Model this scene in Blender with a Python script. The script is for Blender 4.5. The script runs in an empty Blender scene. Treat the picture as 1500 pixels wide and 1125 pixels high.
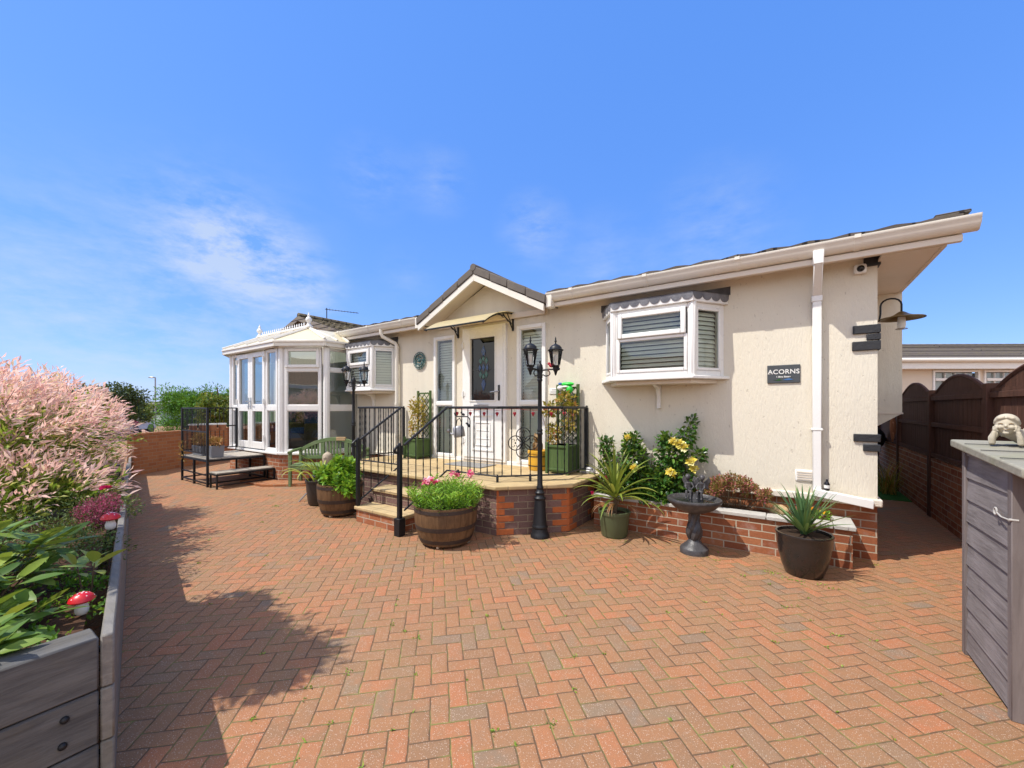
import bpy, bmesh, math, random
import numpy as np
from mathutils import Vector, Matrix
R = math.radians
PI = math.pi
sin, cos, sqrt = math.sin, math.cos, math.sqrt
rnd = random.Random(7)
nr = np.random.default_rng(11)
scene = bpy.context.scene
COL = scene.collection

# ---------------------------------------------------------------- camera frame (only used to place things in metres)
TH = R(34.6); CT, ST = cos(TH), sin(TH)
def cam2w(X, Z):            # metres to the right of / ahead of the camera -> world x, y
    return (X*CT - Z*ST, X*ST + Z*CT)

# ---------------------------------------------------------------- scene bookkeeping
def tag(o, label=None, cat=None, group=None, kind=None):
    if label: o['label'] = label
    if cat: o['category'] = cat
    if group: o['group'] = group
    if kind: o['kind'] = kind
    return o

def thing(name, label, cat, loc=(0, 0, 0), group=None):
    o = bpy.data.objects.new(name, None)
    COL.objects.link(o)
    o.location = loc
    o.empty_display_size = .05
    return tag(o, label, cat, group)

def wloc(o):
    v = Vector((0, 0, 0))
    while o is not None:
        v = v + Vector(o.location)
        o = o.parent
    return v

def dup(root, loc, label=None, rotz=0.0):
    def rec(o, parent):
        c = o.copy()
        COL.objects.link(c)
        c.parent = parent
        for ch in [x for x in bpy.data.objects if x.parent == o]:
            rec(ch, c)
        return c
    r = rec(root, None)
    r.location = loc
    r.rotation_euler = (0, 0, rotz)
    if label: r['label'] = label
    return r

class MB:
    def __init__(s):
        s.v = []; s.f = []
    def add(s, vs, fs):
        b = len(s.v)
        s.v.extend([tuple(p) for p in vs])
        s.f.extend([tuple(i + b for i in f) for f in fs])
        return s
    def box(s, x0, x1, y0, y1, z0, z1):
        return s.add([(x0,y0,z0),(x1,y0,z0),(x1,y1,z0),(x0,y1,z0),(x0,y0,z1),(x1,y0,z1),(x1,y1,z1),(x0,y1,z1)],
                     [(0,3,2,1),(4,5,6,7),(0,1,5,4),(1,2,6,5),(2,3,7,6),(3,0,4,7)])
    def hexa(s, b, t):      # bottom four corners and top four corners, counter-clockwise from above
        return s.add(list(b)+list(t), [(0,3,2,1),(4,5,6,7),(0,1,5,4),(1,2,6,5),(2,3,7,6),(3,0,4,7)])
    def prism(s, poly, z0, z1):
        n = len(poly)
        vs = [(p[0],p[1],z0) for p in poly] + [(p[0],p[1],z1) for p in poly]
        fs = [tuple(range(n-1,-1,-1)), tuple(range(n,2*n))]
        for i in range(n):
            j = (i+1) % n
            fs.append((i,j,n+j,n+i))
        return s.add(vs, fs)
    def extrude(s, pts, vec):   # planar 3-D outline swept along vec
        n = len(pts); vec = Vector(vec)
        vs = [Vector(p) for p in pts] + [Vector(p)+vec for p in pts]
        fs = [tuple(range(n-1,-1,-1)), tuple(range(n,2*n))]
        for i in range(n):
            j = (i+1) % n
            fs.append((i,j,n+j,n+i))
        return s.add(vs, fs)
    def lathe(s, prof, c=(0,0,0), seg=20, axis=None, cap=True, rot=0.0, groove=0.0):
        q = Matrix.Identity(3) if axis is None else Vector((0,0,1)).rotation_difference(Vector(axis)).to_matrix()
        vs = []
        for (r, z) in prof:
            for i in range(seg):
                a = 2*PI*i/seg + rot
                rr = r*(1-groove) if (groove and i % 3 == 0) else r
                vs.append(Vector(c) + q @ Vector((rr*cos(a), rr*sin(a), z)))
        fs = []
        for k in range(len(prof)-1):
            for i in range(seg):
                j = (i+1) % seg
                fs.append((k*seg+i, k*seg+j, (k+1)*seg+j, (k+1)*seg+i))
        if cap:
            if prof[0][0] > 1e-6: fs.append(tuple(range(seg-1,-1,-1)))
            m = (len(prof)-1)*seg
            if prof[-1][0] > 1e-6: fs.append(tuple(range(m, m+seg)))
        return s.add(vs, fs)
    def cyl(s, p0, p1, r0, r1=None, seg=10):
        r1 = r0 if r1 is None else r1
        d = Vector(p1) - Vector(p0)
        return s.lathe([(r0,0),(r1,d.length)], p0, seg, axis=d)
    def tube(s, path, r, seg=8, closed=False):
        pts = [Vector(p) for p in path]; n = len(pts)
        rs = r if isinstance(r, (list, tuple)) else [r]*n
        vs = []; up = None
        for i, p in enumerate(pts):
            if closed: t = pts[(i+1) % n] - pts[i-1]
            else: t = pts[min(i+1,n-1)] - pts[max(i-1,0)]
            t.normalize()
            if up is None:
                up = Vector((0,0,1)) if abs(t.z) < .9 else Vector((1,0,0))
            a = t.cross(up)
            if a.length < 1e-4: a = t.cross(Vector((0.3,1,0.2)))
            a.normalize(); b = a.cross(t); b.normalize(); up = b
            for k in range(seg):
                w = 2*PI*k/seg
                vs.append(p + (a*cos(w) + b*sin(w))*rs[i])
        fs = []
        m = n if closed else n-1
        for i in range(m):
            i2 = (i+1) % n
            for k in range(seg):
                l = (k+1) % seg
                fs.append((i*seg+k, i*seg+l, i2*seg+l, i2*seg+k))
        if not closed:
            fs.append(tuple(range(seg-1,-1,-1))); fs.append(tuple(range((n-1)*seg, n*seg)))
        return s.add(vs, fs)
    def ball(s, c, r, seg=12, rings=8, rot=None):
        r = (r,r,r) if isinstance(r,(int,float)) else r
        M = rot or Matrix.Identity(3)
        vs = [Vector(c) + M @ Vector((0,0,-r[2]))]
        for k in range(1, rings):
            a = -PI/2 + PI*k/rings
            for i in range(seg):
                w = 2*PI*i/seg
                vs.append(Vector(c) + M @ Vector((r[0]*cos(a)*cos(w), r[1]*cos(a)*sin(w), r[2]*sin(a))))
        vs.append(Vector(c) + M @ Vector((0,0,r[2])))
        fs = []
        for i in range(seg):
            j = (i+1) % seg
            fs.append((0, 1+j, 1+i))
            for k in range(rings-2):
                fs.append((1+k*seg+i, 1+k*seg+j, 1+(k+1)*seg+j, 1+(k+1)*seg+i))
            m = 1+(rings-2)*seg
            fs.append((m+i, m+j, len(vs)-1))
        return s.add(vs, fs)
    def torus(s, c, Rr, r, nrm=(0,0,1), seg=24, sub=6):
        q = Vector((0,0,1)).rotation_difference(Vector(nrm)).to_matrix()
        path = [Vector(c) + q @ Vector((Rr*cos(2*PI*i/seg), Rr*sin(2*PI*i/seg), 0)) for i in range(seg)]
        return s.tube(path, r, sub, closed=True)
    def build(s, name, mat, parent=None, loc=None, bevel=0, smooth=40, fuse=0, segs=1):
        base = wloc(parent) if parent is not None else Vector(loc or (0,0,0))
        me = bpy.data.meshes.new(name)
        V = np.array(s.v, dtype=np.float64).reshape(-1,3)
        b = np.array(base[:])
        me.from_pydata([tuple(p) for p in (V-b)], [], s.f)
        me.update()
        uv_box(me, b)
        me.materials.append(mat)
        o = bpy.data.objects.new(name, me)
        COL.objects.link(o)
        if parent is not None: o.parent = parent
        else: o.location = base
        if fuse:
            m = o.modifiers.new('fuse', 'REMESH'); m.mode = 'VOXEL'; m.voxel_size = fuse; m.use_smooth_shade = True
            m2 = o.modifiers.new('soften', 'SMOOTH'); m2.factor = .5; m2.iterations = 3
        else:
            if bevel:
                m = o.modifiers.new('edge', 'BEVEL'); m.width = bevel; m.segments = segs; m.limit_method = 'ANGLE'; m.angle_limit = R(40)
                m.harden_normals = False
            if smooth:
                me.polygons.foreach_set('use_smooth', [True]*len(me.polygons))
                me.set_sharp_from_angle(angle=R(smooth))
        return o

def uv_box(me, base):
    n = len(me.loops)
    if not n: return
    uv = me.uv_layers.new(name='UVMap')
    co = np.empty(len(me.vertices)*3); me.vertices.foreach_get('co', co); co = co.reshape(-1,3) + base
    li = np.empty(n, dtype=np.int32); me.loops.foreach_get('vertex_index', li)
    np_ = len(me.polygons)
    tot = np.empty(np_, dtype=np.int32); me.polygons.foreach_get('loop_total', tot)
    nm = np.empty(np_*3); me.polygons.foreach_get('normal', nm); nm = nm.reshape(-1,3)
    st = np.empty(np_, dtype=np.int32); me.polygons.foreach_get('loop_start', st)
    pid = np.empty(n, dtype=np.int32)
    for i in range(np_): pid[st[i]:st[i]+tot[i]] = i
    N = nm[pid]; P = co[li]
    out = np.empty((n,2))
    flat = np.abs(N[:,2]) > .7
    h = np.hypot(N[:,0], N[:,1]); h[h < 1e-6] = 1
    tx, ty = -N[:,1]/h, N[:,0]/h
    out[:,0] = np.where(flat, P[:,0], P[:,0]*tx + P[:,1]*ty)
    out[:,1] = np.where(flat, P[:,1], P[:,2])
    uv.data.foreach_set('uv', out.ravel())

class Panel:                # a vertical plane from P0 to P1 (left to right seen from outside)
    def __init__(s, P0, P1):
        s.P0 = Vector((P0[0],P0[1],0)); d = Vector((P1[0]-P0[0], P1[1]-P0[1], 0))
        s.L = d.length; s.d = d.normalized(); s.n = Vector((s.d.y, -s.d.x, 0))
    def pt(s, a, z, n=0): return s.P0 + s.d*a + s.n*n + Vector((0,0,z))
    def box(s, mb, a0, a1, z0, z1, n0, n1):     # n0 < n1, n1 is the outer face
        b = [s.pt(a0,z0,n1), s.pt(a1,z0,n1), s.pt(a1,z0,n0), s.pt(a0,z0,n0)]
        t = [p + Vector((0,0,z1-z0)) for p in b]
        return mb.hexa(b, t)
    def frame(s, mb, a0, a1, z0, z1, w, n0, n1, wb=None):
        wb = wb or w
        s.box(mb, a0, a0+w, z0, z1, n0, n1); s.box(mb, a1-w, a1, z0, z1, n0, n1)
        s.box(mb, a0+w, a1-w, z0, z0+wb, n0, n1); s.box(mb, a0+w, a1-w, z1-w, z1, n0, n1)
    def pane(s, mb, a0, a1, z0, z1, n):
        return mb.add([s.pt(a0,z0,n), s.pt(a1,z0,n), s.pt(a1,z1,n), s.pt(a0,z1,n)], [(0,1,2,3)])
    def slats(s, mb, a0, a1, z0, z1, n, step=.045, tilt=1.0, w=.054):
        k = int((z1-z0)/step)
        for i in range(k):
            z = z0 + (i+.5)*step
            dz, dn = w/2*sin(tilt), w/2*cos(tilt)
            mb.add([s.pt(a0,z-dz,n+dn), s.pt(a1,z-dz,n+dn), s.pt(a1,z+dz,n-dn), s.pt(a0,z+dz,n-dn)], [(0,1,2,3)])

# ---------------------------------------------------------------- materials
class NT:
    def __init__(s, name):
        s.m = bpy.data.materials.new(name); s.m.use_nodes = True
        s.t = s.m.node_tree; s.t.nodes.clear()
        s.out = s.n('ShaderNodeOutputMaterial')
    def n(s, typ, **kw):
        x = s.t.nodes.new(typ)
        for k, v in kw.items(): setattr(x, k, v)
        return x
    def set(s, sock, v):
        if isinstance(v, bpy.types.NodeSocket): s.t.links.new(v, sock)
        else: sock.default_value = v
    def math(s, op, a, b=0.0, c=0.0, clamp=False):
        x = s.n('ShaderNodeMath', operation=op, use_clamp=clamp)
        s.set(x.inputs[0], a); s.set(x.inputs[1], b); s.set(x.inputs[2], c)
        return x.outputs[0]
    def mix(s, fac, a, b, blend='MIX'):
        x = s.n('ShaderNodeMix', data_type='RGBA', blend_type=blend)
        s.set(x.inputs[0], fac)
        for sock, v in ((x.inputs[6], a), (x.inputs[7], b)):
            s.set(sock, v if isinstance(v, bpy.types.NodeSocket) else (*v[:3], 1))
        return x.outputs[2]
    def fmix(s, fac, a, b):
        x = s.n('ShaderNodeMix', data_type='FLOAT')
        s.set(x.inputs[0], fac); s.set(x.inputs[2], a); s.set(x.inputs[3], b)
        return x.outputs[0]
    def noise(s, vec, scale, detail=3, rough=.55, out=0, dist=0):
        x = s.n('ShaderNodeTexNoise'); s.set(x.inputs['Vector'], vec)
        x.inputs['Scale'].default_value = scale; x.inputs['Detail'].default_value = detail
        x.inputs['Roughness'].default_value = rough; x.inputs['Distortion'].default_value = dist
        return x.outputs[out]
    def ramp(s, fac, stops, interp='LINEAR'):
        x = s.n('ShaderNodeValToRGB'); s.set(x.inputs[0], fac)
        cr = x.color_ramp; cr.interpolation = interp
        while len(cr.elements) > 1: cr.elements.remove(cr.elements[-1])
        cr.elements[0].position = stops[0][0]; c = stops[0][1]
        cr.elements[0].color = (*c[:3],1) if not isinstance(c,(int,float)) else (c,c,c,1)
        for p, c in stops[1:]:
            e = cr.elements.new(p); e.color = (*c[:3],1) if not isinstance(c,(int,float)) else (c,c,c,1)
        return x.outputs[0]
    def coord(s, kind='Object'):
        return s.n('ShaderNodeTexCoord').outputs[kind]
    def pos(s): return s.n('ShaderNodeNewGeometry').outputs['Position']
    def mapping(s, vec, scale=(1,1,1), rot=(0,0,0), loc=(0,0,0)):
        x = s.n('ShaderNodeMapping'); s.set(x.inputs[0], vec)
        x.inputs['Scale'].default_value = scale; x.inputs['Rotation'].default_value = rot; x.inputs['Location'].default_value = loc
        return x.outputs[0]
    def sep(s, vec):
        x = s.n('ShaderNodeSeparateXYZ'); s.set(x.inputs[0], vec); return x.outputs
    def comb(s, x=0.0, y=0.0, z=0.0):
        c = s.n('ShaderNodeCombineXYZ')
        for i, v in enumerate((x,y,z)): s.set(c.inputs[i], v)
        return c.outputs[0]
    def bump(s, h, strength=.3, dist=.01, normal=None):
        x = s.n('ShaderNodeBump'); s.set(x.inputs['Height'], h)
        x.inputs['Strength'].default_value = strength; x.inputs['Distance'].default_value = dist
        if normal is not None: s.set(x.inputs['Normal'], normal)
        return x.outputs[0]
    def pbr(s, col, rough=.6, bump=None, metal=0, spec=.5, trans=0):
        p = s.n('ShaderNodeBsdfPrincipled')
        s.set(p.inputs['Base Color'], col if isinstance(col, bpy.types.NodeSocket) else (*col[:3],1))
        s.set(p.inputs['Roughness'], rough); s.set(p.inputs['Metallic'], metal)
        p.inputs['Specular IOR Level'].default_value = spec
        if bump is not None: s.set(p.inputs['Normal'], bump)
        s.shader = p.outputs[0]
        s.t.links.new(s.shader, s.out.inputs[0])
        return s.m

def M_plain(name, col, rough=.5, var=.12, scale=9, bump=.0, bscale=60, metal=0, spec=.5, dirt=None, dirt_amt=.35, dscale=3):
    t = NT(name); P = t.pos()
    n1 = t.noise(P, scale, 4)
    dark = tuple(c*(1-var) for c in col); lite = tuple(min(1,c*(1+var)) for c in col)
    c = t.mix(n1, dark, lite)
    if dirt:
        n2 = t.ramp(t.noise(P, dscale, 6, .65), [(.45,0.0),(.75,1.0)])
        c = t.mix(t.math('MULTIPLY', n2, dirt_amt), c, dirt)
    b = t.bump(t.noise(P, bscale, 4), bump, .01) if bump else None
    r = t.math('ADD', t.math('MULTIPLY', n1, .2), rough-.1)
    return t.pbr(c, r, b, metal, spec)

def M_brick(name, c1, c2, mortar, bump=.5, rust=0.0, fr=.5, w=.225, h=.075, bloom=0.0):
    t = NT(name); uv = t.n('ShaderNodeTexCoord').outputs['UV']
    wob = t.noise(uv, 14, 2, out=1)
    v = t.n('ShaderNodeVectorMath', operation='MULTIPLY_ADD'); t.set(v.inputs[0], wob); v.inputs[1].default_value = (.006,.004,0); t.set(v.inputs[2], uv)
    br = t.n('ShaderNodeTexBrick'); t.set(br.inputs['Vector'], v.outputs[0])
    br.inputs['Color1'].default_value = (0,0,0,1); br.inputs['Color2'].default_value = (1,1,1,1); br.inputs['Mortar'].default_value = (.5,.5,.5,1)
    br.inputs['Scale'].default_value = 1; br.inputs['Mortar Size'].default_value = .006; br.inputs['Mortar Smooth'].default_value = .25
    br.inputs['Brick Width'].default_value = w; br.inputs['Row Height'].default_value = h; br.offset = .5
    n = t.noise(uv, 45, 5, .7); big = t.noise(uv, 2.2, 4)
    col = t.mix(br.outputs['Color'], c1, c2)
    col = t.mix(t.ramp(n, [(.3,.0),(.8,.55)]), col, tuple(x*.55 for x in c1))
    if bloom: col = t.mix(t.math('MULTIPLY', t.ramp(t.noise(uv, 7, 4), [(.55,0.0),(.7,1.0)]), bloom), col, (.5,.42,.38))
    col = t.mix(t.math('MULTIPLY', big, .35), col, tuple(x*.6 for x in c2))
    mc = t.mix(n, tuple(x*.75 for x in mortar), mortar)
    col = t.mix(br.outputs['Fac'], col, mc)
    hgt = t.math('ADD', t.math('MULTIPLY', t.math('SUBTRACT', 1.0, br.outputs['Fac']), 1.0), t.math('MULTIPLY', n, fr))
    return t.pbr(col, .85, t.bump(hgt, bump, .012), spec=.25)

def M_leaf(name, stops, rough=.45, trans=.3, spec=.4, thru=.35):
    t = NT(name)
    a = t.n('ShaderNodeAttribute'); a.attribute_name = 'tint'
    c = t.ramp(a.outputs['Fac'], stops)
    t.pbr(c, rough, spec=spec)
    tr = t.n('ShaderNodeBsdfTranslucent'); t.set(tr.inputs[0], t.mix(thru, c, (.55,.6,.05)))
    mx = t.n('ShaderNodeMixShader'); mx.inputs[0].default_value = trans
    t.t.links.new(t.shader, mx.inputs[1]); t.t.links.new(tr.outputs[0], mx.inputs[2]); t.t.links.new(mx.outputs[0], t.out.inputs[0])
    return t.m

def M_glass(name, tint=(.55,.62,.6), refl=1.45, extra=.04):
    t = NT(name)
    tr = t.n('ShaderNodeBsdfTransparent'); tr.inputs[0].default_value = (*tint,1)
    gl = t.n('ShaderNodeBsdfGlossy'); gl.inputs['Roughness'].default_value = .01; gl.inputs[0].default_value = (.95,.97,1,1)
    bp = t.bump(t.noise(t.pos(), 1.6, 1), .04, .05); t.set(gl.inputs['Normal'], bp)
    fr = t.n('ShaderNodeFresnel'); fr.inputs[0].default_value = refl
    f = t.math('ADD', t.math('MULTIPLY', fr.outputs[0], 1.3), extra, clamp=True)
    mx = t.n('ShaderNodeMixShader'); t.set(mx.inputs[0], f)
    t.t.links.new(tr.outputs[0], mx.inputs[1]); t.t.links.new(gl.outputs[0], mx.inputs[2]); t.t.links.new(mx.outputs[0], t.out.inputs[0])
    return t.m
# ---------------------------------------------------------------- the palette
MT = {}
def mk_render():
    t = NT('textured_render'); P = t.pos()
    s = t.mapping(P, (75, 75, 13))
    n1 = t.noise(s, 1.0, 4, .6, dist=.6)
    n2 = t.noise(t.mapping(P, (110,110,55)), 1.0, 3)
    big = t.noise(P, .9, 5)
    h = t.math('ADD', t.ramp(n1, [(.32,0.0),(.5,.65),(.7,1.0)]), t.math('MULTIPLY', n2, .25))
    c = t.mix(big, (.675,.622,.512), (.742,.688,.578))
    streak = t.ramp(t.noise(t.mapping(P, (5,5,.35)), 1.0, 4), [(.5,0.0),(.75,1.0)])
    c = t.mix(t.math('MULTIPLY', streak, .24), c, (.5,.44,.36))
    pit = t.ramp(n1, [(.26,1.0),(.36,0.0)])
    c = t.mix(t.math('MULTIPLY', pit, .3), c, (.42,.36,.28))
    dot = t.ramp(t.noise(t.mapping(P, (30,30,16)), 1.0, 2), [(.70,0.0),(.74,1.0)])
    c = t.mix(t.math('MULTIPLY', dot, .4), c, (.36,.31,.25))
    low = t.math('MULTIPLY', t.ramp(t.math('ADD', t.sep(P)[2], t.math('MULTIPLY', t.noise(P, 3.5, 5), .5)), [(.78,1.0),(1.2,0.0)]), .28)
    c = t.mix(low, c, (.50,.42,.32))
    h = t.math('SUBTRACT', h, t.math('MULTIPLY', dot, .8))
    return t.pbr(c, .88, t.bump(h, .36, .008), spec=.2)
MT['render'] = mk_render()
MT['upvc'] = M_plain('white_upvc', (.80,.79,.77), .28, .03, 3, spec=.5, dirt=(.62,.58,.5), dirt_amt=.25)
MT['cream_trim'] = M_plain('cream_trim', (.70,.62,.52), .4, .05, 3, dirt=(.5,.43,.34), dirt_amt=.3)
MT['gutter'] = M_plain('pale_gutter', (.76,.72,.64), .3, .04, 3, dirt=(.5,.46,.38), dirt_amt=.35)
MT['poly'] = M_plain('cream_roof_sheet', (.60,.54,.38), .35, .06, 2, dirt=(.5,.45,.32), dirt_amt=.4)
MT['lead'] = M_plain('lead_sheet', (.105,.105,.12), .45, .3, 12, .15, 40, dirt=(.4,.4,.42), dirt_amt=.5)
MT['glass'] = M_glass('window_glass', (.93,.96,.94), 1.45, .03)
MT['glass_dark'] = M_glass('door_glass', (.22,.23,.26), 1.4, .0)
MT['glass_con'] = M_glass('conservatory_glass', (.44,.54,.53), 1.5, .13)
MT['lamp_glass'] = M_glass('lantern_glass', (.94,.95,.94), 1.3, .02)
MT['blind'] = M_plain('blind_slats', (.86,.88,.76), .5, .06, 4)
MT['room'] = M_plain('room_interior', (.30,.28,.25), .8, .08, 2)
MT['dark'] = M_plain('dark_opening', (.03,.03,.03), .8)
MT['black'] = M_plain('black_metal', (.010,.011,.014), .45, .3, 30, .1, 120, spec=.35)
MT['blackwood'] = M_plain('black_timber', (.02,.021,.025), .6, .4, 25, .4, 60)
MT['brick'] = M_brick('red_brick', (.26,.075,.035), (.46,.185,.085), (.50,.43,.33), bloom=.35)
MT['brick_old'] = M_brick('orange_wall_brick', (.34,.12,.05), (.44,.19,.08), (.34,.24,.16), bump=.4)
MT['brick_plum'] = M_brick('rustic_plum_brick', (.165,.098,.085), (.26,.155,.135), (.36,.28,.2), bump=.9, fr=1.3)
MT['quoin'] = M_plain('orange_corner_brick', (.42,.12,.04), .8, .25, 40, .3, 90, spec=.2, dirt=(.2,.08,.05), dirt_amt=.4, dscale=9)
MT['coping'] = M_plain('concrete_coping', (.46,.44,.41), .85, .14, 20, .3, 120, spec=.2, dirt=(.3,.28,.22), dirt_amt=.4)
MT['plinth'] = M_plain('painted_plinth', (.70,.64,.55), .8, .08, 12, .4, 70, dirt=(.45,.4,.32), dirt_amt=.4)
def mk_slab():
    t = NT('sandstone_slab'); uv = t.n('ShaderNodeTexCoord').outputs['UV']; P = t.pos()
    br = t.n('ShaderNodeTexBrick'); t.set(br.inputs['Vector'], t.mapping(uv, loc=(.13,.03,0)))
    br.inputs['Color1'].default_value = (0,0,0,1); br.inputs['Color2'].default_value = (1,1,1,1)
    br.inputs['Scale'].default_value = 1; br.inputs['Mortar Size'].default_value = .006; br.inputs['Mortar Smooth'].default_value = .2
    br.inputs['Brick Width'].default_value = .45; br.inputs['Row Height'].default_value = .40; br.offset = .0
    n = t.noise(P, 7, 6, .65)
    c = t.mix(br.outputs['Color'], (.47,.34,.17), (.56,.43,.24))
    c = t.mix(t.ramp(n, [(.35,0.0),(.75,.8)]), c, (.37,.27,.15))
    c = t.mix(t.math('MULTIPLY', t.ramp(t.noise(P, 2.1, 5), [(.5,0.0),(.7,1.0)]), .35), c, (.36,.30,.15))
    c = t.mix(t.math('MULTIPLY', br.outputs['Fac'], .8), c, (.22,.17,.11))
    h = t.math('SUBTRACT', t.math('MULTIPLY', t.noise(P, 30, 5), .5), br.outputs['Fac'])
    return t.pbr(c, .85, t.bump(h, .4, .006), spec=.2)
MT['slab'] = mk_slab()
def mk_tiles(name, c1, c2, moss, w, h, rowb=1.0):
    t = NT(name); uv = t.n('ShaderNodeTexCoord').outputs['UV']; P = t.pos()
    br = t.n('ShaderNodeTexBrick'); t.set(br.inputs['Vector'], uv)
    br.inputs['Color1'].default_value = (0,0,0,1); br.inputs['Color2'].default_value = (1,1,1,1)
    br.inputs['Scale'].default_value = 1; br.inputs['Mortar Size'].default_value = .02; br.inputs['Mortar Smooth'].default_value = .6
    br.inputs['Brick Width'].default_value = w; br.inputs['Row Height'].default_value = h; br.offset = .5
    n = t.noise(P, 9, 5, .65)
    c = t.mix(br.outputs['Color'], c1, c2)
    c = t.mix(t.ramp(n, [(.45,0.0),(.75,.75)]), c, moss)
    c = t.mix(br.outputs['Fac'], c, tuple(x*.3 for x in c1))
    h2 = t.math('SUBTRACT', t.math('MULTIPLY', n, .4), br.outputs['Fac'])
    return t.pbr(c, .85, t.bump(h2, .7, .02), spec=.2)
MT['tile'] = mk_tiles('brown_roof_tile', (.105,.088,.08), (.16,.135,.115), (.15,.13,.09), .33, .34)
MT['verge'] = M_plain('grey_brown_verge', (.135,.118,.105), .8, .2, 8, .3, 60, spec=.2, dirt=(.19,.17,.13), dirt_amt=.5)
MT['tile_nb'] = mk_tiles('mottled_roof_tile', (.13,.105,.075), (.25,.20,.12), (.30,.25,.13), .3, .30)
MT['tile_far'] = mk_tiles('grey_roof_tile', (.17,.145,.135), (.235,.205,.19), (.27,.24,.14), 9.0, .14)
MT['tile_red'] = mk_tiles('terracotta_roof_tile', (.30,.13,.075), (.38,.20,.12), (.2,.12,.08), .33, .2)
def mk_wood(name, c1, c2, grain=(3,40,40), bump=.4, rough=.75, dirt=None, spec=.2):
    t = NT(name); P = t.pos()
    n = t.noise(t.mapping(P, grain), 1.0, 5, .65, dist=.4)
    n2 = t.noise(P, 2.5, 4)
    c = t.mix(t.ramp(n, [(.3,0.0),(.7,1.0)]), c1, c2)
    c = t.mix(t.math('MULTIPLY', n2, .4), c, tuple(x*.7 for x in c1))
    if dirt: c = t.mix(t.math('MULTIPLY', t.ramp(t.noise(P, 5, 5), [(.5,0.0),(.75,1.0)]), .5), c, dirt)
    return t.pbr(c, rough, t.bump(n, bump, .006), spec=spec)
MT['sleeper'] = mk_wood('grey_sleeper_wood', (.075,.073,.073), (.16,.155,.148), (40,5,40), bump=.6, dirt=(.15,.125,.085))
MT['sleeper_long'] = mk_wood('grey_sleeper_side_wood', (.15,.14,.13), (.27,.25,.22), (5,26,40), bump=.6, dirt=(.19,.16,.10))
MT['shed'] = mk_wood('weathered_shed_boards', (.15,.132,.130), (.285,.26,.254), (40,4,40), bump=.6, dirt=(.29,.26,.265))
MT['shed_post'] = mk_wood('weathered_shed_trim', (.15,.125,.118), (.24,.205,.195), (30,30,3))
MT['shed_front'] = mk_wood('orange_brown_boards', (.17,.08,.04), (.28,.14,.07), (3,30,30))
MT['lid'] = mk_wood('mossy_lid', (.25,.235,.19), (.36,.34,.27), (4,30,30), dirt=(.22,.23,.11))
MT['fence'] = mk_wood('dark_brown_fence', (.075,.036,.025), (.14,.066,.046), (20,20,3))
MT['deck'] = mk_wood('bleached_deck_boards', (.34,.30,.25), (.47,.43,.37), (3,40,30), dirt=(.24,.2,.15))
MT['bench'] = mk_wood('green_stained_wood', (.12,.185,.075), (.21,.285,.13), (5,5,30), dirt=(.25,.28,.18))
MT['planter_green'] = mk_wood('green_painted_wood', (.055,.10,.032), (.105,.155,.055), (30,30,3))
MT['barrel'] = mk_wood('barrel_oak', (.085,.047,.024), (.225,.13,.066), (22,22,3), bump=.6, rough=.6, dirt=(.05,.03,.02))
MT['hoop'] = M_plain('rusty_hoop', (.05,.035,.03), .6, .4, 30, .3, 80, metal=.3)
MT['pot_green'] = M_plain('olive_plastic_pot', (.075,.095,.045), .5, .15, 6, dirt=(.2,.2,.12), dirt_amt=.3)
MT['pot_black'] = M_plain('black_glazed_pot', (.022,.018,.017), .16, .3, 14, .05, 60, spec=.6)
MT['pot_dark'] = M_plain('black_plastic_pot', (.025,.024,.024), .4, .2, 10)
MT['resin'] = M_plain('bronze_black_resin', (.045,.043,.046), .42, .3, 20, .3, 60, dirt=(.16,.15,.15), dirt_amt=.5, dscale=14)
MT['soil'] = M_plain('dark_soil', (.05,.032,.022), .95, .4, 40, 1.0, 50, spec=.1)
MT['mulch'] = M_plain('bark_mulch', (.085,.045,.028), .95, .5, 60, 1.0, 45, spec=.1)
MT['rock'] = M_plain('sandy_rock', (.46,.32,.17), .9, .3, 12, .6, 25)
MT['statue'] = M_plain('cast_stone_cream', (.52,.46,.35), .85, .15, 20, .2, 90, dirt=(.25,.21,.15), dirt_amt=.5, dscale=20)
MT['galv'] = M_plain('galvanised_metal', (.33,.33,.35), .45, .3, 60, .2, 70, metal=.5)
MT['greybox'] = M_plain('grey_plastic_trough', (.19,.20,.225), .5, .1, 8)
MT['terracotta'] = M_plain('terracotta_clay', (.33,.13,.06), .8, .2, 14, .2, 60)
MT['yellow_pot'] = M_plain('yellow_glazed_pot', (.62,.34,.03), .4, .15, 10)
MT['owl'] = M_plain('brown_ornament', (.20,.11,.035), .6, .35, 25, .4, 60)
MT['beige'] = M_plain('beige_ornament', (.40,.33,.25), .8, .3, 30, .4, 70)
MT['white'] = M_plain('white_paint', (.78,.77,.74), .5, .05, 6)
MT['red'] = M_plain('red_paint', (.55,.012,.02), .35, .1, 8)
MT['redfelt'] = M_plain('red_fabric', (.42,.03,.045), .8, .2, 30)
MT['green_plastic'] = M_plain('bright_green_plastic', (.03,.62,.06), .4, .1, 10)
MT['teal'] = M_plain('teal_enamel', (.035,.115,.12), .45, .5, 40, .3, 60)
MT['sign'] = M_plain('slate_sign', (.055,.062,.07), .6, .15, 25, .15, 80)
MT['stone_mush'] = M_plain('white_stone', (.68,.66,.62), .7, .08, 20, .2, 80)
MT['steel'] = M_plain('steel', (.5,.5,.5), .3, .05, 5, metal=.8)
MT['cam_black'] = M_plain('camera_lens', (.01,.01,.012), .15)
MT['stem'] = M_plain('woody_stem', (.10,.065,.035), .8, .3, 30, .3, 60)
MT['trunk'] = M_plain('tree_bark', (.085,.062,.045), .9, .35, 14, .6, 30)
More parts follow.
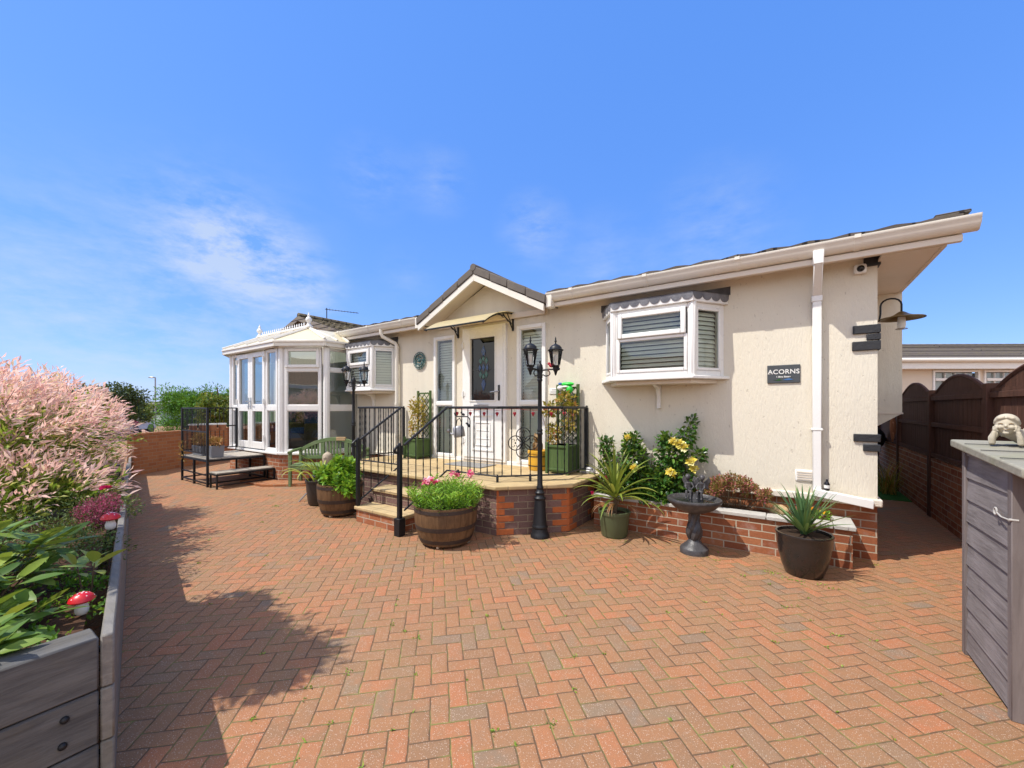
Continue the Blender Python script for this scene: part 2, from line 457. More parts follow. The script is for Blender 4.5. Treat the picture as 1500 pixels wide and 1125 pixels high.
MT['dry'] = M_plain('dry_stem', (.35,.24,.11), .8, .25, 20)
MT['mat'] = M_plain('grey_doormat', (.24,.235,.225), .95, .2, 60, .8, 120)
MT['bulb'] = M_plain('frosted_bulb', (.75,.74,.70), .3, .03)
MT['brass'] = M_plain('antique_brass', (.22,.145,.05), .4, .2, 10, metal=.6)
MT['farwall'] = M_plain('cream_bungalow_wall', (.66,.58,.48), .85, .06, 3, .2, 60)
MT['greywall'] = M_plain('grey_bungalow_wall', (.34,.36,.36), .85, .06, 3, .2, 60)
MT['net'] = M_plain('net_curtain', (.48,.5,.5), .9, .2, 6)
MT['bluefab'] = M_plain('blue_fabric', (.05,.14,.33), .8, .2, 8)
MT['cane'] = M_plain('cane_furniture', (.30,.2,.11), .7, .3, 40, .4, 80)
MT['floorc'] = M_plain('conservatory_floor', (.16,.13,.11), .6, .1, 5)
MT['turf'] = M_plain('artificial_turf', (.035,.13,.03), .9, .25, 60, .8, 160, spec=.1)
MT['grassland'] = M_plain('rough_grass', (.07,.11,.03), .95, .3, 1.5, .5, 20, spec=.1)
MT['water'] = M_plain('dark_water', (.03,.032,.028), .06, .2, 6)
MT['cap'] = M_plain('leaded_blue_glass', (.012,.05,.16), .2, .3, 30)
MT['capg'] = M_plain('leaded_green_glass', (.02,.12,.09), .2, .3, 30)
# leaves
MT['l_rose'] = M_leaf('rose_leaf', [(0,(.02,.075,.018)),(.6,(.065,.18,.028)),(1,(.20,.34,.05))], .3, .25, .6)
MT['l_willow'] = M_leaf('variegated_willow_leaf', [(0,(.06,.13,.015)),(.3,(.22,.33,.03)),(.46,(.50,.50,.10)),(.6,(.94,.68,.54)),(.8,(.95,.58,.50)),(1,(.96,.82,.74))], .5, .45, thru=.0)
MT['l_rhodo'] = M_leaf('rhododendron_leaf', [(0,(.05,.12,.02)),(.6,(.13,.23,.035)),(.9,(.28,.36,.06)),(1,(.45,.43,.06))], .42, .25, .35)
MT['l_ever'] = M_leaf('evergreen_leaf', [(0,(.03,.07,.014)),(.7,(.085,.14,.028)),(1,(.19,.22,.05))], .6, .15)
MT['l_heather'] = M_leaf('heather_leaf', [(0,(.08,.12,.03)),(.3,(.38,.07,.14)),(.7,(.50,.08,.17)),(1,(.66,.26,.36))], .7, .2, thru=0)
MT['l_hedge'] = M_leaf('conifer_leaf', [(0,(.03,.12,.012)),(.6,(.075,.25,.015)),(1,(.16,.38,.03))], .6, .2)
MT['l_tree'] = M_leaf('broadleaf_leaf', [(0,(.025,.07,.018)),(.6,(.055,.13,.022)),(1,(.13,.20,.04))], .6, .2)
MT['l_treedark'] = M_leaf('dark_leaf', [(0,(.018,.04,.012)),(.7,(.04,.075,.02)),(1,(.08,.11,.03))], .6, .15)
MT['l_shrub'] = M_leaf('garden_shrub_leaf', [(0,(.04,.09,.015)),(.6,(.12,.19,.03)),(1,(.30,.28,.07))], .5, .25)
MT['l_lily'] = M_leaf('lily_leaf', [(0,(.09,.22,.02)),(.6,(.20,.42,.03)),(1,(.40,.60,.08))], .4, .3)
MT['l_celery'] = M_leaf('fresh_green_leaf', [(0,(.07,.19,.02)),(.6,(.16,.37,.025)),(1,(.33,.52,.06))], .45, .35)
MT['l_cord'] = M_leaf('cordyline_leaf', [(0,(.07,.13,.025)),(.6,(.20,.27,.045)),(.9,(.42,.44,.10)),(1,(.28,.14,.06))], .4, .25)
MT['l_yucca'] = M_leaf('yucca_leaf', [(0,(.05,.13,.06)),(.6,(.11,.22,.09)),(1,(.27,.36,.11))], .4, .2)
MT['l_spider'] = M_leaf('spider_plant_leaf', [(0,(.12,.25,.03)),(1,(.45,.52,.10))], .45, .3)
MT['l_spirea'] = M_leaf('spirea_leaf', [(0,(.09,.10,.02)),(.3,(.26,.20,.05)),(.6,(.38,.12,.09)),(1,(.48,.13,.17))], .5, .25)
MT['l_vine'] = M_leaf('autumn_vine_leaf', [(0,(.10,.11,.02)),(.4,(.33,.28,.04)),(.75,(.52,.38,.10)),(1,(.40,.10,.03))], .5, .3)
MT['l_dry'] = M_leaf('dead_leaf', [(0,(.30,.13,.05)),(.6,(.45,.24,.09)),(1,(.28,.20,.06))], .7, .2)
MT['l_weed'] = M_leaf('weed_leaf', [(0,(.10,.20,.02)),(1,(.30,.42,.05))], .5, .3)
MT['p_yellow'] = M_leaf('yellow_petal', [(0,(.76,.56,.05)),(.6,(.84,.74,.16)),(1,(.88,.85,.52))], .6, .3, thru=.0)
MT['p_pink'] = M_leaf('pink_petal', [(0,(.70,.05,.16)),(.6,(.75,.18,.30)),(1,(.85,.66,.66))], .5, .3, thru=0)
MT['p_red'] = M_leaf('crimson_petal', [(0,(.45,.01,.06)),(1,(.65,.03,.16))], .5, .25, thru=0)
MT['p_orange'] = M_leaf('orange_petal', [(0,(.75,.28,.01)),(1,(.8,.55,.03))], .5, .25)

# the block paving: 200 x 100 mm pavers in herringbone, 45 degrees to the house
def mk_paving():
    t = NT('herringbone_paving'); P = t.pos()
    wob = t.noise(P, 9, 2, out=1)
    va = t.n('ShaderNodeVectorMath', operation='MULTIPLY_ADD'); t.set(va.inputs[0], wob); va.inputs[1].default_value = (.012,.012,0); t.set(va.inputs[2], P)
    q = t.sep(t.mapping(va.outputs[0], (11.1,11.1,11.1), (0,0,R(-45)), (.31,.17,0)))
    x, y = q[0], q[1]
    i, j = t.math('FLOOR', x), t.math('FLOOR', y)
    fx, fy = t.math('SUBTRACT', x, i), t.math('SUBTRACT', y, j)
    dif = t.math('SUBTRACT', i, j)
    m = t.math('SUBTRACT', dif, t.math('MULTIPLY', t.math('FLOOR', t.math('DIVIDE', t.math('ADD', dif, .01), 4.0)), 4.0))
    is1 = t.math('COMPARE', m, 1.0, .3); is2 = t.math('COMPARE', m, 2.0, .3); is3 = t.math('COMPARE', m, 3.0, .3)
    vert = t.math('ADD', is2, is3)
    second = t.math('ADD', is1, is2)
    u = t.math('ADD', t.fmix(vert, fx, fy), second)
    v = t.fmix(vert, fy, fx)
    bi = t.math('SUBTRACT', i, is1); bj = t.math('SUBTRACT', j, is2)
    d = t.math('MINIMUM', t.math('MINIMUM', u, t.math('SUBTRACT', 2.0, u)), t.math('MINIMUM', v, t.math('SUBTRACT', 1.0, v)))
    ids = t.comb(bi, bj, vert)
    wn = t.n('ShaderNodeTexWhiteNoise', noise_dimensions='3D'); t.set(wn.inputs[0], ids)
    rv = wn.outputs[0]; rc = t.sep(wn.outputs[1])
    # colour: each paver from brown-red through orange to grey, with a second tone blotched across it
    base = t.ramp(rv, [(0,(.23,.118,.052)),(.3,(.285,.135,.055)),(.60,(.33,.138,.052)),(.82,(.40,.130,.048)),(.90,(.27,.14,.062)),(.97,(.21,.14,.076)),(1,(.175,.135,.088))])
    other = t.ramp(rc[1], [(0,(.21,.125,.062)),(.5,(.29,.135,.055)),(.85,(.36,.130,.050)),(1,(.22,.14,.074))])
    blot = t.ramp(t.noise(P, 11, 4, .6), [(.42,0.0),(.62,1.0)])
    c = t.mix(t.math('MULTIPLY', blot, .6), base, other)
    grit = t.noise(P, 320, 2, .7)
    vor = t.n('ShaderNodeTexVoronoi'); t.set(vor.inputs['Vector'], P); vor.inputs['Scale'].default_value = 150
    vs = t.sep(vor.outputs['Color'])
    speck = t.math('MULTIPLY', t.ramp(vor.outputs['Distance'], [(.2,1.0),(.42,0.0)]), t.math('GREATER_THAN', vs[0], .62))
    c = t.mix(t.math('MULTIPLY', speck, t.math('ADD', .36, t.math('MULTIPLY', t.noise(P, 4, 3), .5))), c, (.62,.48,.34))
    c = t.mix(t.math('MULTIPLY', t.ramp(grit, [(.40,.95),(.56,0.0)]), .62), c, (.07,.035,.018))
    # wear and dust, pale along the planter and the passage mouth, a little moss elsewhere
    sp = t.sep(P)
    big = t.noise(P, .55, 5, .6)
    dust = t.ramp(t.math('ADD', t.math('MULTIPLY', sp[1], .22), t.math('ADD', t.math('MULTIPLY', sp[0], .07), t.math('MULTIPLY', big, 1.1))), [(1.15,0.0),(2.1,1.0)])
    c = t.mix(t.math('MULTIPLY', dust, .6), c, (.46,.30,.19))
    moss = t.ramp(t.noise(P, 1.3, 6, .7), [(.5,0.0),(.72,1.0)])
    c = t.mix(t.math('MULTIPLY', moss, .22), c, (.19,.165,.07))
    stain = t.ramp(t.noise(P, 2.6, 6, .7), [(.55,0.0),(.75,1.0)])
    c = t.mix(t.math('MULTIPLY', stain, .36), c, (.16,.10,.068))
    jn = t.math('ADD', d, t.math('MULTIPLY', t.math('SUBTRACT', t.noise(P, 60, 3), .5), .05))
    joint = t.ramp(jn, [(.024,1.0),(.052,0.0)])
    jc = t.mix(t.ramp(t.noise(P, 5, 5, .7), [(.46,0.0),(.62,1.0)]), (.07,.045,.022), (.14,.15,.03))
    jc = t.mix(dust, jc, (.30,.22,.14))
    c = t.mix(joint, c, jc)
    c = t.mix(.22, c, (.27,.128,.066))
    c = t.mix(1.0, c, (1.24,1.36,1.56), 'MULTIPLY')
    tilt = t.math('MULTIPLY', rc[2], .4)
    hh = t.math('ADD', t.ramp(jn, [(.0,0.0),(.06,.75),(.16,1.0)]), tilt)
    hh = t.math('ADD', hh, t.math('MULTIPLY', grit, .22))
    return t.pbr(c, .82, t.bump(hh, .62, .008), spec=.25)
MT['paving'] = mk_paving()
# ---------------------------------------------------------------- foliage
def tmesh(name, V, F, T, mat, parent=None, loc=None):
    """V (n,3), F list of index arrays of equal length, T per-vertex tint"""
    base = wloc(parent) if parent is not None else Vector(loc or (0,0,0))
    me = bpy.data.meshes.new(name)
    F = np.asarray(F, dtype=np.int32); k = F.shape[1]
    me.vertices.add(len(V)); me.vertices.foreach_set('co', (V-np.array(base[:])).astype(np.float32).ravel())
    me.loops.add(F.size); me.loops.foreach_set('vertex_index', F.ravel())
    me.polygons.add(len(F)); me.polygons.foreach_set('loop_start', np.arange(0, F.size, k, dtype=np.int32))
    me.polygons.foreach_set('loop_total', np.full(len(F), k, dtype=np.int32))
    me.update(calc_edges=True)
    at = me.attributes.new('tint', 'FLOAT', 'POINT'); at.data.foreach_set('value', np.clip(T,0,1).astype(np.float32))
    me.polygons.foreach_set('use_smooth', [True]*len(F))
    me.materials.append(mat)
    o = bpy.data.objects.new(name, me); COL.objects.link(o)
    if parent is not None: o.parent = parent
    else: o.location = base
    return o

def unit(a): return a/np.maximum(np.linalg.norm(a, axis=-1, keepdims=True), 1e-9)

def leaf_geo(P, D, L, W, T, droop=.15, upbias=.7, fold=.25):
    """one folded leaf per point: five vertices, four triangles"""
    n = len(P); D = unit(D)
    U = np.tile(np.array([0,0,1.0]), (n,1))*upbias + nr.normal(size=(n,3))*.6
    B = unit(np.cross(D, U)); N = unit(np.cross(B, D))
    L = np.asarray(L).reshape(-1,1)*np.ones((n,1)); W = np.asarray(W).reshape(-1,1)*np.ones((n,1))
    v0 = P; v1 = P + D*L*.45 + B*W*.5 + N*W*fold; v2 = P + D*L - N*L*droop
    v3 = P + D*L*.45 - B*W*.5 + N*W*fold; v4 = P + D*L*.5
    V = np.stack([v0,v1,v2,v3,v4], 1).reshape(-1,3)
    b = (np.arange(n)*5)[:,None]
    F = np.concatenate([b+np.array([[0,4,1]]), b+np.array([[1,4,2]]), b+np.array([[0,3,4]]), b+np.array([[3,2,4]])])
    return V, F, np.repeat(np.asarray(T)*np.ones(n), 5)

def leaf_big(P, D, L, W, T, droop=.15, upbias=1.4, fold=.12):
    """one broad elliptic leaf per point: eleven vertices, lightly folded and bent"""
    n = len(P); D = unit(D)
    U = np.tile(np.array([0,0,1.0]), (n,1))*upbias + nr.normal(size=(n,3))*.45
    B = unit(np.cross(D, U)); N = unit(np.cross(B, D))
    L = np.asarray(L).reshape(-1,1)*np.ones((n,1)); W = np.asarray(W).reshape(-1,1)*np.ones((n,1))
    st = [P]
    for t, w in ((.22,.72),(.5,1.0),(.78,.70)):
        c = P + D*L*t - N*L*droop*t*t
        st += [c + B*W*.5*w + N*W*fold*w, c, c - B*W*.5*w + N*W*fold*w]
    st.append(P + D*L - N*L*droop)
    V = np.stack(st, 1).reshape(-1,3)
    f = [(0,2,1),(0,3,2)]
    for a in (1,4):
        for q in ((a,a+1,a+4,a+3),(a+1,a+2,a+5,a+4)): f += [(q[0],q[1],q[2]),(q[0],q[2],q[3])]
    f += [(7,8,10),(8,9,10)]
    b = (np.arange(n)*11)[:,None]
    F = np.concatenate([b+np.array([x]) for x in f])
    return V, F, np.repeat(np.asarray(T)*np.ones(n), 11)

def join(parts):
    Vs, Fs, Ts = [], [], []; off = 0
    for V, F, T in parts:
        Vs.append(V); Fs.append(F+off); Ts.append(T); off += len(V)
    return np.concatenate(Vs), np.concatenate(Fs), np.concatenate(Ts)

def blob_points(blobs, n, shell=.45):
    """points in a set of ellipsoids (cx,cy,cz,rx,ry,rz), more of them towards the skin, with the outward direction"""
    w = np.array([b[3]*b[4]+b[4]*b[5]+b[3]*b[5] for b in blobs]); w = w/w.sum()
    k = nr.choice(len(blobs), size=n, p=w)
    Bm = np.array(blobs)[k]
    d = unit(nr.normal(size=(n,3)))
    r = shell + (1-shell)*nr.random((n,1))**.6
    lump = 1 + .14*np.sin(d[:,:1]*7+k[:,None]) * np.cos(d[:,1:2]*6+1.3*k[:,None])
    return Bm[:,:3] + d*Bm[:,3:6]*r*lump, d

def clumps(c, r, n, cr, seed=0):
    """clump ellipsoids scattered over a big ellipsoid, for an uneven crown"""
    g = np.random.default_rng(seed); out = []
    for _ in range(n):
        d = unit(g.normal(size=3)); q = g.random()**.4
        s = cr*(.6+.8*g.random())
        out.append((c[0]+d[0]*r[0]*q, c[1]+d[1]*r[1]*q, c[2]+d[2]*r[2]*q, s, s, s*.8))
    return out

def cloud(name, mat, parent, blobs, n, L, W, tint=(.2,.9), up=.25, shell=.45, droop=.15, zmin=None, loc=None, jit=.6, geo=None):
    P, d = blob_points(blobs, n, shell)
    if zmin is not None:
        k = P[:,2] > zmin; P = P[k]; d = d[k]
    n = len(P)
    D = d + nr.normal(size=(n,3))*jit + np.array([0,0,up])
    Ls = L*(.6+.7*nr.random(n)); Ws = W*(.6+.7*nr.random(n))
    T = tint[0] + (tint[1]-tint[0])*nr.random(n)**1.3
    V, F, T = (geo or leaf_geo)(P, D, Ls, Ws, T, droop)
    return tmesh(name, V, F, T, mat, parent, loc)

def strap_geo(base, az, el, L, W, droop, T, seg=9, vfold=.3, twist=0):
    """one long tapering blade with a folded midrib; el is the start elevation, droop the bend in radians"""
    p = np.array(base, float); V = []
    h = np.array([cos(az), sin(az), 0.0]); side = np.array([-sin(az), cos(az), 0.0])
    for i in range(seg+1):
        t = i/seg
        e = el - droop*t*t
        d = h*cos(e) + np.array([0,0,sin(e)])
        nn = np.array([0,0,cos(e)]) - h*sin(e)
        w = W*(min(1, .55+t*2.2))*(1-t**3)
        w = max(w, W*.02)
        s2 = side*cos(twist*t) + nn*sin(twist*t)
        V += [p + s2*w/2 + nn*w*vfold, p.copy(), p - s2*w/2 + nn*w*vfold]
        p = p + d*L/seg
    F = []
    for i in range(seg):
        a = 3*i
        for q in ((a,a+1,a+4,a+3),(a+1,a+2,a+5,a+4)):
            F += [(q[0],q[1],q[2]),(q[0],q[2],q[3])]
    V = np.array(V); tt = np.repeat(np.full(seg+1, T), 3)
    return V, np.array(F), tt

def stems(name, mat, parent, paths, r0, r1=None, seg=5):
    mb = MB()
    for p in paths:
        n = len(p); rr = [r0 + ((r1 if r1 is not None else r0*.4)-r0)*i/(n-1) for i in range(n)]
        mb.tube(p, rr, seg)
    return mb.build(name, mat, parent)

def flower(c, r, n, T, seed=0, d=(0,0,1), cup=.5):
    """a double flower of n broad petals in three whorls"""
    g = np.random.default_rng(seed)
    d = Vector(d).normalized(); q = Vector((0,0,1)).rotation_difference(d).to_matrix()
    P, D, L = [], [], []
    for k in range(n):
        a = 2.4*k + g.random()*.4; e = .25 + 1.1*(k/n)*cup*2
        v = q @ Vector((cos(a)*cos(e), sin(a)*cos(e), sin(e)))
        P.append(np.array(c) + np.array(v)*r*.08); D.append(np.array(v)); L.append(r*(1-.45*k/n))
    L = np.array(L)
    V, F, tt = leaf_geo(np.array(P), np.array(D), L, L*.95, T[0]+(T[1]-T[0])*g.random(n), .05, .9, .2)
    return V, F, tt

def tree(name, label, cat, x, y, h, r, mat, seed, group=None, leaf=.28, n=2600, z0=0, squash=.75, clump=.38, crown_z=None):
    g = random.Random(seed)
    t = thing(name, label, cat, (x,y,z0), group)
    zc = z0 + (crown_z if crown_z else h - r*squash)
    mb = MB()
    mb.tube([(x,y,z0-.1),(x+.03*h*g.uniform(-1,1),y,z0+h*.3),(x+.05*h*g.uniform(-1,1),y+.03*h,zc),(x,y,z0+h*.9)], [h*.035,h*.028,h*.02,h*.006], 8)
    for k in range(6):
        a = g.random()*6.28; e = g.uniform(.3,.9)
        s = Vector((x,y,z0+h*g.uniform(.25,.5)))
        mb.tube([s, s+Vector((cos(a)*r*.45, sin(a)*r*.45, r*e*.4)), s+Vector((cos(a)*r*.8, sin(a)*r*.8, r*e))], [h*.014,h*.009,h*.004], 5)
    mb.build('trunk', MT['trunk'], t)
    bl = clumps((x,y,zc), (r*.8,r*.8,r*squash*.8), 22, r*clump, seed)
    cloud('crown', mat, t, bl, n, leaf, leaf*.6, (.05,1), .2, .35)
    return t
# ================================================================ ground
g = MB(); g.add([(-40,-25,0),(25,-25,0),(25,30,0),(-40,30,0)], [(0,1,2,3)])
tag(g.build('pavement', MT['paving'], smooth=0), kind='structure')
g = MB(); g.add([(-400,-400,-.012),(400,-400,-.012),(400,400,-.012),(-400,400,-.012)], [(0,1,2,3)])
tag(g.build('ground', MT['grassland'], smooth=0), kind='structure')
g = MB(); g.box(.70,1.55,8.55,13.5,.0,.012)
tag(g.build('lawn', MT['turf'], smooth=0), kind='structure')

# ================================================================ the park home
WY = 5.08
XR, XL = .68, -10.9
home = thing('park_home', 'long cream rendered park home with white bay windows and a small gable over the door', 'park home', (-5,WY,0))
def wall_x(mb, x0, x1, z0, z1, holes, y, th):
    xs = sorted({x0,x1,*[h[0] for h in holes],*[h[1] for h in holes]})
    zs = sorted({z0,z1,*[h[2] for h in holes],*[h[3] for h in holes]})
    ins = lambda a,b: any(h[0]-1e-6 <= a <= h[1]+1e-6 and h[2]-1e-6 <= b <= h[3]+1e-6 for h in holes)
    for i in range(len(xs)-1):
        for j in range(len(zs)-1):
            if not ins((xs[i]+xs[i+1])/2, (zs[j]+zs[j+1])/2):
                a,b,c,d = xs[i],xs[i+1],zs[j],zs[j+1]
                mb.add([(a,y,c),(b,y,c),(b,y,d),(a,y,d)], [(0,1,2,3)])
    for (a,b,c,d) in holes:
        mb.add([(a,y,c),(a,y+th,c),(a,y+th,d),(a,y,d)], [(0,1,2,3)])
        mb.add([(b,y,c),(b,y,d),(b,y+th,d),(b,y+th,c)], [(0,1,2,3)])
        mb.add([(a,y,d),(a,y+th,d),(b,y+th,d),(b,y,d)], [(0,1,2,3)])
        mb.add([(a,y,c),(b,y,c),(b,y+th,c),(a,y+th,c)], [(0,1,2,3)])
holes = [(-4.47,-3.59,.60,2.75), (-5.16,-4.66,.60,2.68), (-3.40,-2.90,.60,2.68), (-1.9,-.7,1.82,2.60), (-7.25,-6.3,1.82,2.60)]
w = MB()
wall_x(w, XL, XR, .58, 2.92, holes, WY, .12)
w.add([(XR,WY,.58),(XR,11.2,.58),(XR,11.2,2.92),(XR,WY,2.92)], [(0,1,2,3)])
w.add([(XL,WY,.58),(XL,WY,2.92),(XL,11.2,2.92),(XL,11.2,.58)], [(0,1,2,3)])
w.add([(XL,11.2,.58),(XL,11.2,2.92),(XR,11.2,2.92),(XR,11.2,.58)], [(0,1,2,3)])
for xx in (XR, XL):
    w.add([(xx,WY,2.92),(xx,11.2,2.92),(xx,8.1,3.72)], [(0,1,2)])
w.build('wall', MT['render'], home, smooth=0)
w = MB(); w.box(XL+.1,XR-.05,WY+.9,11.1,.6,2.9)
# rooms: floor, back wall and ceiling behind the windows
w = MB()
w.add([(XL+.1,WY+.12,.6),(XR-.05,WY+.12,.6),(XR-.05,8.2,.6),(XL+.1,8.2,.6)], [(0,1,2,3)])
w.add([(XL+.1,8.2,.6),(XR-.05,8.2,.6),(XR-.05,8.2,2.86),(XL+.1,8.2,2.86)], [(0,1,2,3)])
w.add([(XL+.1,WY+.12,2.86),(XL+.1,8.2,2.86),(XR-.05,8.2,2.86),(XR-.05,WY+.12,2.86)], [(0,1,2,3)])
for xx in (-5.9,-2.4,XR-.06,XL+.11):
    w.add([(xx,WY+.125,.6),(xx,8.2,.6),(xx,8.2,2.86),(xx,WY+.125,2.86)], [(0,1,2,3)])
w.build('room_shell', MT['room'], home, smooth=0)
# plinth: rendered ledge, then brick skirt
p = MB(); p.box(XL-.02,XR+.035,WY-.035,11.25,.515,.585)
p.build('plinth', MT['plinth'], home, bevel=.012, segs=2)
p = MB(); p.box(XL,XR,WY+.012,11.2,0,.515)
p.build('brick_skirt', MT['brick'], home, smooth=0)
# roof
def roof_sheet(x0, x1, y0, z0, y1, z1, dx=.05, rows=9, amp=.015, pitch=.3):
    V, F = [], []
    nx = int((x1-x0)/dx)+1
    xs = [x0+(x1-x0)*i/(nx-1) for i in range(nx)]
    prof = []
    for k in range(rows):
        prof += [(k/rows, .02), ((k+1)/rows-.001, .0)]
    for (f, dz) in prof:
        for x in xs:
            a = (x/pitch) % 1.0
            wv = amp*(1-abs(2*a-1)*1.2) if a < .95 else -amp*.4
            V.append((x, y0+(y1-y0)*f, z0+(z1-z0)*f + dz + wv))
    m = len(prof)
    for k in range(m-1):
        for i in range(nx-1):
            F.append((k*nx+i, k*nx+i+1, (k+1)*nx+i+1, (k+1)*nx+i))
    for i in range(nx-1):       # front drop of the lowest course
        V_ = len(V)
    b = len(V)
    for x in xs: V.append((x, y0+.01, z0-.03))
    for i in range(nx-1): F.append((b+i, b+i+1, i+1, i))
    mb = MB(); mb.add(V, F); return mb
def roof_skip(mb): return mb
RE = 1.16
rp = .258
r = roof_sheet(-2.72, RE, 4.765, 3.005, 8.1, 3.005+3.335*rp)
r2 = roof_sheet(-8.0, -5.28, 4.765, 3.005, 8.1, 3.005+3.335*rp); r.add(r2.v, r2.f)
r3 = roof_sheet(-5.28, -2.72, 5.55, 3.015+.785*rp, 8.1, 3.015+3.335*rp); r.add(r3.v, r3.f)
r4 = roof_sheet(XL-.3, -8.0, 5.2, 3.015+.435*rp, 8.1, 3.015+3.335*rp); r.add(r4.v, r4.f)
r.add([(XL-.3,8.1,3.86),(RE,8.1,3.86),(RE,11.5,2.98),(XL-.3,11.5,2.98)], [(0,1,2,3)])
rf = r.build('roof', MT['tile'], home, smooth=30)
c = MB(); c.box(RE-.16,RE+.05,4.785,4.98,3.035,3.062)
c.build('verge_tile', MT['tile'], rf, bevel=.006)
# soffits, fascia, gutter, gable-end soffit box
for nm, x0, x1 in (('r',-2.72,1.12),('l',-7.95,-5.30)):
    s = MB(); s.box(x0,x1,4.87,WY,2.872,2.89)
    s.build('soffit', MT['cream_trim'], home)
    s = MB(); s.box(x0,x1+(.05 if nm=='r' else 0),4.845,4.868,2.82,2.99)
    s.box(x0,x1+(.05 if nm=='r' else 0),4.820,4.845,2.82,2.875)
    s.build('fascia', MT['cream_trim'], home, bevel=.004)
    # ogee gutter profile swept along x
    prof = [(4.843,2.995),(4.843,2.885),(4.80,2.885),(4.772,2.90),(4.752,2.935),(4.745,2.965),(4.735,2.975),(4.735,2.998),(4.747,2.998),(4.757,2.975),(4.765,2.93),(4.805,2.90),(4.832,2.90),(4.832,2.995)]
    s = MB(); xe = x1+(.13 if nm=='r' else 0)
    s.extrude([(x0,a,b) for a,b in prof], (xe-x0,0,0))
    if nm=='r':
        s.extrude([(xe,4.843,2.995),(xe,4.843,2.885),(xe,4.80,2.885),(xe,4.752,2.935),(xe,4.735,2.998)], (.006,0,0))
    gt = s.build('gutter', MT['gutter'], home, smooth=50)
    bx = x0+.35
    outp = [(4.843,2.999),(4.843,2.879),(4.80,2.879),(4.768,2.896),(4.747,2.933),(4.739,2.965),(4.727,2.975),(4.727,3.006),(4.84,3.003)]
    while bx < xe:
        s = MB(); s.extrude([(bx,a,b) for a,b in outp], (.045,0,0)); bx += .95
        s.build('gutter_bracket', MT['gutter'], gt)
s = MB(); s.box(XR,1.06,WY-.21,11.3,2.815,2.837)
s.build('soffit', MT['cream_trim'], home)
s = MB(); s.box(1.06,1.09,4.87,11.3,2.81,2.87)
s.build('fascia', MT['cream_trim'], home)
s = MB(); s.hexa([(1.06,4.87,2.871),(1.10,4.87,2.871),(1.10,8.1,3.70),(1.06,8.1,3.70)], [(1.06,4.87,2.99),(1.10,4.87,2.99),(1.10,8.1,3.84),(1.06,8.1,3.84)])
s.build('barge_board', MT['cream_trim'], home)
# downpipes
def pipe(x, xs, r, zb, shoe):
    s = MB()
    if shoe:    # square section with a swan neck
        s.box(x-r,x+r,WY-.085,WY-.015,zb,2.55)
        s.hexa([(x-r,WY-.085,2.55),(x+r,WY-.085,2.55),(x+r,WY-.015,2.55),(x-r,WY-.015,2.55)], [(x-r,4.745,2.80),(x+r,4.745,2.80),(x+r,4.815,2.80),(x-r,4.815,2.80)])
        s.box(x-r-.006,x+r+.006,4.74,4.825,2.80,2.93)
        s.box(x-r-.008,x+r+.008,WY-.092,WY-.008,2.50,2.56); s.box(x-r-.012,x+r+.012,WY-.09,WY,1.22,1.245)
        s.hexa([(x-.03,WY-.115,.575),(x+.42,WY-.115,.505),(x+.42,WY-.04,.505),(x-.03,WY-.04,.575)], [(x-.03,WY-.115,.65),(x+.42,WY-.115,.585),(x+.42,WY-.04,.585),(x-.03,WY-.04,.65)])
        s.build('downpipe', MT['upvc'], home, bevel=.006)
    else:
        s.tube([(xs,4.80,2.95),(xs,4.80,2.84),(xs+.01,4.82,2.78),(x-.03,WY-.07,2.66),(x,WY-.06,2.60),(x,WY-.06,2.5),(x,WY-.06,zb)], r, 12)
        for z in (2.55,1.5,.9): s.cyl((x,WY-.06,z),(x,WY-.06,z+.04),r+.008,seg=12)
        s.build('downpipe', MT['gutter'], home)
pipe(.222, .222, .036, .58, True)
pipe(-6.10, -6.28, .036, .62, False)
# black timber battens at the corner
for (x0,z0,z1) in ((.50,2.155,2.235),(.60,2.09,2.148),(.495,1.995,2.082),(.505,1.125,1.197),(.575,1.035,1.10),(.58,2.79,2.871)):
    s = MB(); s.box(x0,XR+.022,WY-.022,WY+.10,z0,z1)
    s.build('corner_batten', MT['blackwood'], home, bevel=.005)
# chimney breast on the end wall
s = MB(); s.box(XR,1.095,6.55,7.9,1.38,2.814)
s.hexa([(XR,6.55,1.10),(XR+.02,6.55,1.10),(XR+.02,7.9,1.10),(XR,7.9,1.10)], [(XR,6.55,1.379),(1.095,6.55,1.379),(1.095,7.9,1.379),(XR,7.9,1.379)])
s.build('chimney_breast', MT['render'], home, smooth=0)
s = MB(); s.box(XR,1.103,6.542,7.9,1.372,1.392)
s.build('trim_strip', MT['cream_trim'], home)
# air vent
v = MB(); v.box(.045,.205,WY-.012,WY,.70,.815)
vp = v.build('air_vent', MT['upvc'], home, bevel=.004)
v = MB()
for k in range(4): v.box(.06,.19,WY-.02,WY-.0125,.715+k*.024,.725+k*.024)
v.build('louvre', MT['cream_trim'], vp)

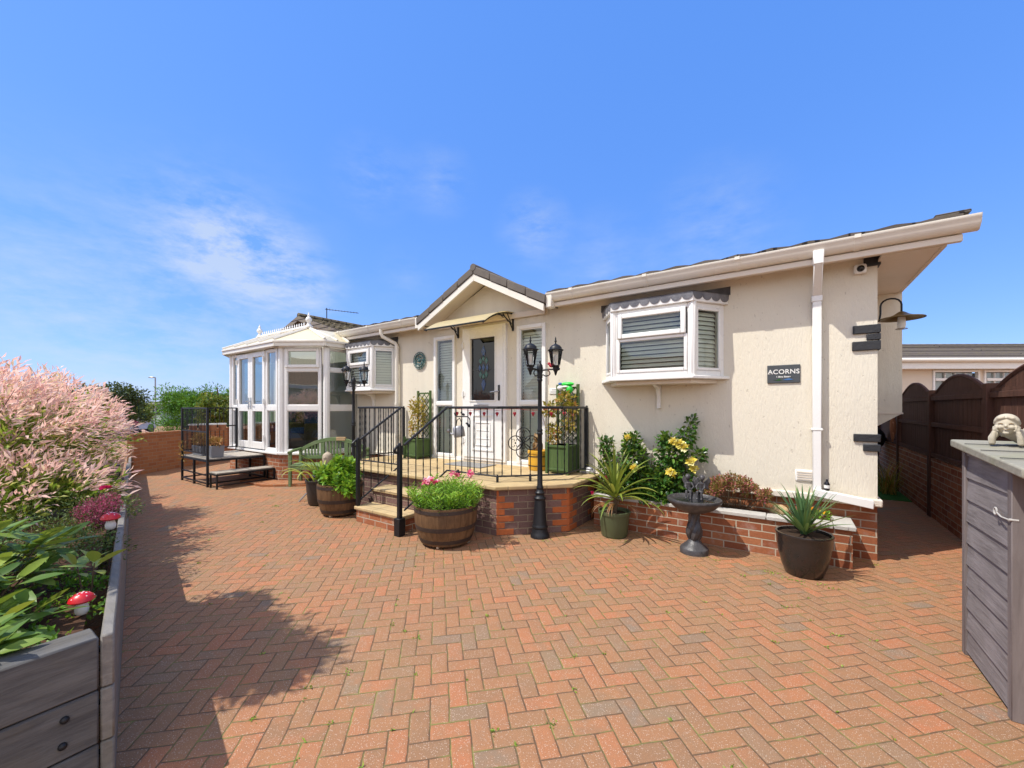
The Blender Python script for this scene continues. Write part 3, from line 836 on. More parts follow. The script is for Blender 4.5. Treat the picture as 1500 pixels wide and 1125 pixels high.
# ---- porch gable over the door
AX, AZ, EL, ER, EZ = -3.97, 3.47, -5.20, -2.74, 2.84
gm = MB()
gm.add([(EL+.12,WY-.012,2.80),(ER-.12,WY-.012,2.80),(ER-.12,WY-.012,2.90),(AX,WY-.012,3.42),(EL+.12,WY-.012,2.90)], [(0,1,2,3,4)])
gm.build('gable_panel', MT['render'], home, smooth=0)
gm = MB(); gm.box(EL+.16,ER-.16,WY-.045,WY-.0125,2.80,2.885); gm.build('gable_trim', MT['cream_trim'], home, bevel=.004)
def slope_slab(mb, xa, za, xb, zb, y0, y1, t0, t1):
    mb.hexa([(xa,y0,za+t0),(xb,y0,zb+t0),(xb,y1,zb+t0),(xa,y1,za+t0)] if xa < xb else [(xb,y0,zb+t0),(xa,y0,za+t0),(xa,y1,za+t0),(xb,y1,zb+t0)],
            [(xa,y0,za+t1),(xb,y0,zb+t1),(xb,y1,zb+t1),(xa,y1,za+t1)] if xa < xb else [(xb,y0,zb+t1),(xa,y0,za+t1),(xa,y1,za+t1),(xb,y1,zb+t1)])
for xe in (EL, ER):
    b = MB(); slope_slab(b, xe, EZ, AX, AZ, 4.72, 4.752, -.085, .015)
    b.build('barge_board', MT['gutter'], home, bevel=.003)
    b = MB(); slope_slab(b, xe+(.07 if xe==EL else -.07), EZ+.032, AX, AZ, 4.753, WY, -.02, .0)
    b.build('soffit', MT['cream_trim'], home)
    b = MB(); sg = 1 if xe == EL else -1
    n = 4
    for k in range(n):
        f0, f1 = k/n, (k+1)/n
        xa, xb = xe-.03*sg+(AX-xe+.03*sg)*f0, xe-.03*sg+(AX-xe+.03*sg)*f1-.004*sg
        za, zb = EZ-.015+(AZ-EZ+.015)*f0, EZ-.015+(AZ-EZ+.015)*f1
        slope_slab(b, xa, za+.012, xb, zb, 4.705, 7.2, .016, .135)
    b.build('gable_tiles', MT['verge'], home, bevel=.008)
b = MB(); b.tube([(AX,4.70,AZ+.115),(AX,7.2,AZ+.115)], .055, 10)
b.build('ridge_tile', MT['verge'], home)
for x in (EL-.10, ER+.02):
    b = MB(); b.box(x,x+.09,4.74,4.86,2.80,2.995); b.build('gutter_stop', MT['gutter'], home, bevel=.01)

# ---- tall side windows
def window(pn, a0, a1, z0, z1, fr, splits, parent, blind=True, out=.035, vent=None):
    f = MB(); pn.frame(f, a0, a1, z0, z1, fr, -.05, out)
    for zs in splits: pn.box(f, a0+fr, a1-fr, zs-fr*.55, zs+fr*.55, -.05, out-.003)
    wn = f.build('window', MT['upvc'], parent, bevel=.006, segs=2)
    zz = [z0+fr] + [q for zs in splits for q in (zs-fr*.55, zs+fr*.55)] + [z1-fr]
    for k in range(0, len(zz), 2):
        b = MB(); gw = .014
        pn.frame(b, a0+fr, a1-fr, zz[k], zz[k+1], gw, -.03, .016); b.build('bead', MT['upvc'], wn)
        b = MB(); pn.pane(b, a0+fr+gw, a1-fr-gw, zz[k]+gw, zz[k+1]-gw, .004); b.build('pane', MT['glass'], wn, smooth=0)
    if blind:
        b = MB(); pn.slats(b, a0+fr*.9, a1-fr*.9, z0+fr, z1-fr, -.085); b.build('blind', MT['blind'], wn, smooth=0)
    return wn
FW = Panel((0,WY),(1,WY))
window(FW, -5.16, -4.66, .60, 2.68, .055, [1.52], home)
window(FW, -3.40, -2.90, .60, 2.68, .055, [1.52], home)
s = MB(); s.box(-5.3,-2.75,WY-.03,WY-.004,.575,.625); s.build('threshold_strip', MT['upvc'], home, bevel=.006)

# ---- front door
f = MB(); FW.frame(f, -4.47, -3.59, .60, 2.75, .05, -.06, .05)
fr_ = f.build('door_frame', MT['upvc'], home, bevel=.006, segs=2)
d = MB()
x0,x1,z0,z1 = -4.425,-3.635,.645,2.705
gx0,gx1,gz0,gz1 = -4.285,-3.785,1.565,2.565
for (a,b,c,e) in ((x0,gx0,z0,z1),(gx1,x1,z0,z1),(gx0,gx1,gz1,z1),(gx0,gx1,z0,gz0)): FW.box(d,a,b,c,e,-.02,.062)
door = d.build('front_door', MT['upvc'], home, bevel=.004)
d = MB(); FW.frame(d, gx0-.02, gx1+.02, gz0-.02, gz1+.02, .022, .0625, .075); d.build('glazing_bead', MT['upvc'], door, bevel=.004)
d = MB(); FW.pane(d, gx0, gx1, gz0, gz1, .03); d.build('door_glass', MT['glass_dark'], door, smooth=0)
cx, cz = (gx0+gx1)/2, 2.09
def rhomb(mb, x, z, w, h, y=WY-.037):
    mb.extrude([(x-w,y,z),(x,y,z-h),(x+w,y,z),(x,y,z+h)], (0,.003,0))
d = MB()
rhomb(d, cx, cz+.255, .045, .10); rhomb(d, cx, cz-.265, .045, .11); rhomb(d, cx, cz, .03, .06); rhomb(d, cx-.075, cz, .028, .05); rhomb(d, cx+.075, cz, .028, .05)
d.build('stained_motif', MT['cap'], door, smooth=0)
d = MB()
for k, (dx,dz) in enumerate(((-.06,.11),(.06,.11),(-.06,-.11),(.06,-.11),(0,.15),(0,-.15))): rhomb(d, cx+dx, cz+dz, .03, .055)
d.build('stained_motif', MT['capg'], door, smooth=0)
d = MB()
for (p,q) in (((cx-.10,cz),(cx,cz+.30)),((cx+.10,cz),(cx,cz+.30)),((cx-.10,cz),(cx,cz-.32)),((cx+.10,cz),(cx,cz-.32)),((cx-.13,cz+.03),(cx+.03,cz+.2)),((cx+.13,cz+.03),(cx-.03,cz+.2)),((cx-.13,cz-.03),(cx+.03,cz-.2)),((cx+.13,cz-.03),(cx-.03,cz-.2))):
    d.cyl((p[0],WY-.036,p[1]),(q[0],WY-.036,q[1]),.003,seg=5)
d.cyl((gx0,WY-.036,cz-.03),(cx-.1,WY-.036,cz-.03),.002,seg=5); d.cyl((cx+.1,WY-.036,cz-.03),(gx1,WY-.036,cz-.03),.002,seg=5)
d.build('leading', MT['lead'], door)
d = MB(); FW.frame(d, -4.25, -3.81, .76, 1.34, .03, .0625, .074); FW.frame(d, -4.19, -3.87, .84, 1.22, .018, .0625, .072)
for z in (.95,1.08): FW.box(d, -4.16,-3.90, z, z+.012, .0625,.070)
d.build('moulded_panel', MT['upvc'], door, bevel=.004)
d = MB(); FW.frame(d, -4.21,-3.91,1.42,1.50,.014,.063,.077); FW.box(d,-4.195,-3.925,1.434,1.486,.063,.07); d.build('letter_plate', MT['steel'], door, bevel=.003)
d = MB(); FW.box(d,-3.725,-3.685,1.56,1.80,.063,.073); d.build('handle_plate', MT['cam_black'], door, bevel=.004)
d = MB(); d.tube([(-3.705,WY-.07,1.70),(-3.705,WY-.115,1.70),(-3.73,WY-.12,1.70),(-3.835,WY-.118,1.69)], .010, 8); d.build('handle', MT['steel'], door)
for z in (.86,1.62,2.42):
    d = MB(); d.cyl((-4.44,WY-.07,z),(-4.44,WY-.07,z+.10),.014); FW.box(d,-4.47,-4.40,z+.02,z+.08,.051,.068); d.build('hinge', MT['upvc'], door)

# ---- glazed canopy over the door
can = []
prof = []
for k in range(9):
    t = k/8
    prof.append((WY-.74*t, 2.895 - .02*t - .23*t**2.2))
c = MB()
nv = len(prof)
V = [(-4.62,y,z) for y,z in prof] + [(-3.46,y,z) for y,z in prof] + [(-4.62,y,z+.006) for y,z in prof] + [(-3.46,y,z+.006) for y,z in prof]
F = []
for k in range(nv-1):
    F += [(k,nv+k,nv+k+1,k+1), (2*nv+k,2*nv+k+1,3*nv+k+1,3*nv+k), (k,k+1,2*nv+k+1,2*nv+k), (nv+k,3*nv+k,3*nv+k+1,nv+k+1)]
c.add(V, F)
def mk_sheet():
    t = NT('translucent_canopy_sheet'); c_ = (.78,.72,.52)
    t.pbr(c_, .3); tr = t.n('ShaderNodeBsdfTranslucent'); tr.inputs[0].default_value = (.85,.76,.5,1)
    mx = t.n('ShaderNodeMixShader'); mx.inputs[0].default_value = .6
    t.t.links.new(t.shader, mx.inputs[1]); t.t.links.new(tr.outputs[0], mx.inputs[2]); t.t.links.new(mx.outputs[0], t.out.inputs[0]); return t.m
MT['sheet'] = mk_sheet()
canopy = c.build('door_canopy', MT['sheet'], home)
c = MB(); c.box(-4.63,-3.45,4.325,4.343,2.63,2.652); c.build('front_rail', MT['black'], canopy, bevel=.003)
for x in (-4.60,-3.48):
    b = MB()
    b.box(x-.014,x+.014,WY-.022,WY,2.62,2.90)
    path = [(x,y,z-.016) for y,z in prof]
    b.tube(path, .012, 6)
    low = [(x,WY-.02,2.64),(x,WY-.10,2.74),(x,WY-.25,2.81),(x,WY-.45,2.80)]
    b.tube(low, .010, 6)
    for (a,e) in ((0.05,.10),(.14,.22),(.26,.34)):
        b.cyl((x,WY-a,2.70+.3*a),(x,WY-e-.06,2.865-.1*e),.007,seg=6)
    b.build('bracket', MT['black'], canopy)

# ---- bay windows
def bay(A, B, C, D, parent, narrow=False):
    z0, z1 = 1.80, 2.60
    P = [Panel(A,B), Panel(B,C), Panel(C,D)]
    bw = None
    f = MB()
    for pn in P: pn.frame(f, 0, pn.L, z0, z1, .05, -.055, .0, .06)
    for q in (B,C): f.cyl((q[0],q[1]+.02,z0),(q[0],q[1]+.02,z1),.042,seg=8)
    bw = f.build('bay_window', MT['upvc'], parent, bevel=.005)
    pf = P[1]; L = pf.L
    f = MB(); pf.frame(f, .065, L-.065, 2.265, 2.555, .052, -.03, .032); f.build('vent_sash', MT['upvc'], bw, bevel=.008, segs=2)
    f = MB(); pf.frame(f, .05, L-.05, 1.86, 2.262, .035, -.03, .010); f.build('fixed_sash', MT['upvc'], bw, bevel=.005)
    f = MB(); pf.pane(f, .117, L-.117, 2.317, 2.503, .005); f.build('pane', MT['glass'], bw, smooth=0)
    f = MB(); pf.pane(f, .085, L-.085, 1.895, 2.227, -.008); f.build('pane', MT['glass'], bw, smooth=0)
    f = MB(); pf.slats(f, .08, L-.08, 1.87, 2.54, -.075, .05, .85, .058); f.build('blind', MT['blind'], bw, smooth=0)
    for pn in (P[0], P[2]):
        f = MB(); pn.frame(f, .05, pn.L-.05, 1.86, 2.55, .030, -.03, .008); f.build('side_sash', MT['upvc'], bw, bevel=.004)
        f = MB(); pn.pane(f, .08, pn.L-.08, 1.89, 2.52, -.008); f.build('pane', MT['glass'], bw, smooth=0)
        f = MB(); pn.slats(f, .06, pn.L-.06, 1.87, 2.54, -.075, .05, 1.0, .058); f.build('blind', MT['blind'], bw, smooth=0)
    def off(d):     # plan outline pushed out by d
        return [(A[0]-d*1.3,WY-.001),(B[0]-d*.45,B[1]-d),(C[0]+d*.45,C[1]-d),(D[0]+d*1.3,WY-.001)]
    f = MB(); f.prism(off(.045), 1.765, 1.80); f.build('sill', MT['upvc'], bw, bevel=.008, segs=2)
    f = MB(); f.prism(off(-.05), 1.72, 1.764); f.build('sill_board', MT['cream_trim'], bw, bevel=.004)
    f = MB(); f.prism(off(.035), 2.60, 2.705); f.build('head_fascia', MT['upvc'], bw, bevel=.004)
    o2 = off(.035); top = off(.05)
    f = MB(); f.hexa([(p[0],p[1],2.706) for p in top], [(top[0][0],WY-.001,2.80),(B[0],B[1]+.25,2.745),(C[0],C[1]+.25,2.745),(top[3][0],WY-.001,2.80)])
    f.build('lead_roof', MT['lead'], bw)
    f = MB()
    for k, (p,q) in enumerate(((o2[0],o2[1]),(o2[1],o2[2]),(o2[2],o2[3]))):
        pn = Panel(p,q); m = max(3, int(round(pn.L/.113))); s_ = pn.L/m
        for i in range(m):
            a0 = i*s_
            pts = [pn.pt(a0,2.709,.002), pn.pt(a0,2.668,.002)]
            for j in range(1,8):
                w_ = PI*j/8
                pts.append(pn.pt(a0+s_/2-cos(w_)*s_/2*.96, 2.668-sin(w_)*.048, .002))
            pts += [pn.pt(a0+s_,2.668,.002), pn.pt(a0+s_,2.709,.002)]
            f.extrude(pts, pn.n*.004)
    f.build('scalloped_valance', MT['lead'], bw, smooth=0)
    mx = (B[0]+C[0])/2
    f = MB()
    out = [(mx-.02,WY-.0,1.44),(mx-.02,WY-.045,1.44),(mx-.02,WY-.05,1.58),(mx-.02,WY-.09,1.67),(mx-.02,WY-.26,1.72),(mx-.02,WY-.0,1.72)]
    f.extrude(out, (.045,0,0)); f.build('bracket', MT['upvc'], bw, bevel=.004)
    return bw
bay((-2.0,WY),(-1.76,4.70),(-.87,4.70),(-.61,WY), home)
bay((-7.36,WY),(-7.22,4.72),(-6.46,4.72),(-6.20,WY), home)
# ================================================================ the conservatory
con = thing('conservatory', 'white framed conservatory with double doors and a crested cream roof at the home\'s far end', 'conservatory', (-9.3,4.4,0))
Q = [(-11.2,WY),(-11.2,4.36),(-10.43,3.88),(-8.17,3.88),(-7.42,4.36),(-7.42,WY)]
inset = [(-11.15,WY),(-11.15,4.39),(-10.41,3.93),(-8.19,3.93),(-7.47,4.39),(-7.47,WY)]
b = MB(); b.prism([(p[0],p[1]) for p in Q], 0, .53); b.build('brick_base', MT['brick'], con, smooth=0)
b = MB(); b.prism([(p[0]*1.0,p[1]) for p in inset], .531, .56); b.build('floor', MT['floorc'], con)
b = MB()
for i in range(5):
    pn = Panel(Q[i],Q[i+1]); pn.box(b, 0, pn.L, .535, .575, -.06, .05)
b.build('sill', MT['upvc'], con, bevel=.006)
zb, zt = .575, 2.62
glassM = MT['glass_con']
def con_panel(pn, a0, a1, rails, fr=.055, vents=(), name='window'):
    f = MB(); pn.frame(f, a0, a1, zb, zt, fr, -.06, .0)
    for (r0,r1) in rails: pn.box(f, a0+fr, a1-fr, r0, r1, -.06, -.003)
    wn = f.build(name, MT['upvc'], con, bevel=.006, segs=2)
    zz = [zb+fr]+[q for r_ in rails for q in r_]+[zt-fr]
    for k in range(0, len(zz), 2):
        gm_ = .012
        f = MB(); pn.frame(f, a0+fr, a1-fr, zz[k], zz[k+1], gm_, -.045, -.015); f.build('bead', MT['upvc'], wn)
        f = MB(); pn.pane(f, a0+fr+gm_, a1-fr-gm_, zz[k]+gm_, zz[k+1]-gm_, -.03); f.build('pane', glassM, wn, smooth=0)
    return wn
R1 = (1.39,1.50)
fp = Panel(Q[2],Q[3]); xo = 10.43
con_panel(fp, .10, .40, [R1], .05); con_panel(fp, 1.68, 2.16, [R1], .06)
con_panel(Panel(Q[0],Q[1]), .05, .68, [R1]); con_panel(Panel(Q[1],Q[2]), .08, Panel(Q[1],Q[2]).L-.08, [R1,(2.17,2.25)])
cp = Panel(Q[3],Q[4])
con_panel(cp, .09, cp.L-.07, [R1,(2.155,2.25)])
f = MB(); cp.frame(f, .12, cp.L-.10, 2.225, 2.60, .058, -.02, .028); f.build('vent_sash', MT['upvc'], con, bevel=.008, segs=2)
sp_ = Panel(Q[4],Q[5])
con_panel(sp_, .05, .68, [R1,(2.155,2.23)], .045)
f = MB()
for q, rr in ((Q[1],.05),(Q[2],.055),(Q[3],.062),(Q[4],.062),(Q[0],.05),(Q[5],.04)):
    f = MB(); f.lathe([(rr,zb),(rr,zt)], (q[0],q[1]+.045,0), 8, rot=.39); f.build('corner_post', MT['upvc'], con)
for a0,a1,hs in ((.405,1.03,0),(1.04,1.675,1)):
    f = MB(); fp.frame(f, a0, a1, .60, 2.60, .10, -.045, .018, .14); fp.box(f, a0+.10, a1-.10, R1[0]-.02, R1[1]+.02, -.045, .015)
    dr = f.build('glazed_door', MT['upvc'], con, bevel=.008, segs=2)
    for (c0,c1) in ((.74,R1[0]-.02),(R1[1]+.02,2.50)):
        f = MB(); fp.pane(f, a0+.10, a1-.10, c0, c1, -.015); f.build('pane', glassM, dr, smooth=0)
    hx = a1-.05 if hs == 0 else a0+.05
    f = MB(); fp.box(f, hx-.015, hx+.015, 1.42,1.66,.019,.028)
    s_ = -1 if hs == 0 else 1
    f.tube([fp.pt(hx,1.58,.025), fp.pt(hx,1.58,.07), fp.pt(hx+s_*.12,1.58,.075)], .010, 6)
    f.build('handle', MT['steel'], dr)
    for z in (.78,1.52,2.38):
        xx = a0+.01 if hs == 0 else a1-.01
        f = MB(); f.cyl(fp.pt(xx,z,.03), fp.pt(xx,z+.11,.03), .018, seg=8); f.build('hinge', MT['upvc'], dr)
# eaves and roof
d_ = .13
E_ = [(-11.33,4.80),(-11.33,4.29),(-10.48,3.75),(-8.12,3.75),(-7.29,4.29),(-7.29,4.80)]
b = MB()
for i in range(5):
    pn = Panel(E_[i],E_[i+1]); pn.box(b, -.02, pn.L+.02, 2.625, 2.735, -.11, 0.0); pn.box(b, -.01, pn.L+.01, 2.70, 2.745, .001, .02)
b.build('eaves_gutter', MT['gutter'], con, bevel=.012, segs=2)
RL, RR = (-10.2,4.4,3.05), (-8.06,4.4,3.05)
e = [(p[0],p[1],2.735) for p in E_]
b = MB()
up = (0,0,.016)
faces = [[e[2],e[3],RR,RL], [e[1],e[2],RL], [e[3],e[4],RR], [e[0],e[1],RL,(-10.6,4.80,2.98)], [e[4],e[5],(-7.7,4.80,2.98),RR], [RL,RR,(-7.7,4.80,2.98),(-10.6,4.80,2.98)]]
for fc in faces: b.extrude(fc, up)
rfc = b.build('roof', MT['poly'], con, smooth=0)
b = MB()
def bar(p,q,r=.022):
    b = MB(); b.cyl((p[0],p[1],p[2]+.028),(q[0],q[1],q[2]+.028),r,seg=6); b.build('glazing_bar', MT['gutter'], rfc)
for ei, R_ in ((1,RL),(2,RL),(3,RR),(4,RR)): bar(e[ei],R_,.028)
for k in range(1,4):
    t = k/4
    bar((e[2][0]+(e[3][0]-e[2][0])*t, e[2][1], 2.735), (RL[0]+(RR[0]-RL[0])*t, 4.4, 3.05))
bar(e[5],(-7.7,4.80,2.97)); bar((-7.29,4.55,2.735),RR)
b = MB(); b.box(-10.28,-7.98,4.345,4.455,3.06,3.115); b.build('ridge', MT['gutter'], rfc, bevel=.02, segs=2)
b = MB()
x = -10.05
while x < -8.15:
    y, z = 4.4, 3.114
    b.extrude([(x-.014,y-.005,z),(x+.014,y-.005,z),(x+.007,y-.005,z+.035),(x+.020,y-.005,z+.055),(x,y-.005,z+.09),(x-.020,y-.005,z+.055),(x-.007,y-.005,z+.035)], (0,.012,0)); x += .095
b.box(-10.1,-8.12,4.392,4.408,3.10,3.135)
b.build('ridge_cresting', MT['white'], rfc, smooth=0)
for x in (-10.2,-8.06):
    b = MB(); b.lathe([(.05,0),(.05,.02),(.03,.04),(.03,.07),(.055,.10),(.062,.13),(.045,.17),(.02,.19),(.028,.21),(.012,.25),(.0,.29)], (x,4.4,3.11), 12); b.build('finial', MT['white'], rfc)
# things seen inside
t = thing('armchair', 'cane armchair with blue cushions seen through the conservatory doors', 'armchair', (-9.6,4.62,.56))
b = MB(); b.box(-9.95,-9.35,4.45,4.95,.60,.90); b.box(-9.95,-9.35,4.85,4.97,.90,1.35); b.box(-10.02,-9.94,4.42,4.95,.56,1.12); b.box(-9.36,-9.28,4.42,4.95,.56,1.12); b.build('frame', MT['cane'], t, bevel=.03, segs=2)
b = MB(); b.box(-9.92,-9.38,4.43,4.84,.90,1.02); b.box(-9.92,-9.38,4.72,4.84,1.02,1.42); b.build('cushion', MT['bluefab'], t, bevel=.04, segs=2)
t = thing('armchair', 'cane armchair with blue cushions by the conservatory corner post', 'armchair', (-8.6,4.62,.56))
b = MB(); b.box(-8.9,-8.3,4.45,4.95,.60,.90); b.box(-8.9,-8.3,4.85,4.97,.90,1.35); b.box(-8.97,-8.89,4.42,4.95,.56,1.12); b.box(-8.31,-8.23,4.42,4.95,.56,1.12); b.build('frame', MT['cane'], t, bevel=.03, segs=2)
b = MB(); b.box(-8.87,-8.33,4.43,4.84,.90,1.02); b.box(-8.87,-8.33,4.72,4.84,1.02,1.42); b.build('cushion', MT['bluefab'], t, bevel=.04, segs=2)

# ================================================================ metal landing at the conservatory doors
ld = thing('metal_landing', 'black metal framed landing with bleached boards and railings at the conservatory doors', 'landing', (-9.35,3.35,0))
b = MB()
for k in range(9): b.box(-10.0+.0,-8.72,2.90+k*.104,2.90+k*.104+.098,.49,.515)
b.build('deck_boards', MT['deck'], ld, bevel=.003)
b = MB()
for x0,x1,y0,y1 in ((-10.02,-8.70,2.87,2.90),(-10.02,-8.70,3.83,3.86),(-10.02,-9.99,2.90,3.83),(-8.73,-8.70,2.90,3.83)): b.box(x0,x1,y0,y1,.455,.49)
for y0 in (2.875,3.83): b.box(-10.0,-8.72,y0,y0+.022,.05,.075)
b.box(-9.98,-8.74,2.875,2.897,.20,.222); b.box(-8.722,-8.70,2.90,3.83,.05,.075); b.box(-10.01,-9.99,2.90,3.83,.05,.075)
b.build('frame', MT['black'], ld)
for (x,y,z) in ((-10.0,2.885,1.45),(-9.36,2.885,.455),(-8.715,2.885,1.45),(-10.0,3.845,1.45),(-8.715,3.845,.455),(-9.36,3.845,.455)):
    b = MB(); b.box(x-.017,x+.017,y-.017,y+.017,0,z); b.build('leg', MT['black'], ld)
def rail_panel(parent, P0, P1, z0, z1, n, r=.006, mid=None):
    pn = Panel(P0,P1)
    for z in (z0,z1)+((mid,) if mid else ()):
        b = MB(); pn.box(b, 0, pn.L, z-.012, z+.012, -.012, .012); b.build('rail', MT['black'], parent)
    for k in range(1,n):
        a = pn.L*k/n; b = MB(); b.cyl(pn.pt(a,z0,0), pn.pt(a,z1,0), r, seg=6); b.build('baluster', MT['black'], parent)
rail_panel(ld, (-10.0,2.885), (-8.715,2.885), .60, 1.44, 18, mid=1.0)
rail_panel(ld, (-10.0,3.845), (-10.0,2.885), .60, 1.44, 12, mid=1.06)
st = MB()
for k in range(3): st.box(-8.68+k*.115,-8.68+k*.115+.105,2.90,3.86,.262,.285)
stp = st.build('step', MT['deck'], ld, bevel=.003)
b = MB(); b.box(-8.69,-8.33,2.885,2.91,.235,.261); b.box(-8.69,-8.33,3.85,3.875,.235,.261); b.box(-8.35,-8.325,2.91,3.85,.235,.261)
for (x,y) in ((-8.34,2.90),(-8.34,3.86),(-8.62,2.90),(-8.62,3.86)): b.box(x-.013,x+.013,y-.013,y+.013,0,.235)
b.box(-8.35,-8.33,2.913,3.847,.05,.07)
b.build('step_frame', MT['black'], stp)
# troughs on the landing
def trough(x0,x1,y0,y1,z,h,label,mat=MT['greybox']):
    t = thing('trough', label, 'trough', ((x0+x1)/2,(y0+y1)/2,z))
    b = MB(); b.hexa([(x0+.015,y0+.015,z),(x1-.015,y0+.015,z),(x1-.015,y1-.015,z),(x0+.015,y1-.015,z)], [(x0,y0,z+h),(x1,y0,z+h),(x1,y1,z+h),(x0,y1,z+h)])
    b.build('tub', mat, t, bevel=.006)
    b = MB(); b.box(x0+.01,x1-.01,y0+.01,y1-.01,z+h-.01,z+h+.004); b.build('soil', MT['soil'], t)
    return t
t = trough(-9.0,-8.78,2.96,3.18,.516,.22,'grey square planter at the open corner of the metal landing')
trough(-9.75,-9.25,2.96,3.13,.516,.19,'long grey trough behind the railing bars of the metal landing')
t = thing('withered_plant', 'dry orange leaved plant in the square planter at the landing corner', 'plant', (-8.89,3.07,.74))
cloud('foliage', MT['l_dry'], t, [(-8.89,3.07,.79,.11,.11,.07)], 140, .09, .03, (0,.8), .5, .2)
t = thing('withered_plant', 'trailing rust coloured plant spilling through the railing from the long trough', 'plant', (-9.5,3.04,.71))
cloud('foliage', MT['l_dry'], t, [(-9.5,3.02,.82,.28,.10,.13),(-9.3,3.0,.85,.12,.1,.12),(-9.98,2.9,.58,.07,.08,.2)], 420, .08, .02, (0,1), .6, .2)
# copper hanging troughs on the back rail
t = thing('planter_trough', 'rusty brown trough with pale rims hanging on the landing\'s side rail', 'trough', (-9.86,3.35,.95))
b = MB()
for k in range(4): b.lathe([(.06,0),(.075,.13)], (-9.9,3.03+k*.17,.97), 12)
b.build('pot', MT['terracotta'], t)
b = MB()
for k in range(4): b.lathe([(.077,0),(.079,.03),(.070,.03)], (-9.9,3.03+k*.17,1.09), 12)
b.build('rim', MT['white'], t)
k_ = MB(); k_.prism([(-8.75,3.42),(-7.95,3.46),(-7.28,3.98),(-7.30,4.33),(-7.44,4.30),(-8.16,3.84),(-8.75,3.84)], 0, .045)
tag(k_.build('kerb', MT['brick_old'], bevel=.006), kind='structure')
# ================================================================ raised terrace with steps
ter = thing('raised_terrace', 'raised brick terrace with sandstone paving and two steps at the front door', 'terrace', (-4.05,4.2,0))
SL = [(-2.06,WY-.04),(-6.04,WY-.04),(-6.04,4.22),(-5.42,3.58),(-2.70,3.58),(-2.06,4.22)]
def inset_poly(P, d):
    n = len(P); out = []
    for i in range(n):
        a, b, c = Vector(P[i-1]), Vector(P[i]), Vector(P[(i+1)%n])
        e1 = (b-a).normalized(); e2 = (c-b).normalized()
        n1 = Vector((-e1.y,e1.x)); n2 = Vector((-e2.y,e2.x))
        k = d/(1+n1.dot(n2))
        out.append(tuple(b+(n1+n2)*k))
    return out
SL = SL[::-1] if sum(SL[i-1][0]*SL[i][1]-SL[i][0]*SL[i-1][1] for i in range(6)) < 0 else SL
b = MB(); b.prism(inset_poly(SL,.06), 0, .522); b.build('brick_base', MT['brick_plum'], ter, smooth=0)
b = MB(); b.prism(SL, .5225, .57); b.build('paving_slabs', MT['slab'], ter, bevel=.012, segs=2)
# orange quoin bricks at the corners of the base
ip = inset_poly(SL,.06)
def quoins(mb, Pc, Pn, first, zmax=.52):
    pn = Panel(Pc,Pn)
    k = 0; z = .008
    while z+.066 <= zmax:
        wq = .20 if (k % 2 == first) else .095
        pn.box(mb, -.002, wq, z, z+.065, -.02, .0035); z += .075; k += 1
q = MB()
cs = {}
for p in ip:
    if p[1] < 4.5: cs[(round(p[0],2),round(p[1],2))] = p
pr = sorted([p for p in ip if p[1] < 4.5], key=lambda p: p[0])   # left-side, left-front, right-front, right-side
def both(a, b_, first):
    pn = Panel(a,b_)
    for end in (0,1):
        mb = MB(); k = 0; z = .008
        while z+.066 <= .52:
            wq = .20 if ((k+end) % 2 == first) else .095
            a0, a1 = (0,wq) if end == 0 else (pn.L-wq, pn.L)
            pn.box(mb, a0, a1, z, z+.065, -.02, .0035); z += .075; k += 1
        pn.box(mb, 0 if end == 0 else pn.L-.03, .03 if end == 0 else pn.L, .008, .515, -.02, .0005)
        mb.build('corner_brick', MT['quoin'], ter, bevel=.003)
rw = max([p for p in ip if p[1] > 4.5], key=lambda p: p[0])
both(pr[2], pr[3], 0)
for pa_, pb_ in ((pr[0],pr[1]),(pr[3],rw)): both(pa_, pb_, 0)
for (y0,y1,zt,zb_) in ((3.33,3.635,.388,0),(3.07,3.36,.20,0)):
    x0,x1 = -4.56,-3.66
    b = MB(); b.box(x0+.02,x1-.02,y0+.025,y1,0,zt-.042); b.build('step_riser', MT['brick_plum' if zt > .3 else 'brick'], ter, smooth=0)
    b = MB(); b.box(x0,x1,y0,y1,zt-.0415,zt); b.build('step_tread', MT['slab'], ter, bevel=.010, segs=2)

# ================================================================ railings
def rail_run(parent, path, ztop, zbot, step=.108, rr=.0065, twist=True):
    for i in range(len(path)-1):
        P0, P1 = path[i], path[i+1]
        (xa,ya,ta,ba),(xb,yb,tb,bb) = P0, P1
        m = MB(); m.tube([(xa,ya,ta),(xb,yb,tb)], .016, 8); m.build('handrail', MT['black'], parent)
        m = MB(); m.tube([(xa,ya,ba),(xb,yb,bb)], .011, 6); m.build('bottom_rail', MT['black'], parent)
        L = math.hypot(xb-xa,yb-ya); n = max(1,int(round(L/step)))
        for k in range(n):
            t = (k+.5)/n
            x, y = xa+(xb-xa)*t, ya+(yb-ya)*t
            z0, z1 = ba+(bb-ba)*t, ta+(tb-ta)*t
            m = MB()
            if twist and k % 2 == 0:
                zs = [z0+(z1-z0)*j/16 for j in range(17)]
                m.lathe([(rr*(1.25 if j % 2 else .8), z) for j, z in enumerate(zs)], (x,y,0), 6)
            else: m.cyl((x,y,z0),(x,y,z1), rr, seg=6)
            m.build('baluster', MT['black'], parent)
def post(parent, x, y, z0, z1, s=.022, base=None):
    m = MB(); m.box(x-s,x+s,y-s,y+s,z0,z1); m.ball((x,y,z1+.012), s*.9, 8, 6)
    if base: m.box(x-.045,x+.045,y-.045,y+.045,z0,z0+base)
    m.build('newel_post', MT['black'], parent, bevel=.003)
def curl(parent, x, y, z, dx=0):
    m = MB(); m.tube([(x,y,z),(x+dx*.5,y-.04,z-.02),(x+dx,y-.075,z-.05),(x+dx,y-.07,z-.085),(x+dx,y-.035,z-.09)], .015, 8); m.build('handrail_scroll', MT['black'], parent)
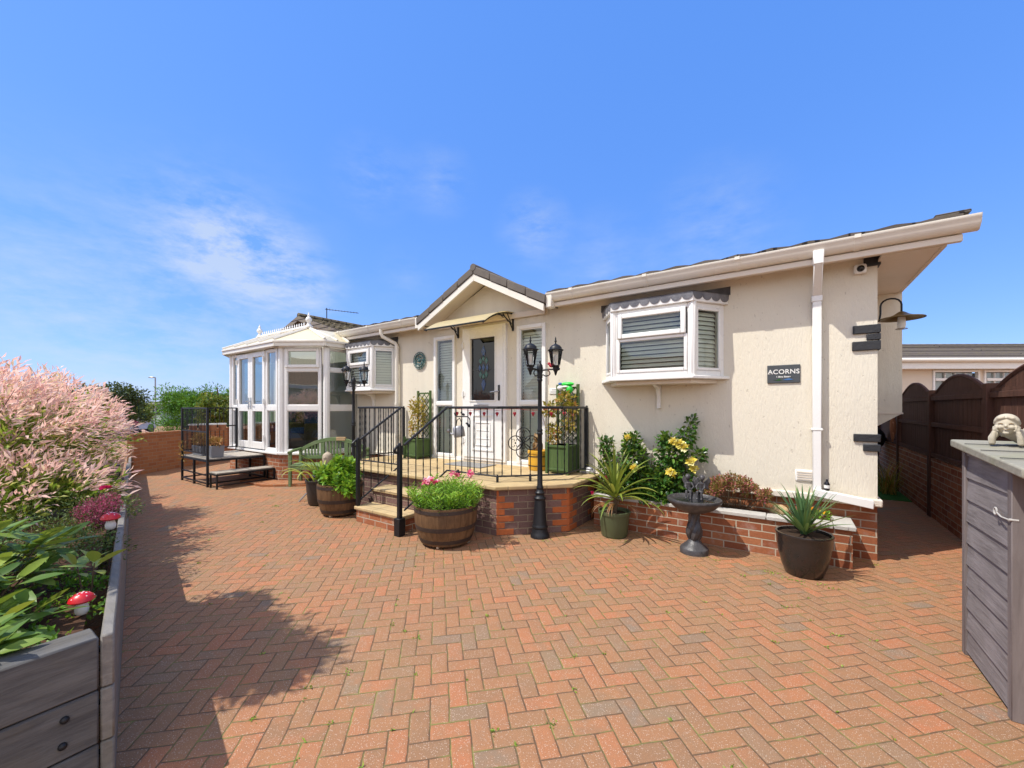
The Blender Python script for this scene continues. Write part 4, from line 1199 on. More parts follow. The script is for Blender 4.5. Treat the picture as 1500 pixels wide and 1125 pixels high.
rr_ = thing('railing', 'black iron railing with a clover scroll on the lamp side of the terrace', 'railing', (-2.7,3.9,.57), 'terrace railings')
rail_run(rr_, [(-3.64,3.10,1.02,.27),(-3.64,3.80,1.45,.64)], 0, 0)
rail_run(rr_, [(-3.64,3.80,1.45,.64),(-2.83,3.80,1.45,.64),(-2.27,4.36,1.45,.64),(-2.25,5.02,1.45,.64)], 0, 0)
post(rr_, -3.635, 3.03, 0, 1.02, .023, .20); curl(rr_, -3.635, 3.03, 1.03)
post(rr_, -2.25, 5.03, .57, 1.45, .02)
post(rr_, -2.83, 3.80, .57, .64, .012); post(rr_, -2.55, 4.08, .50, .64, .012); post(rr_, -3.45, 3.80, .57, .64, .02)
nrm = Vector((.707,-.707,0))
qc = Vector((-2.61,4.02,1.03)); al = Vector((.707,.707,0))
m = MB()
for (a,z) in ((.095,0),(-.095,0),(0,.095),(0,-.095)):
    c_ = qc + al*a + Vector((0,0,z)); m.torus(c_, .085, .006, nrm, 20, 5)
    for s1 in (-1,1):
        for s2 in (-1,1):
            sc = []
            for k in range(10):
                w_ = k/9*4.2; r_ = .036*(1-k/12)
                sc.append(c_ + al*(s1*(.022+r_*cos(w_)*.7)) + Vector((0,0,s2*(.028+r_*sin(w_)*.7))))
            m.tube(sc, .0035, 4)
    m.ball(c_, .012, 6, 5)
m.build('clover_scroll', MT['black'], rr_)
rl = thing('railing', 'black iron railing on the bench side of the terrace steps', 'railing', (-5.3,3.9,.57), 'terrace railings')
rail_run(rl, [(-4.53,3.14,1.04,.27),(-4.53,3.80,1.45,.64)], 0, 0)
rail_run(rl, [(-4.53,3.80,1.45,.64),(-5.52,3.80,1.45,.64),(-5.9,4.22,1.45,.64),(-5.92,5.02,1.45,.64)], 0, 0)
post(rl, -4.53, 3.11, .20, 1.04, .021); curl(rl, -4.53, 3.11, 1.05)
post(rl, -5.92, 5.03, .57, 1.45, .02); post(rl, -5.52, 3.80, .57, .66, .014); post(rl, -4.53, 3.78, .57, .70, .018)

# red bird bunting along the handrail
bt = thing('bunting', 'string of small red fabric hearts along the terrace railing', 'bunting', (-3.0,3.84,1.36))
pth = [(-3.5,3.835),(-3.28,3.835),(-3.06,3.835),(-2.86,3.83),(-2.70,3.965),(-2.54,4.125),(-2.38,4.285),(-2.29,4.45)]
m = MB(); m.tube([(x,y,1.435-(.02 if i % 2 else 0)) for i,(x,y) in enumerate(pth)], .002, 4); m.build('string', MT['redfelt'], bt)
for i,(x,y) in enumerate(pth):
    m = MB(); z = 1.37
    m.ball((x-.010,y+.004,z+.012),(.014,.009,.015),8,6); m.ball((x+.010,y+.004,z+.012),(.014,.009,.015),8,6)
    m.lathe([(.0,-.032),(.020,.008)], (x,y+.004,z), 8); m.cyl((x,y,z+.02),(x,y,1.43),.0015,seg=4)
    m.build('heart', MT['redfelt'], bt)

# ================================================================ lamp posts
lx, ly = -2.31, 3.90
lamp = thing('lamp_post', 'black twin lantern garden lamp post in front of the brick terrace by the cordyline pot', 'lamp post', (lx,ly,0), 'twin lantern lamp posts')
m = MB()
m.lathe([(.108,0),(.108,.028),(.095,.045),(.088,.075),(.080,.10),(.088,.108),(.090,.122),(.082,.135),(.078,.15),(.060,.40),(.058,.415),(.066,.425),(.066,.44),(.050,.455),(.046,.475),(.054,.485),(.054,.50),(.040,.515),(.034,.535),(.040,.545),(.038,.56),(.031,.58),(.028,.80)], (lx,ly,0), 16)
m.build('pedestal', MT['black'], lamp)
m = MB()
m.lathe([(.0275,.80),(.0255,1.14),(.032,1.15),(.033,1.165),(.027,1.175),(.031,1.19),(.031,1.20),(.0245,1.215),(.022,1.74),(.029,1.75),(.029,1.765),(.024,1.775),(.03,1.785),(.03,1.80),(.026,1.82),(.034,1.85),(.036,1.89),(.028,1.93),(.014,1.945),(.010,1.955),(.013,1.965),(.0,1.985)], (lx,ly,0), 14)
m.build('post', MT['black'], lamp)
for (dx,dy) in ((0,-1),(1,0)):
    a = .20
    px, py = lx+dx*a, ly+dy*a
    m = MB(); m.tube([(lx,ly,1.865),(lx+dx*.1,ly+dy*.1,1.872),(px+dx*.03,py+dy*.03,1.872)], .011, 6)
    sc = [(lx+dx*.02,ly+dy*.02,1.80)]
    for k in range(12):
        w_ = -1.2+k*.36; sc.append((lx+dx*(.085+.045*sin(w_)), ly+dy*(.085+.045*sin(w_)), 1.83-.03*cos(w_)))
    m.tube(sc, .0065, 5); m.ball((px+dx*.035,py+dy*.035,1.872), .018, 8, 6)
    m.lathe([(.0,1.795),(.012,1.815),(.018,1.84),(.03,1.86),(.03,1.885),(.042,1.895),(.046,1.91)], (px,py,0), 10)
    arm = m.build('arm', MT['black'], lamp)
    hz = 1.912
    m = MB()
    for k in range(6):
        w_ = 2*PI*k/6+.5
        m.cyl((px+.046*cos(w_),py+.046*sin(w_),hz),(px+.072*cos(w_),py+.072*sin(w_),hz+.165),.0042,seg=5)
    m.torus((px,py,hz+.145),.071,.004,(0,0,1),12,4)
    m.lathe([(.086,hz+.160),(.089,hz+.168),(.070,hz+.176),(.064,hz+.198),(.046,hz+.218),(.022,hz+.228),(.009,hz+.236),(.008,hz+.252),(.014,hz+.262),(.007,hz+.278),(.009,hz+.288),(.0,hz+.318)], (px,py,0), 12)
    lt = m.build('lantern', MT['black'], lamp, smooth=50)
    m = MB(); m.lathe([(.043,hz+.004),(.068,hz+.16)], (px,py,0), 6, rot=.5, cap=False); m.build('glass', MT['lamp_glass'], lt, smooth=0)
    m = MB(); m.lathe([(.013,hz),(.013,hz+.03),(.020,hz+.05),(.024,hz+.075),(.021,hz+.11),(.0,hz+.12)], (px,py,0), 10); m.build('bulb', MT['bulb'], lt)
dup(lamp, (-5.90,4.02-.05,0), 'black twin lantern garden lamp post between the green bench and the terrace steps', PI)
t = thing('bird_ornament', 'small red bird ornament perched on the lamp post arm', 'ornament', (lx+.16,ly-.01,1.88))
m = MB(); m.ball((lx+.15,ly,1.915),(.035,.02,.024)); m.ball((lx+.118,ly,1.935),.017,8,6); m.cyl((lx+.17,ly,1.91),(lx+.235,ly,1.875),.012,.004,6); m.lathe([(.006,0),(0,.018)],(lx+.104,ly,1.935),6,axis=(-1,0,-.1)); m.build('bird', MT['redfelt'], t)
m = MB(); m.tube([(lx+.12,ly-.01,1.90),(lx+.122,ly-.012,1.80),(lx+.118,ly-.01,1.70)],.0025,4); m.build('string', MT['redfelt'], t)

# ================================================================ on the terrace
def trellis_box(x, y, w, h, label, zt):
    t = thing('trellis_planter', label, 'planter', (x,y,.571), 'green trellis planters')
    z = .571
    m = MB(); m.box(x-w/2+.02,x+w/2-.02,y-w/2+.02,y+w/2-.02,z+.02,z+h-.02); bx = m.build('box', MT['planter_green'], t, bevel=.004)
    m = MB()
    for sx in (-1,1):
        for sy in (-1,1):
            cx_, cy_ = x+sx*(w/2-.015), y+sy*(w/2-.015)
            m = MB(); m.box(cx_-.018,cx_+.018,cy_-.018,cy_+.018,z,(zt if sy > 0 else z+h+.015)); m.build('corner_post', MT['planter_green'], t, bevel=.004)
    m = MB()
    for q_ in (z+.045,z+h-.05):
        m = MB(); m.box(x-w/2+.02,x+w/2-.02,y-w/2+.004,y-w/2+.018,q_,q_+.03); m.build('rail', MT['planter_green'], t, bevel=.004)
        m = MB(); m.box(x+w/2-.018,x+w/2-.004,y-w/2+.02,y+w/2-.02,q_,q_+.03); m.build('rail', MT['planter_green'], t, bevel=.004)
    m = MB(); yb = y+w/2-.015; st = .085
    k = -8
    while k < 26:
        for sg in (-1,1):
            # diagonal laths clipped to the panel
            pts = []
            for i in range(41):
                u = i/40*w*1.0; v = k*st + sg*u
                if 0 <= v <= zt-z-h-.03: pts.append((u,v))
            if len(pts) > 3:
                (u0,v0),(u1,v1) = pts[0],pts[-1]
                a_ = (x-w/2+u0, yb+sg*.005, z+h+v0); b_ = (x-w/2+u1, yb+sg*.005, z+h+v1)
                m.tube([a_,b_], .008, 4)
        k += 1.35
    m.box(x-w/2,x+w/2,yb-.012,yb+.012,zt-.06,zt-.035)
    m.build('lattice', MT['planter_green'], t)
    m = MB(); m.box(x-w/2+.025,x+w/2-.025,y-w/2+.025,y+w/2-.025,z+h-.035,z+h-.02); m.build('soil', MT['soil'], t)
    return t
trellis_box(-5.36, 4.86, .34, .36, 'green painted trellis planter with straw coloured climber, left of the tall window', 1.75)
trellis_box(-2.53, 4.87, .34, .40, 'green painted trellis planter with autumn coloured vine, beside the railing post', 1.77)
t = thing('climbing_plant', 'straw coloured dried climber on the trellis left of the door', 'climber', (-5.4,4.9,.93))
stems('stem', MT['dry'], t, [[(-5.4+.06*k,4.87,.92),(-5.47+.05*k,4.9+.02*k,1.2),(-5.44+.04*k,4.95,1.72-.08*abs(k))] for k in (-2,-1,0,1,2)], .006)
cloud('foliage', MT['l_vine'], t, [(-5.38,4.93,1.35,.13,.07,.32),(-5.5,4.9,1.45,.09,.06,.18),(-5.52,4.88,1.1,.08,.06,.16)], 420, .055, .035, (.35,.95), .1, .1)
t = thing('climbing_plant', 'yellow and orange leaved vine climbing the trellis by the railing post', 'climber', (-2.53,4.86,.97))
stems('stem', MT['dry'], t, [[(-2.55,4.82,.97),(-2.62,4.85,1.25),(-2.56,4.93,1.62)],[(-2.5,4.84,.97),(-2.46,4.9,1.3),(-2.5,4.94,1.6)],[(-2.56,4.8,.97),(-2.72,4.74,1.2),(-2.76,4.70,1.38)]], .006)
cloud('foliage', MT['l_vine'], t, [(-2.53,4.93,1.56,.14,.08,.11),(-2.40,4.90,1.42,.07,.06,.1),(-2.69,4.8,1.42,.11,.08,.10),(-2.64,4.82,1.1,.10,.07,.16),(-2.45,4.9,1.2,.08,.06,.1)], 480, .06, .045, (.05,1), .1, .1)
t = thing('garden_ornament', 'bright green plastic ornament with white and blue patches on top of the right trellis', 'ornament', (-2.52,5.0,1.70))
m = MB(); m.ball((-2.47,4.96,1.70),(.05,.045,.055)); m.ball((-2.50,4.96,1.77),(.10,.05,.03)); m.build('body', MT['green_plastic'], t)
m = MB(); m.ball((-2.60,4.94,1.72),(.045,.04,.035)); m.ball((-2.52,4.93,1.735),(.05,.02,.015)); m.build('white_patch', MT['white'], t)
m = MB(); m.ball((-2.60,4.94,1.775),(.03,.03,.02)); m.build('blue_patch', MT['bluefab'], t)
# yellow tub with squirrel-like ornament
t = thing('plant_tub', 'yellow wooden tub beside the tall window right of the door', 'tub', (-2.93,4.90,.571))
m = MB(); m.lathe([(.125,0),(.14,.05),(.142,.12),(.138,.235),(.15,.24),(.15,.275),(.13,.28),(.125,.255)], (-2.93,4.90,.571), 20); tb = m.build('tub', MT['yellow_pot'], t)
m = MB(); m.lathe([(.1425,.06),(.144,.075)], (-2.93,4.90,.571), 20, cap=False); m.lathe([(.144,.19),(.144,.205)], (-2.93,4.90,.571), 20, cap=False); m.build('band', MT['hoop'], tb)
m = MB(); m.lathe([(.0,.25),(.128,.25)], (-2.93,4.90,.571), 16, cap=False); m.build('soil', MT['soil'], t)
t = thing('owl_ornament', 'brown owl ornament standing in the yellow tub', 'ornament', (-2.93,4.90,.82))
m = MB(); m.ball((-2.93,4.90,.90),(.06,.055,.085)); m.ball((-2.93,4.885,1.02),(.062,.058,.06)); m.lathe([(.022,0),(0,.04)],(-2.97,4.885,1.06),6); m.lathe([(.022,0),(0,.04)],(-2.89,4.885,1.06),6); m.lathe([(.012,0),(0,.03)],(-2.93,4.83,1.015),6,axis=(0,-1,-.5))
for s_ in (-1,1): m.ball((-2.93+s_*.055,4.89,.90),(.02,.04,.07),8,6)
m.build('body', MT['owl'], t)
m = MB()
for s_ in (-1,1): m.ball((-2.93+s_*.024,4.831,1.03),(.016,.008,.016),8,6)
m.build('eye', MT['brass'], t)
m = MB(); m.box(-4.40,-3.68,4.52,4.92,.571,.583); tag(m.build('doormat', MT['mat'], None, (-4.04,4.72,.571), bevel=.004), 'flat grey doormat on the terrace in front of the white door', 'doormat')
m = MB(); m.box(-2.30,-2.12,4.96,5.035,.571,.62); m.ball((-2.2,5.0,.63),(.06,.03,.03)); tag(m.build('hose_reel_cover', MT['galv'], None, (-2.2,5.0,.571), bevel=.01), 'crumpled grey cover by the railing end post', 'cover')
# shepherd hook and watering can
hk = thing('plant_hook', 'black crook post with small iron birds behind the railing', 'hook', (-3.44,4.02,.571))
m = MB(); m.tube([(-3.44,4.02,.571),(-3.44,4.02,1.28),(-3.45,4.02,1.31),(-3.49,4.02,1.33),(-3.66,4.02,1.33),(-3.70,4.02,1.345),(-3.715,4.02,1.38)], .0075, 8); m.build('crook', MT['black'], hk)
for (x,z,a) in ((-3.56,1.36,.3),(-3.47,1.22,.9)):
    m = MB(); q_ = Matrix.Rotation(a,3,'Y'); m.ball((x,4.02,z),(.035,.014,.018),8,6,q_); m.ball((x-.03,4.02,z+.022),.013,6,5); m.build('iron_bird', MT['black'], hk)
wc = thing('watering_can', 'small galvanised watering can hanging from the black crook', 'watering can', (-3.62,4.0,1.1))
m = MB(); ax = Vector((-.22,0,.97)); c0 = Vector((-3.60,4.0,1.06)); m.lathe([(.07,0),(.075,.01),(.075,.12),(.07,.13),(.055,.145)], c0, 18, axis=ax); m.build('body', MT['galv'], wc)
m = MB(); m.tube([c0+Vector((-.06,0,.03)), c0+Vector((-.15,0,.035)), c0+Vector((-.19,0,.06))], [.016,.012,.01], 8); m.lathe([(.012,0),(.035,.03),(.035,.034)], c0+Vector((-.18,0,.055)), 10, axis=(-.6,0,.7)); m.build('spout', MT['galv'], wc)
m = MB(); m.tube([c0+Vector((-.07,0,.14)), c0+Vector((-.05,0,.22)), c0+Vector((.0,0,.25)), c0+Vector((.03,0,.19)), c0+Vector((.02,0,.14))], .006, 6); m.build('handle', MT['black'], wc)

# ================================================================ on the wall
t = thing('wall_ornament', 'round teal metal sun ornament on the wall left of the tall window', 'ornament', (-5.53,WY-.01,2.30))
m = MB(); q_ = (-5.53,WY-.022,2.30)
m.torus(q_, .118, .012, (0,1,0), 26, 6); m.torus(q_, .155, .006, (0,1,0), 26, 5)
for k in range(20):
    w_ = 2*PI*k/20; m.cyl((q_[0]+.118*cos(w_),q_[1],q_[2]+.118*sin(w_)),(q_[0]+.155*cos(w_),q_[1],q_[2]+.155*sin(w_)),.006,seg=5)
for k in range(8):
    w_ = 2*PI*k/8+.2; m.ball((q_[0]+.07*cos(w_),q_[1],q_[2]+.07*sin(w_)),(.020,.01,.020),8,5)
m.ball(q_, (.032,.02,.032), 12, 8)
sp = [(q_[0]+(.02+.012*k)*cos(.8*k),q_[1]-.012,q_[2]+(.02+.012*k)*sin(.8*k)) for k in range(9)]
m.tube(sp, .008, 5); m.build('ornament', MT['teal'], t)
def letters(txt, size, x, y, z, mat, parent, align='CENTER', bold=0.0, depth=.002, sx=1.0, name='lettering'):
    cu = bpy.data.curves.new(name, 'FONT'); cu.body = txt; cu.size = size; cu.align_x = align; cu.align_y = 'CENTER'
    cu.extrude = depth; cu.offset = bold; cu.space_character = 1.05
    ob = bpy.data.objects.new('tmp_text', cu); COL.objects.link(ob)
    dg = bpy.context.evaluated_depsgraph_get(); me = bpy.data.meshes.new_from_object(ob.evaluated_get(dg))
    bpy.data.objects.remove(ob)
    me.transform(Matrix.Translation(Vector((x,y,z))-wloc(parent)) @ Matrix.Rotation(PI/2,4,'X') @ Matrix.Scale(sx,4,(1,0,0)))
    me.materials.clear(); me.materials.append(mat)
    o = bpy.data.objects.new(name, me); COL.objects.link(o); o.parent = parent; return o
sg = thing('house_sign', 'dark slate sign lettered ACORNS on the wall beside the square downpipe', 'sign', (-.055,WY,1.80))
m = MB(); m.box(-.198,.088,WY-.014,WY-.002,1.705,1.895); m.build('plate', MT['sign'], sg, bevel=.012, segs=3)
letters('ACORNS', .066, -.055, WY-.0155, 1.822, MT['white'], sg, bold=.0008, sx=1.0)
m = MB()
for (xx,ww) in ((-.182,.012),(.066,.014)): m.box(xx,xx+ww,WY-.0165,WY-.0145,1.798,1.802)
m.build('flourish', MT['coping'], sg, smooth=0)
letters('1 Elms Estate', .022, -.055, WY-.0155, 1.771, MT['white'], sg, bold=.0008)
m = MB()
m.extrude([(-.145,WY-.0145,1.737),(-.115,WY-.0145,1.738),(-.093,WY-.0145,1.752),(-.072,WY-.0145,1.736),(-.10,WY-.0145,1.733)], (0,-.002,0)); m.build('hill_emblem', MT['turf'], sg, smooth=0)
m = MB()
m.extrude([(-.06,WY-.0145,1.738),(-.035,WY-.0145,1.749),(-.005,WY-.0145,1.755),(.03,WY-.0145,1.738),(-.02,WY-.0145,1.734)], (0,-.002,0)); m.build('hill_emblem', MT['bluefab'], sg, smooth=0)
t = thing('name_plaque', 'small white plaque on the wall beside the tall window and trellis', 'plaque', (-2.74,WY,1.685))
m = MB(); m.box(-2.845,-2.64,WY-.012,WY-.002,1.645,1.725); m.build('plate', MT['white'], t, bevel=.004)
m = MB()
for (a,b_,z) in ((-2.80,-2.69,1.698),(-2.825,-2.66,1.668)): m.box(a,b_,WY-.0135,WY-.0125,z,z+.012)
m.build('worn_writing', MT['coping'], t, smooth=0)
t = thing('security_camera', 'white dome security camera under the eaves at the house corner', 'camera', (.555,WY,2.77))
m = MB(); m.box(.505,.60,WY-.06,WY-.002,2.725,2.815); m.build('housing', MT['white'], t, bevel=.02, segs=3)
m = MB(); m.ball((.553,WY-.06,2.768),(.03,.03,.03),14,10); m.build('lens', MT['cam_black'], t)
t = thing('wall_lamp', 'gooseneck wall lamp with wide brass shade on the shaded end wall', 'wall lamp', (XR,5.62,2.36))
yl = 5.62; xl = .935
m = MB()
hp = [(XR,yl,2.335),(XR+.05,yl,2.335),(XR+.085,yl,2.355),(XR+.095,yl,2.42)]
for k in range(9):
    w_ = PI-k*PI/8; hp.append((.855+.08*cos(w_), yl, 2.50+.07*sin(w_)))
hp.append((xl,yl,2.41)); m.tube(hp, .0085, 8); m.lathe([(.04,0),(.04,.012)], (XR,yl,2.335), 12, axis=(1,0,0)); m.build('arm', MT['black'], t)
m = MB(); m.lathe([(.18,2.352),(.178,2.36),(.10,2.378),(.06,2.395),(.035,2.415),(.02,2.425),(.02,2.42),(.09,2.374),(.17,2.352)], (xl,yl,0), 24, cap=False); m.build('shade', MT['brass'], t)
m = MB(); m.lathe([(.028,2.37),(.032,2.34),(.034,2.29),(.028,2.255),(.0,2.24)], (xl,yl,0), 12); m.build('bulb', MT['bulb'], t)
m = MB(); m.torus((xl,yl,2.25),.045,.003,(0,0,1),14,4); m.build('guard', MT['brass'], t)
t = thing('bottle', 'small dark bottle with white label at the foot of the square downpipe', 'bottle', (.30,WY-.075,.66))
m = MB(); m.lathe([(.022,0),(.024,.01),(.024,.06),(.018,.075),(.010,.085),(.010,.105),(.0,.106)], (.30,WY-.068,.64), 10); m.build('body', MT['cam_black'], t)
m = MB(); m.lathe([(.0248,.02),(.0248,.05)], (.30,WY-.068,.64), 10, cap=False); m.build('label', MT['white'], t)
# ================================================================ brick planter along the wall
bp = thing('brick_planter', 'low red brick planter with concrete coping along the cream wall', 'planter', (-.78,4.85,0))
b = MB(); b.box(-2.0,.462,4.69,4.80,0,.345); b.box(.352,.462,4.80,5.09,0,.345); b.build('brick_wall', MT['brick'], bp, smooth=0)
b = MB()
xx = -2.02
while xx < .2:
    x2 = min(xx+.61, .33)
    b.box(xx,x2-.004,4.665,4.825,.346,.385); xx += .61
b.box(.33,.487,4.665,5.066,.346,.385)
b.build('coping', MT['coping'], bp, bevel=.006)
b = MB(); 
V=[]; nx, ny = 40, 6
for j in range(ny+1):
    for i in range(nx+1):
        V.append((-1.99+2.33*i/nx, 4.805+.28*j/ny, .335+.03*rnd.random()))
F=[(j*(nx+1)+i, j*(nx+1)+i+1, (j+1)*(nx+1)+i+1, (j+1)*(nx+1)+i) for j in range(ny) for i in range(nx)]
b.add(V,F); b.build('soil', MT['mulch'], bp)

rb = thing('rose_bush', 'dark green rose bush with yellow blooms in the brick planter', 'rose bush', (-1.35,4.9,.36))
pth = []
for k in range(22):
    a = rnd.uniform(-.62,.36); h = rnd.uniform(.35,.75)
    pth.append([(-1.38+a*.4,4.9+rnd.uniform(-.05,.05),.34),(-1.38+a*.8,4.9+rnd.uniform(-.1,.06),.34+h*.5),(-1.38+a,4.9+rnd.uniform(-.14,.1),.34+h)])
pth += [[(-1.0,4.93,.4),(-.98,4.95,.9),(-.93,4.96,1.33)],[(-1.85,4.92,.4),(-1.92,4.93,.8),(-1.95,4.93,1.12)]]
stems('stem', MT['stem'], rb, pth, .007)
bl = [(-1.40,4.88,.56,.36,.17,.20),(-1.10,4.86,.62,.24,.17,.24),(-1.56,4.87,.80,.17,.14,.24),(-1.60,4.88,1.02,.11,.10,.12),(-1.12,4.85,.92,.18,.14,.16),(-1.18,4.85,1.07,.10,.09,.09),(-1.92,4.9,.95,.09,.08,.13),(-1.88,4.88,.68,.13,.10,.18),(-.97,4.93,1.12,.10,.05,.10),(-.92,4.95,1.29,.06,.05,.07),(-.83,4.92,.92,.07,.06,.07),(-1.3,4.78,.42,.38,.14,.10)]
cloud('foliage', MT['l_rose'], rb, bl, 5600, .054, .036, (.0,.95), .15, .3, zmin=.37, geo=leaf_big)
roses = [((-1.02,4.74,1.04),.05),((-.96,4.75,1.00),.05),((-1.07,4.73,1.07),.045),((-.89,4.77,.85),.05),((-.87,4.78,.77),.04),((-1.50,4.70,.74),.045),((-1.10,4.69,.73),.04),((-1.06,4.69,.70),.038),((-1.60,4.76,1.09),.034)]
for i,(c_,r_) in enumerate(roses):
    V,F,T = flower(c_, r_*1.5, 22, (0,1), i, (rnd.uniform(-.4,.4),-.8,.5), .5); tmesh('flower', V, F, T, MT['p_yellow'], rb)
t = thing('geranium', 'crimson flowers peeping out behind the cordyline pot', 'flower', (-1.86,4.84,.38))
cloud('foliage', MT['l_shrub'], t, [(-1.86,4.78,.48,.12,.07,.10)], 160, .05, .04, (.1,.7))
for i,c_ in enumerate(((-1.83,4.68,.60),(-1.79,4.66,.53),(-1.99,4.62,.40))):
    V,F,T = flower(c_, .035, 16, (0,1), 40+i, (0,-.8,.5)); tmesh('flower', V, F, T, MT['p_red'], t)
t = thing('spirea', 'low red tipped spirea shrub in the planter behind the bird bath', 'shrub', (-.48,4.9,.36))
pp = []
for k in range(46):
    a = rnd.uniform(-1,1); pp.append([(-.48+a*.10,4.9,.36),(-.48+a*.2,4.9+rnd.uniform(-.1,.04),.46),(-.48+a*.32+rnd.uniform(-.03,.03),4.9+rnd.uniform(-.16,.06),.48+.25*(1-.6*abs(a))*rnd.uniform(.5,1.15))])
stems('stem', MT['stem'], t, pp, .003)
cloud('foliage', MT['l_spirea'], t, [(p[2][0],p[2][1],p[2][2]-.02,.038,.038,.045) for p in pp], 4200, .032, .014, (0,1), .5, .1)
m = MB(); m.ball((-.09,4.90,.40),(.085,.06,.065),14,9); o = m.build('rock', MT['rock'], None, (-.09,4.90,.36)); tag(o, 'rounded sandy rock on the planter soil behind the yucca', 'rock')
for v_ in o.data.vertices: v_.co *= 1+.12*sin(v_.co.x*60)*cos(v_.co.z*50)
t = thing('pansies', 'yellow and orange pansies in the planter behind the yucca pot', 'flowers', (.19,4.88,.37))
cloud('foliage', MT['l_celery'], t, [(.14,4.86,.41,.10,.06,.05),(.27,4.86,.42,.05,.05,.05)], 230, .035, .022, (.1,.9))
for i,c_ in enumerate(((.10,4.80,.47),(.14,4.79,.45),(.18,4.80,.48),(.26,4.82,.46))):
    V,F,T = flower(c_, .03, 8, (0,1), 60+i, (-.2,-.9,.5), .2); tmesh('flower', V, F, T, MT['p_orange'], t)

# ================================================================ bird bath with statuette
bx, by = -.79, 4.36
bb = thing('bird_bath', 'dark pedestal bird bath in front of the brick planter', 'bird bath', (bx,by,0))
m = MB(); m.lathe([(.135,0),(.135,.045),(.128,.055),(.105,.075),(.075,.10),(.055,.125),(.05,.135)], (bx,by,0), 18, groove=.03); m.build('foot', MT['resin'], bb)
m = MB()
for k in range(4):
    path, rr = [], []
    for i in range(11):
        f = i/10; w_ = 2*PI*k/4 + f*2.2
        rb_ = .032 if f < .05 or f > .95 else .032+.022*sin(PI*min(1,f*1.6))
        path.append((bx+rb_*.75*cos(w_), by+rb_*.75*sin(w_), .13+.27*f)); rr.append(.03+.014*sin(PI*min(1,f*1.5)))
    m.tube(path, rr, 8)
m.build('pedestal', MT['resin'], bb)
m = MB(); m.lathe([(.05,.39),(.07,.40),(.13,.42),(.19,.45),(.235,.495),(.25,.515),(.255,.53),(.25,.543),(.235,.545),(.222,.53),(.15,.50),(.0,.49)], (bx,by,0), 28); m.build('bowl', MT['resin'], bb)
m = MB(); m.lathe([(.0,.515),(.215,.515)], (bx,by,0), 24, cap=False); m.build('water', MT['water'], bb)
fz = .50
st_ = thing('statuette', 'dark fairy statuette of two seated winged figures on the bird bath', 'statuette', (bx,by+.02,fz))
m = MB()
m.lathe([(.075,0),(.07,.05),(.06,.085),(.0,.09)], (bx+.01,by+.03,fz), 12); m.build('pedestal', MT['resin'], st_)
def seated(x, y, z, lean):
    m = MB()
    m.tube([(x,y,z),(x+lean*.01,y,z+.04),(x+lean*.015,y-.003,z+.075)], [.021,.017,.019], 8)
    m.tube([(x+lean*.015,y-.003,z+.075),(x+lean*.02,y-.006,z+.093)], .008, 6)
    m.ball((x+lean*.022,y-.010,z+.110), (.0175,.019,.021), 10, 8); m.ball((x+lean*.022,y-.004,z+.116), (.020,.019,.019), 10, 8)
    for s_ in (-1,1):
        m.tube([(x+s_*.010,y-.004,z+.004),(x+s_*.014,y-.05,z+.014),(x+s_*.014,y-.056,z-.03),(x+s_*.014,y-.066,z-.036)], [.012,.010,.007,.006], 6)
        m.tube([(x+lean*.015+s_*.018,y-.003,z+.072),(x+s_*.028,y-.012,z+.045),(x+s_*.015,y-.038,z+.028)], [.008,.0065,.005], 6)
        m.extrude([(x+s_*.006,y+.016,z+.06),(x+s_*.05,y+.03,z+.115),(x+s_*.062,y+.032,z+.085),(x+s_*.045,y+.028,z+.05),(x+s_*.05,y+.028,z+.025),(x+s_*.01,y+.016,z+.03)], (0,.006,0))
    m.v = [(x+(a-x)*1.4, y+(b_-y)*1.4, z+(c_-z)*1.4) for a,b_,c_ in m.v]; m.build('figure', MT['resin'], st_, fuse=.0036)
seated(bx-.045, by+.03, fz+.09, -.6); seated(bx+.055, by+.03, fz+.095, .5)

# ================================================================ pots on the paving
def pot(name, label, x, y, prof, mat, soilz, soilr, seg=26, rim=None):
    t = thing(name, label, 'pot', (x,y,0))
    m = MB(); m.lathe(prof, (x,y,0), seg); m.build('pot_body', mat, t, smooth=50)
    m = MB(); m.lathe([(.0,soilz+.012),(soilr*.6,soilz+.008),(soilr,soilz)], (x,y,0), 18, cap=False); m.build('soil', MT['soil'], t)
    return t
gx, gy = -1.64, 4.42
pot('plant_pot', 'olive green plastic pot holding the cordyline', gx, gy, [(.135,0),(.14,.01),(.145,.02),(.168,.25),(.178,.252),(.18,.285),(.168,.287),(.163,.26)], MT['pot_green'], .255, .165)
t = thing('cordyline', 'cordyline with long arching yellow green sword leaves in the olive pot', 'plant', (gx,gy,.26))
stems('trunk', MT['stem'], t, [[(gx,gy,.24),(gx+.015,gy,.34),(gx+.01,gy,.46)]], .028, .022, 8)
parts = []
g = random.Random(5)
for k in range(46):
    f = k/46; az = k*2.399+g.uniform(-.2,.2); el = .15+1.25*f+g.uniform(-.1,.1)
    parts.append(strap_geo((gx+.01,gy,.40+.08*f), az, el, g.uniform(.46,.66), g.uniform(.030,.044), (1.5-1.1*f)+g.uniform(-.2,.2), g.uniform(.2,.9)))
for k in range(9):
    parts.append(strap_geo((gx+.01,gy,.36), g.uniform(0,6.28), .1, g.uniform(.25,.4), .02, 1.6, 1.0))
V,F,T = join(parts); tmesh('foliage', V, F, T, MT['l_cord'], t)
yx, yy = .10, 4.34
pot('plant_pot', 'glossy black rounded pot holding the yucca at the planter end', yx, yy, [(.13,0),(.14,.01),(.165,.08),(.19,.18),(.203,.28),(.207,.34),(.213,.352),(.21,.362),(.195,.36),(.19,.33)], MT['pot_black'], .335, .19)
t = thing('yucca', 'spiky blue green yucca in the glossy black pot', 'plant', (yx,yy,.34))
parts = []
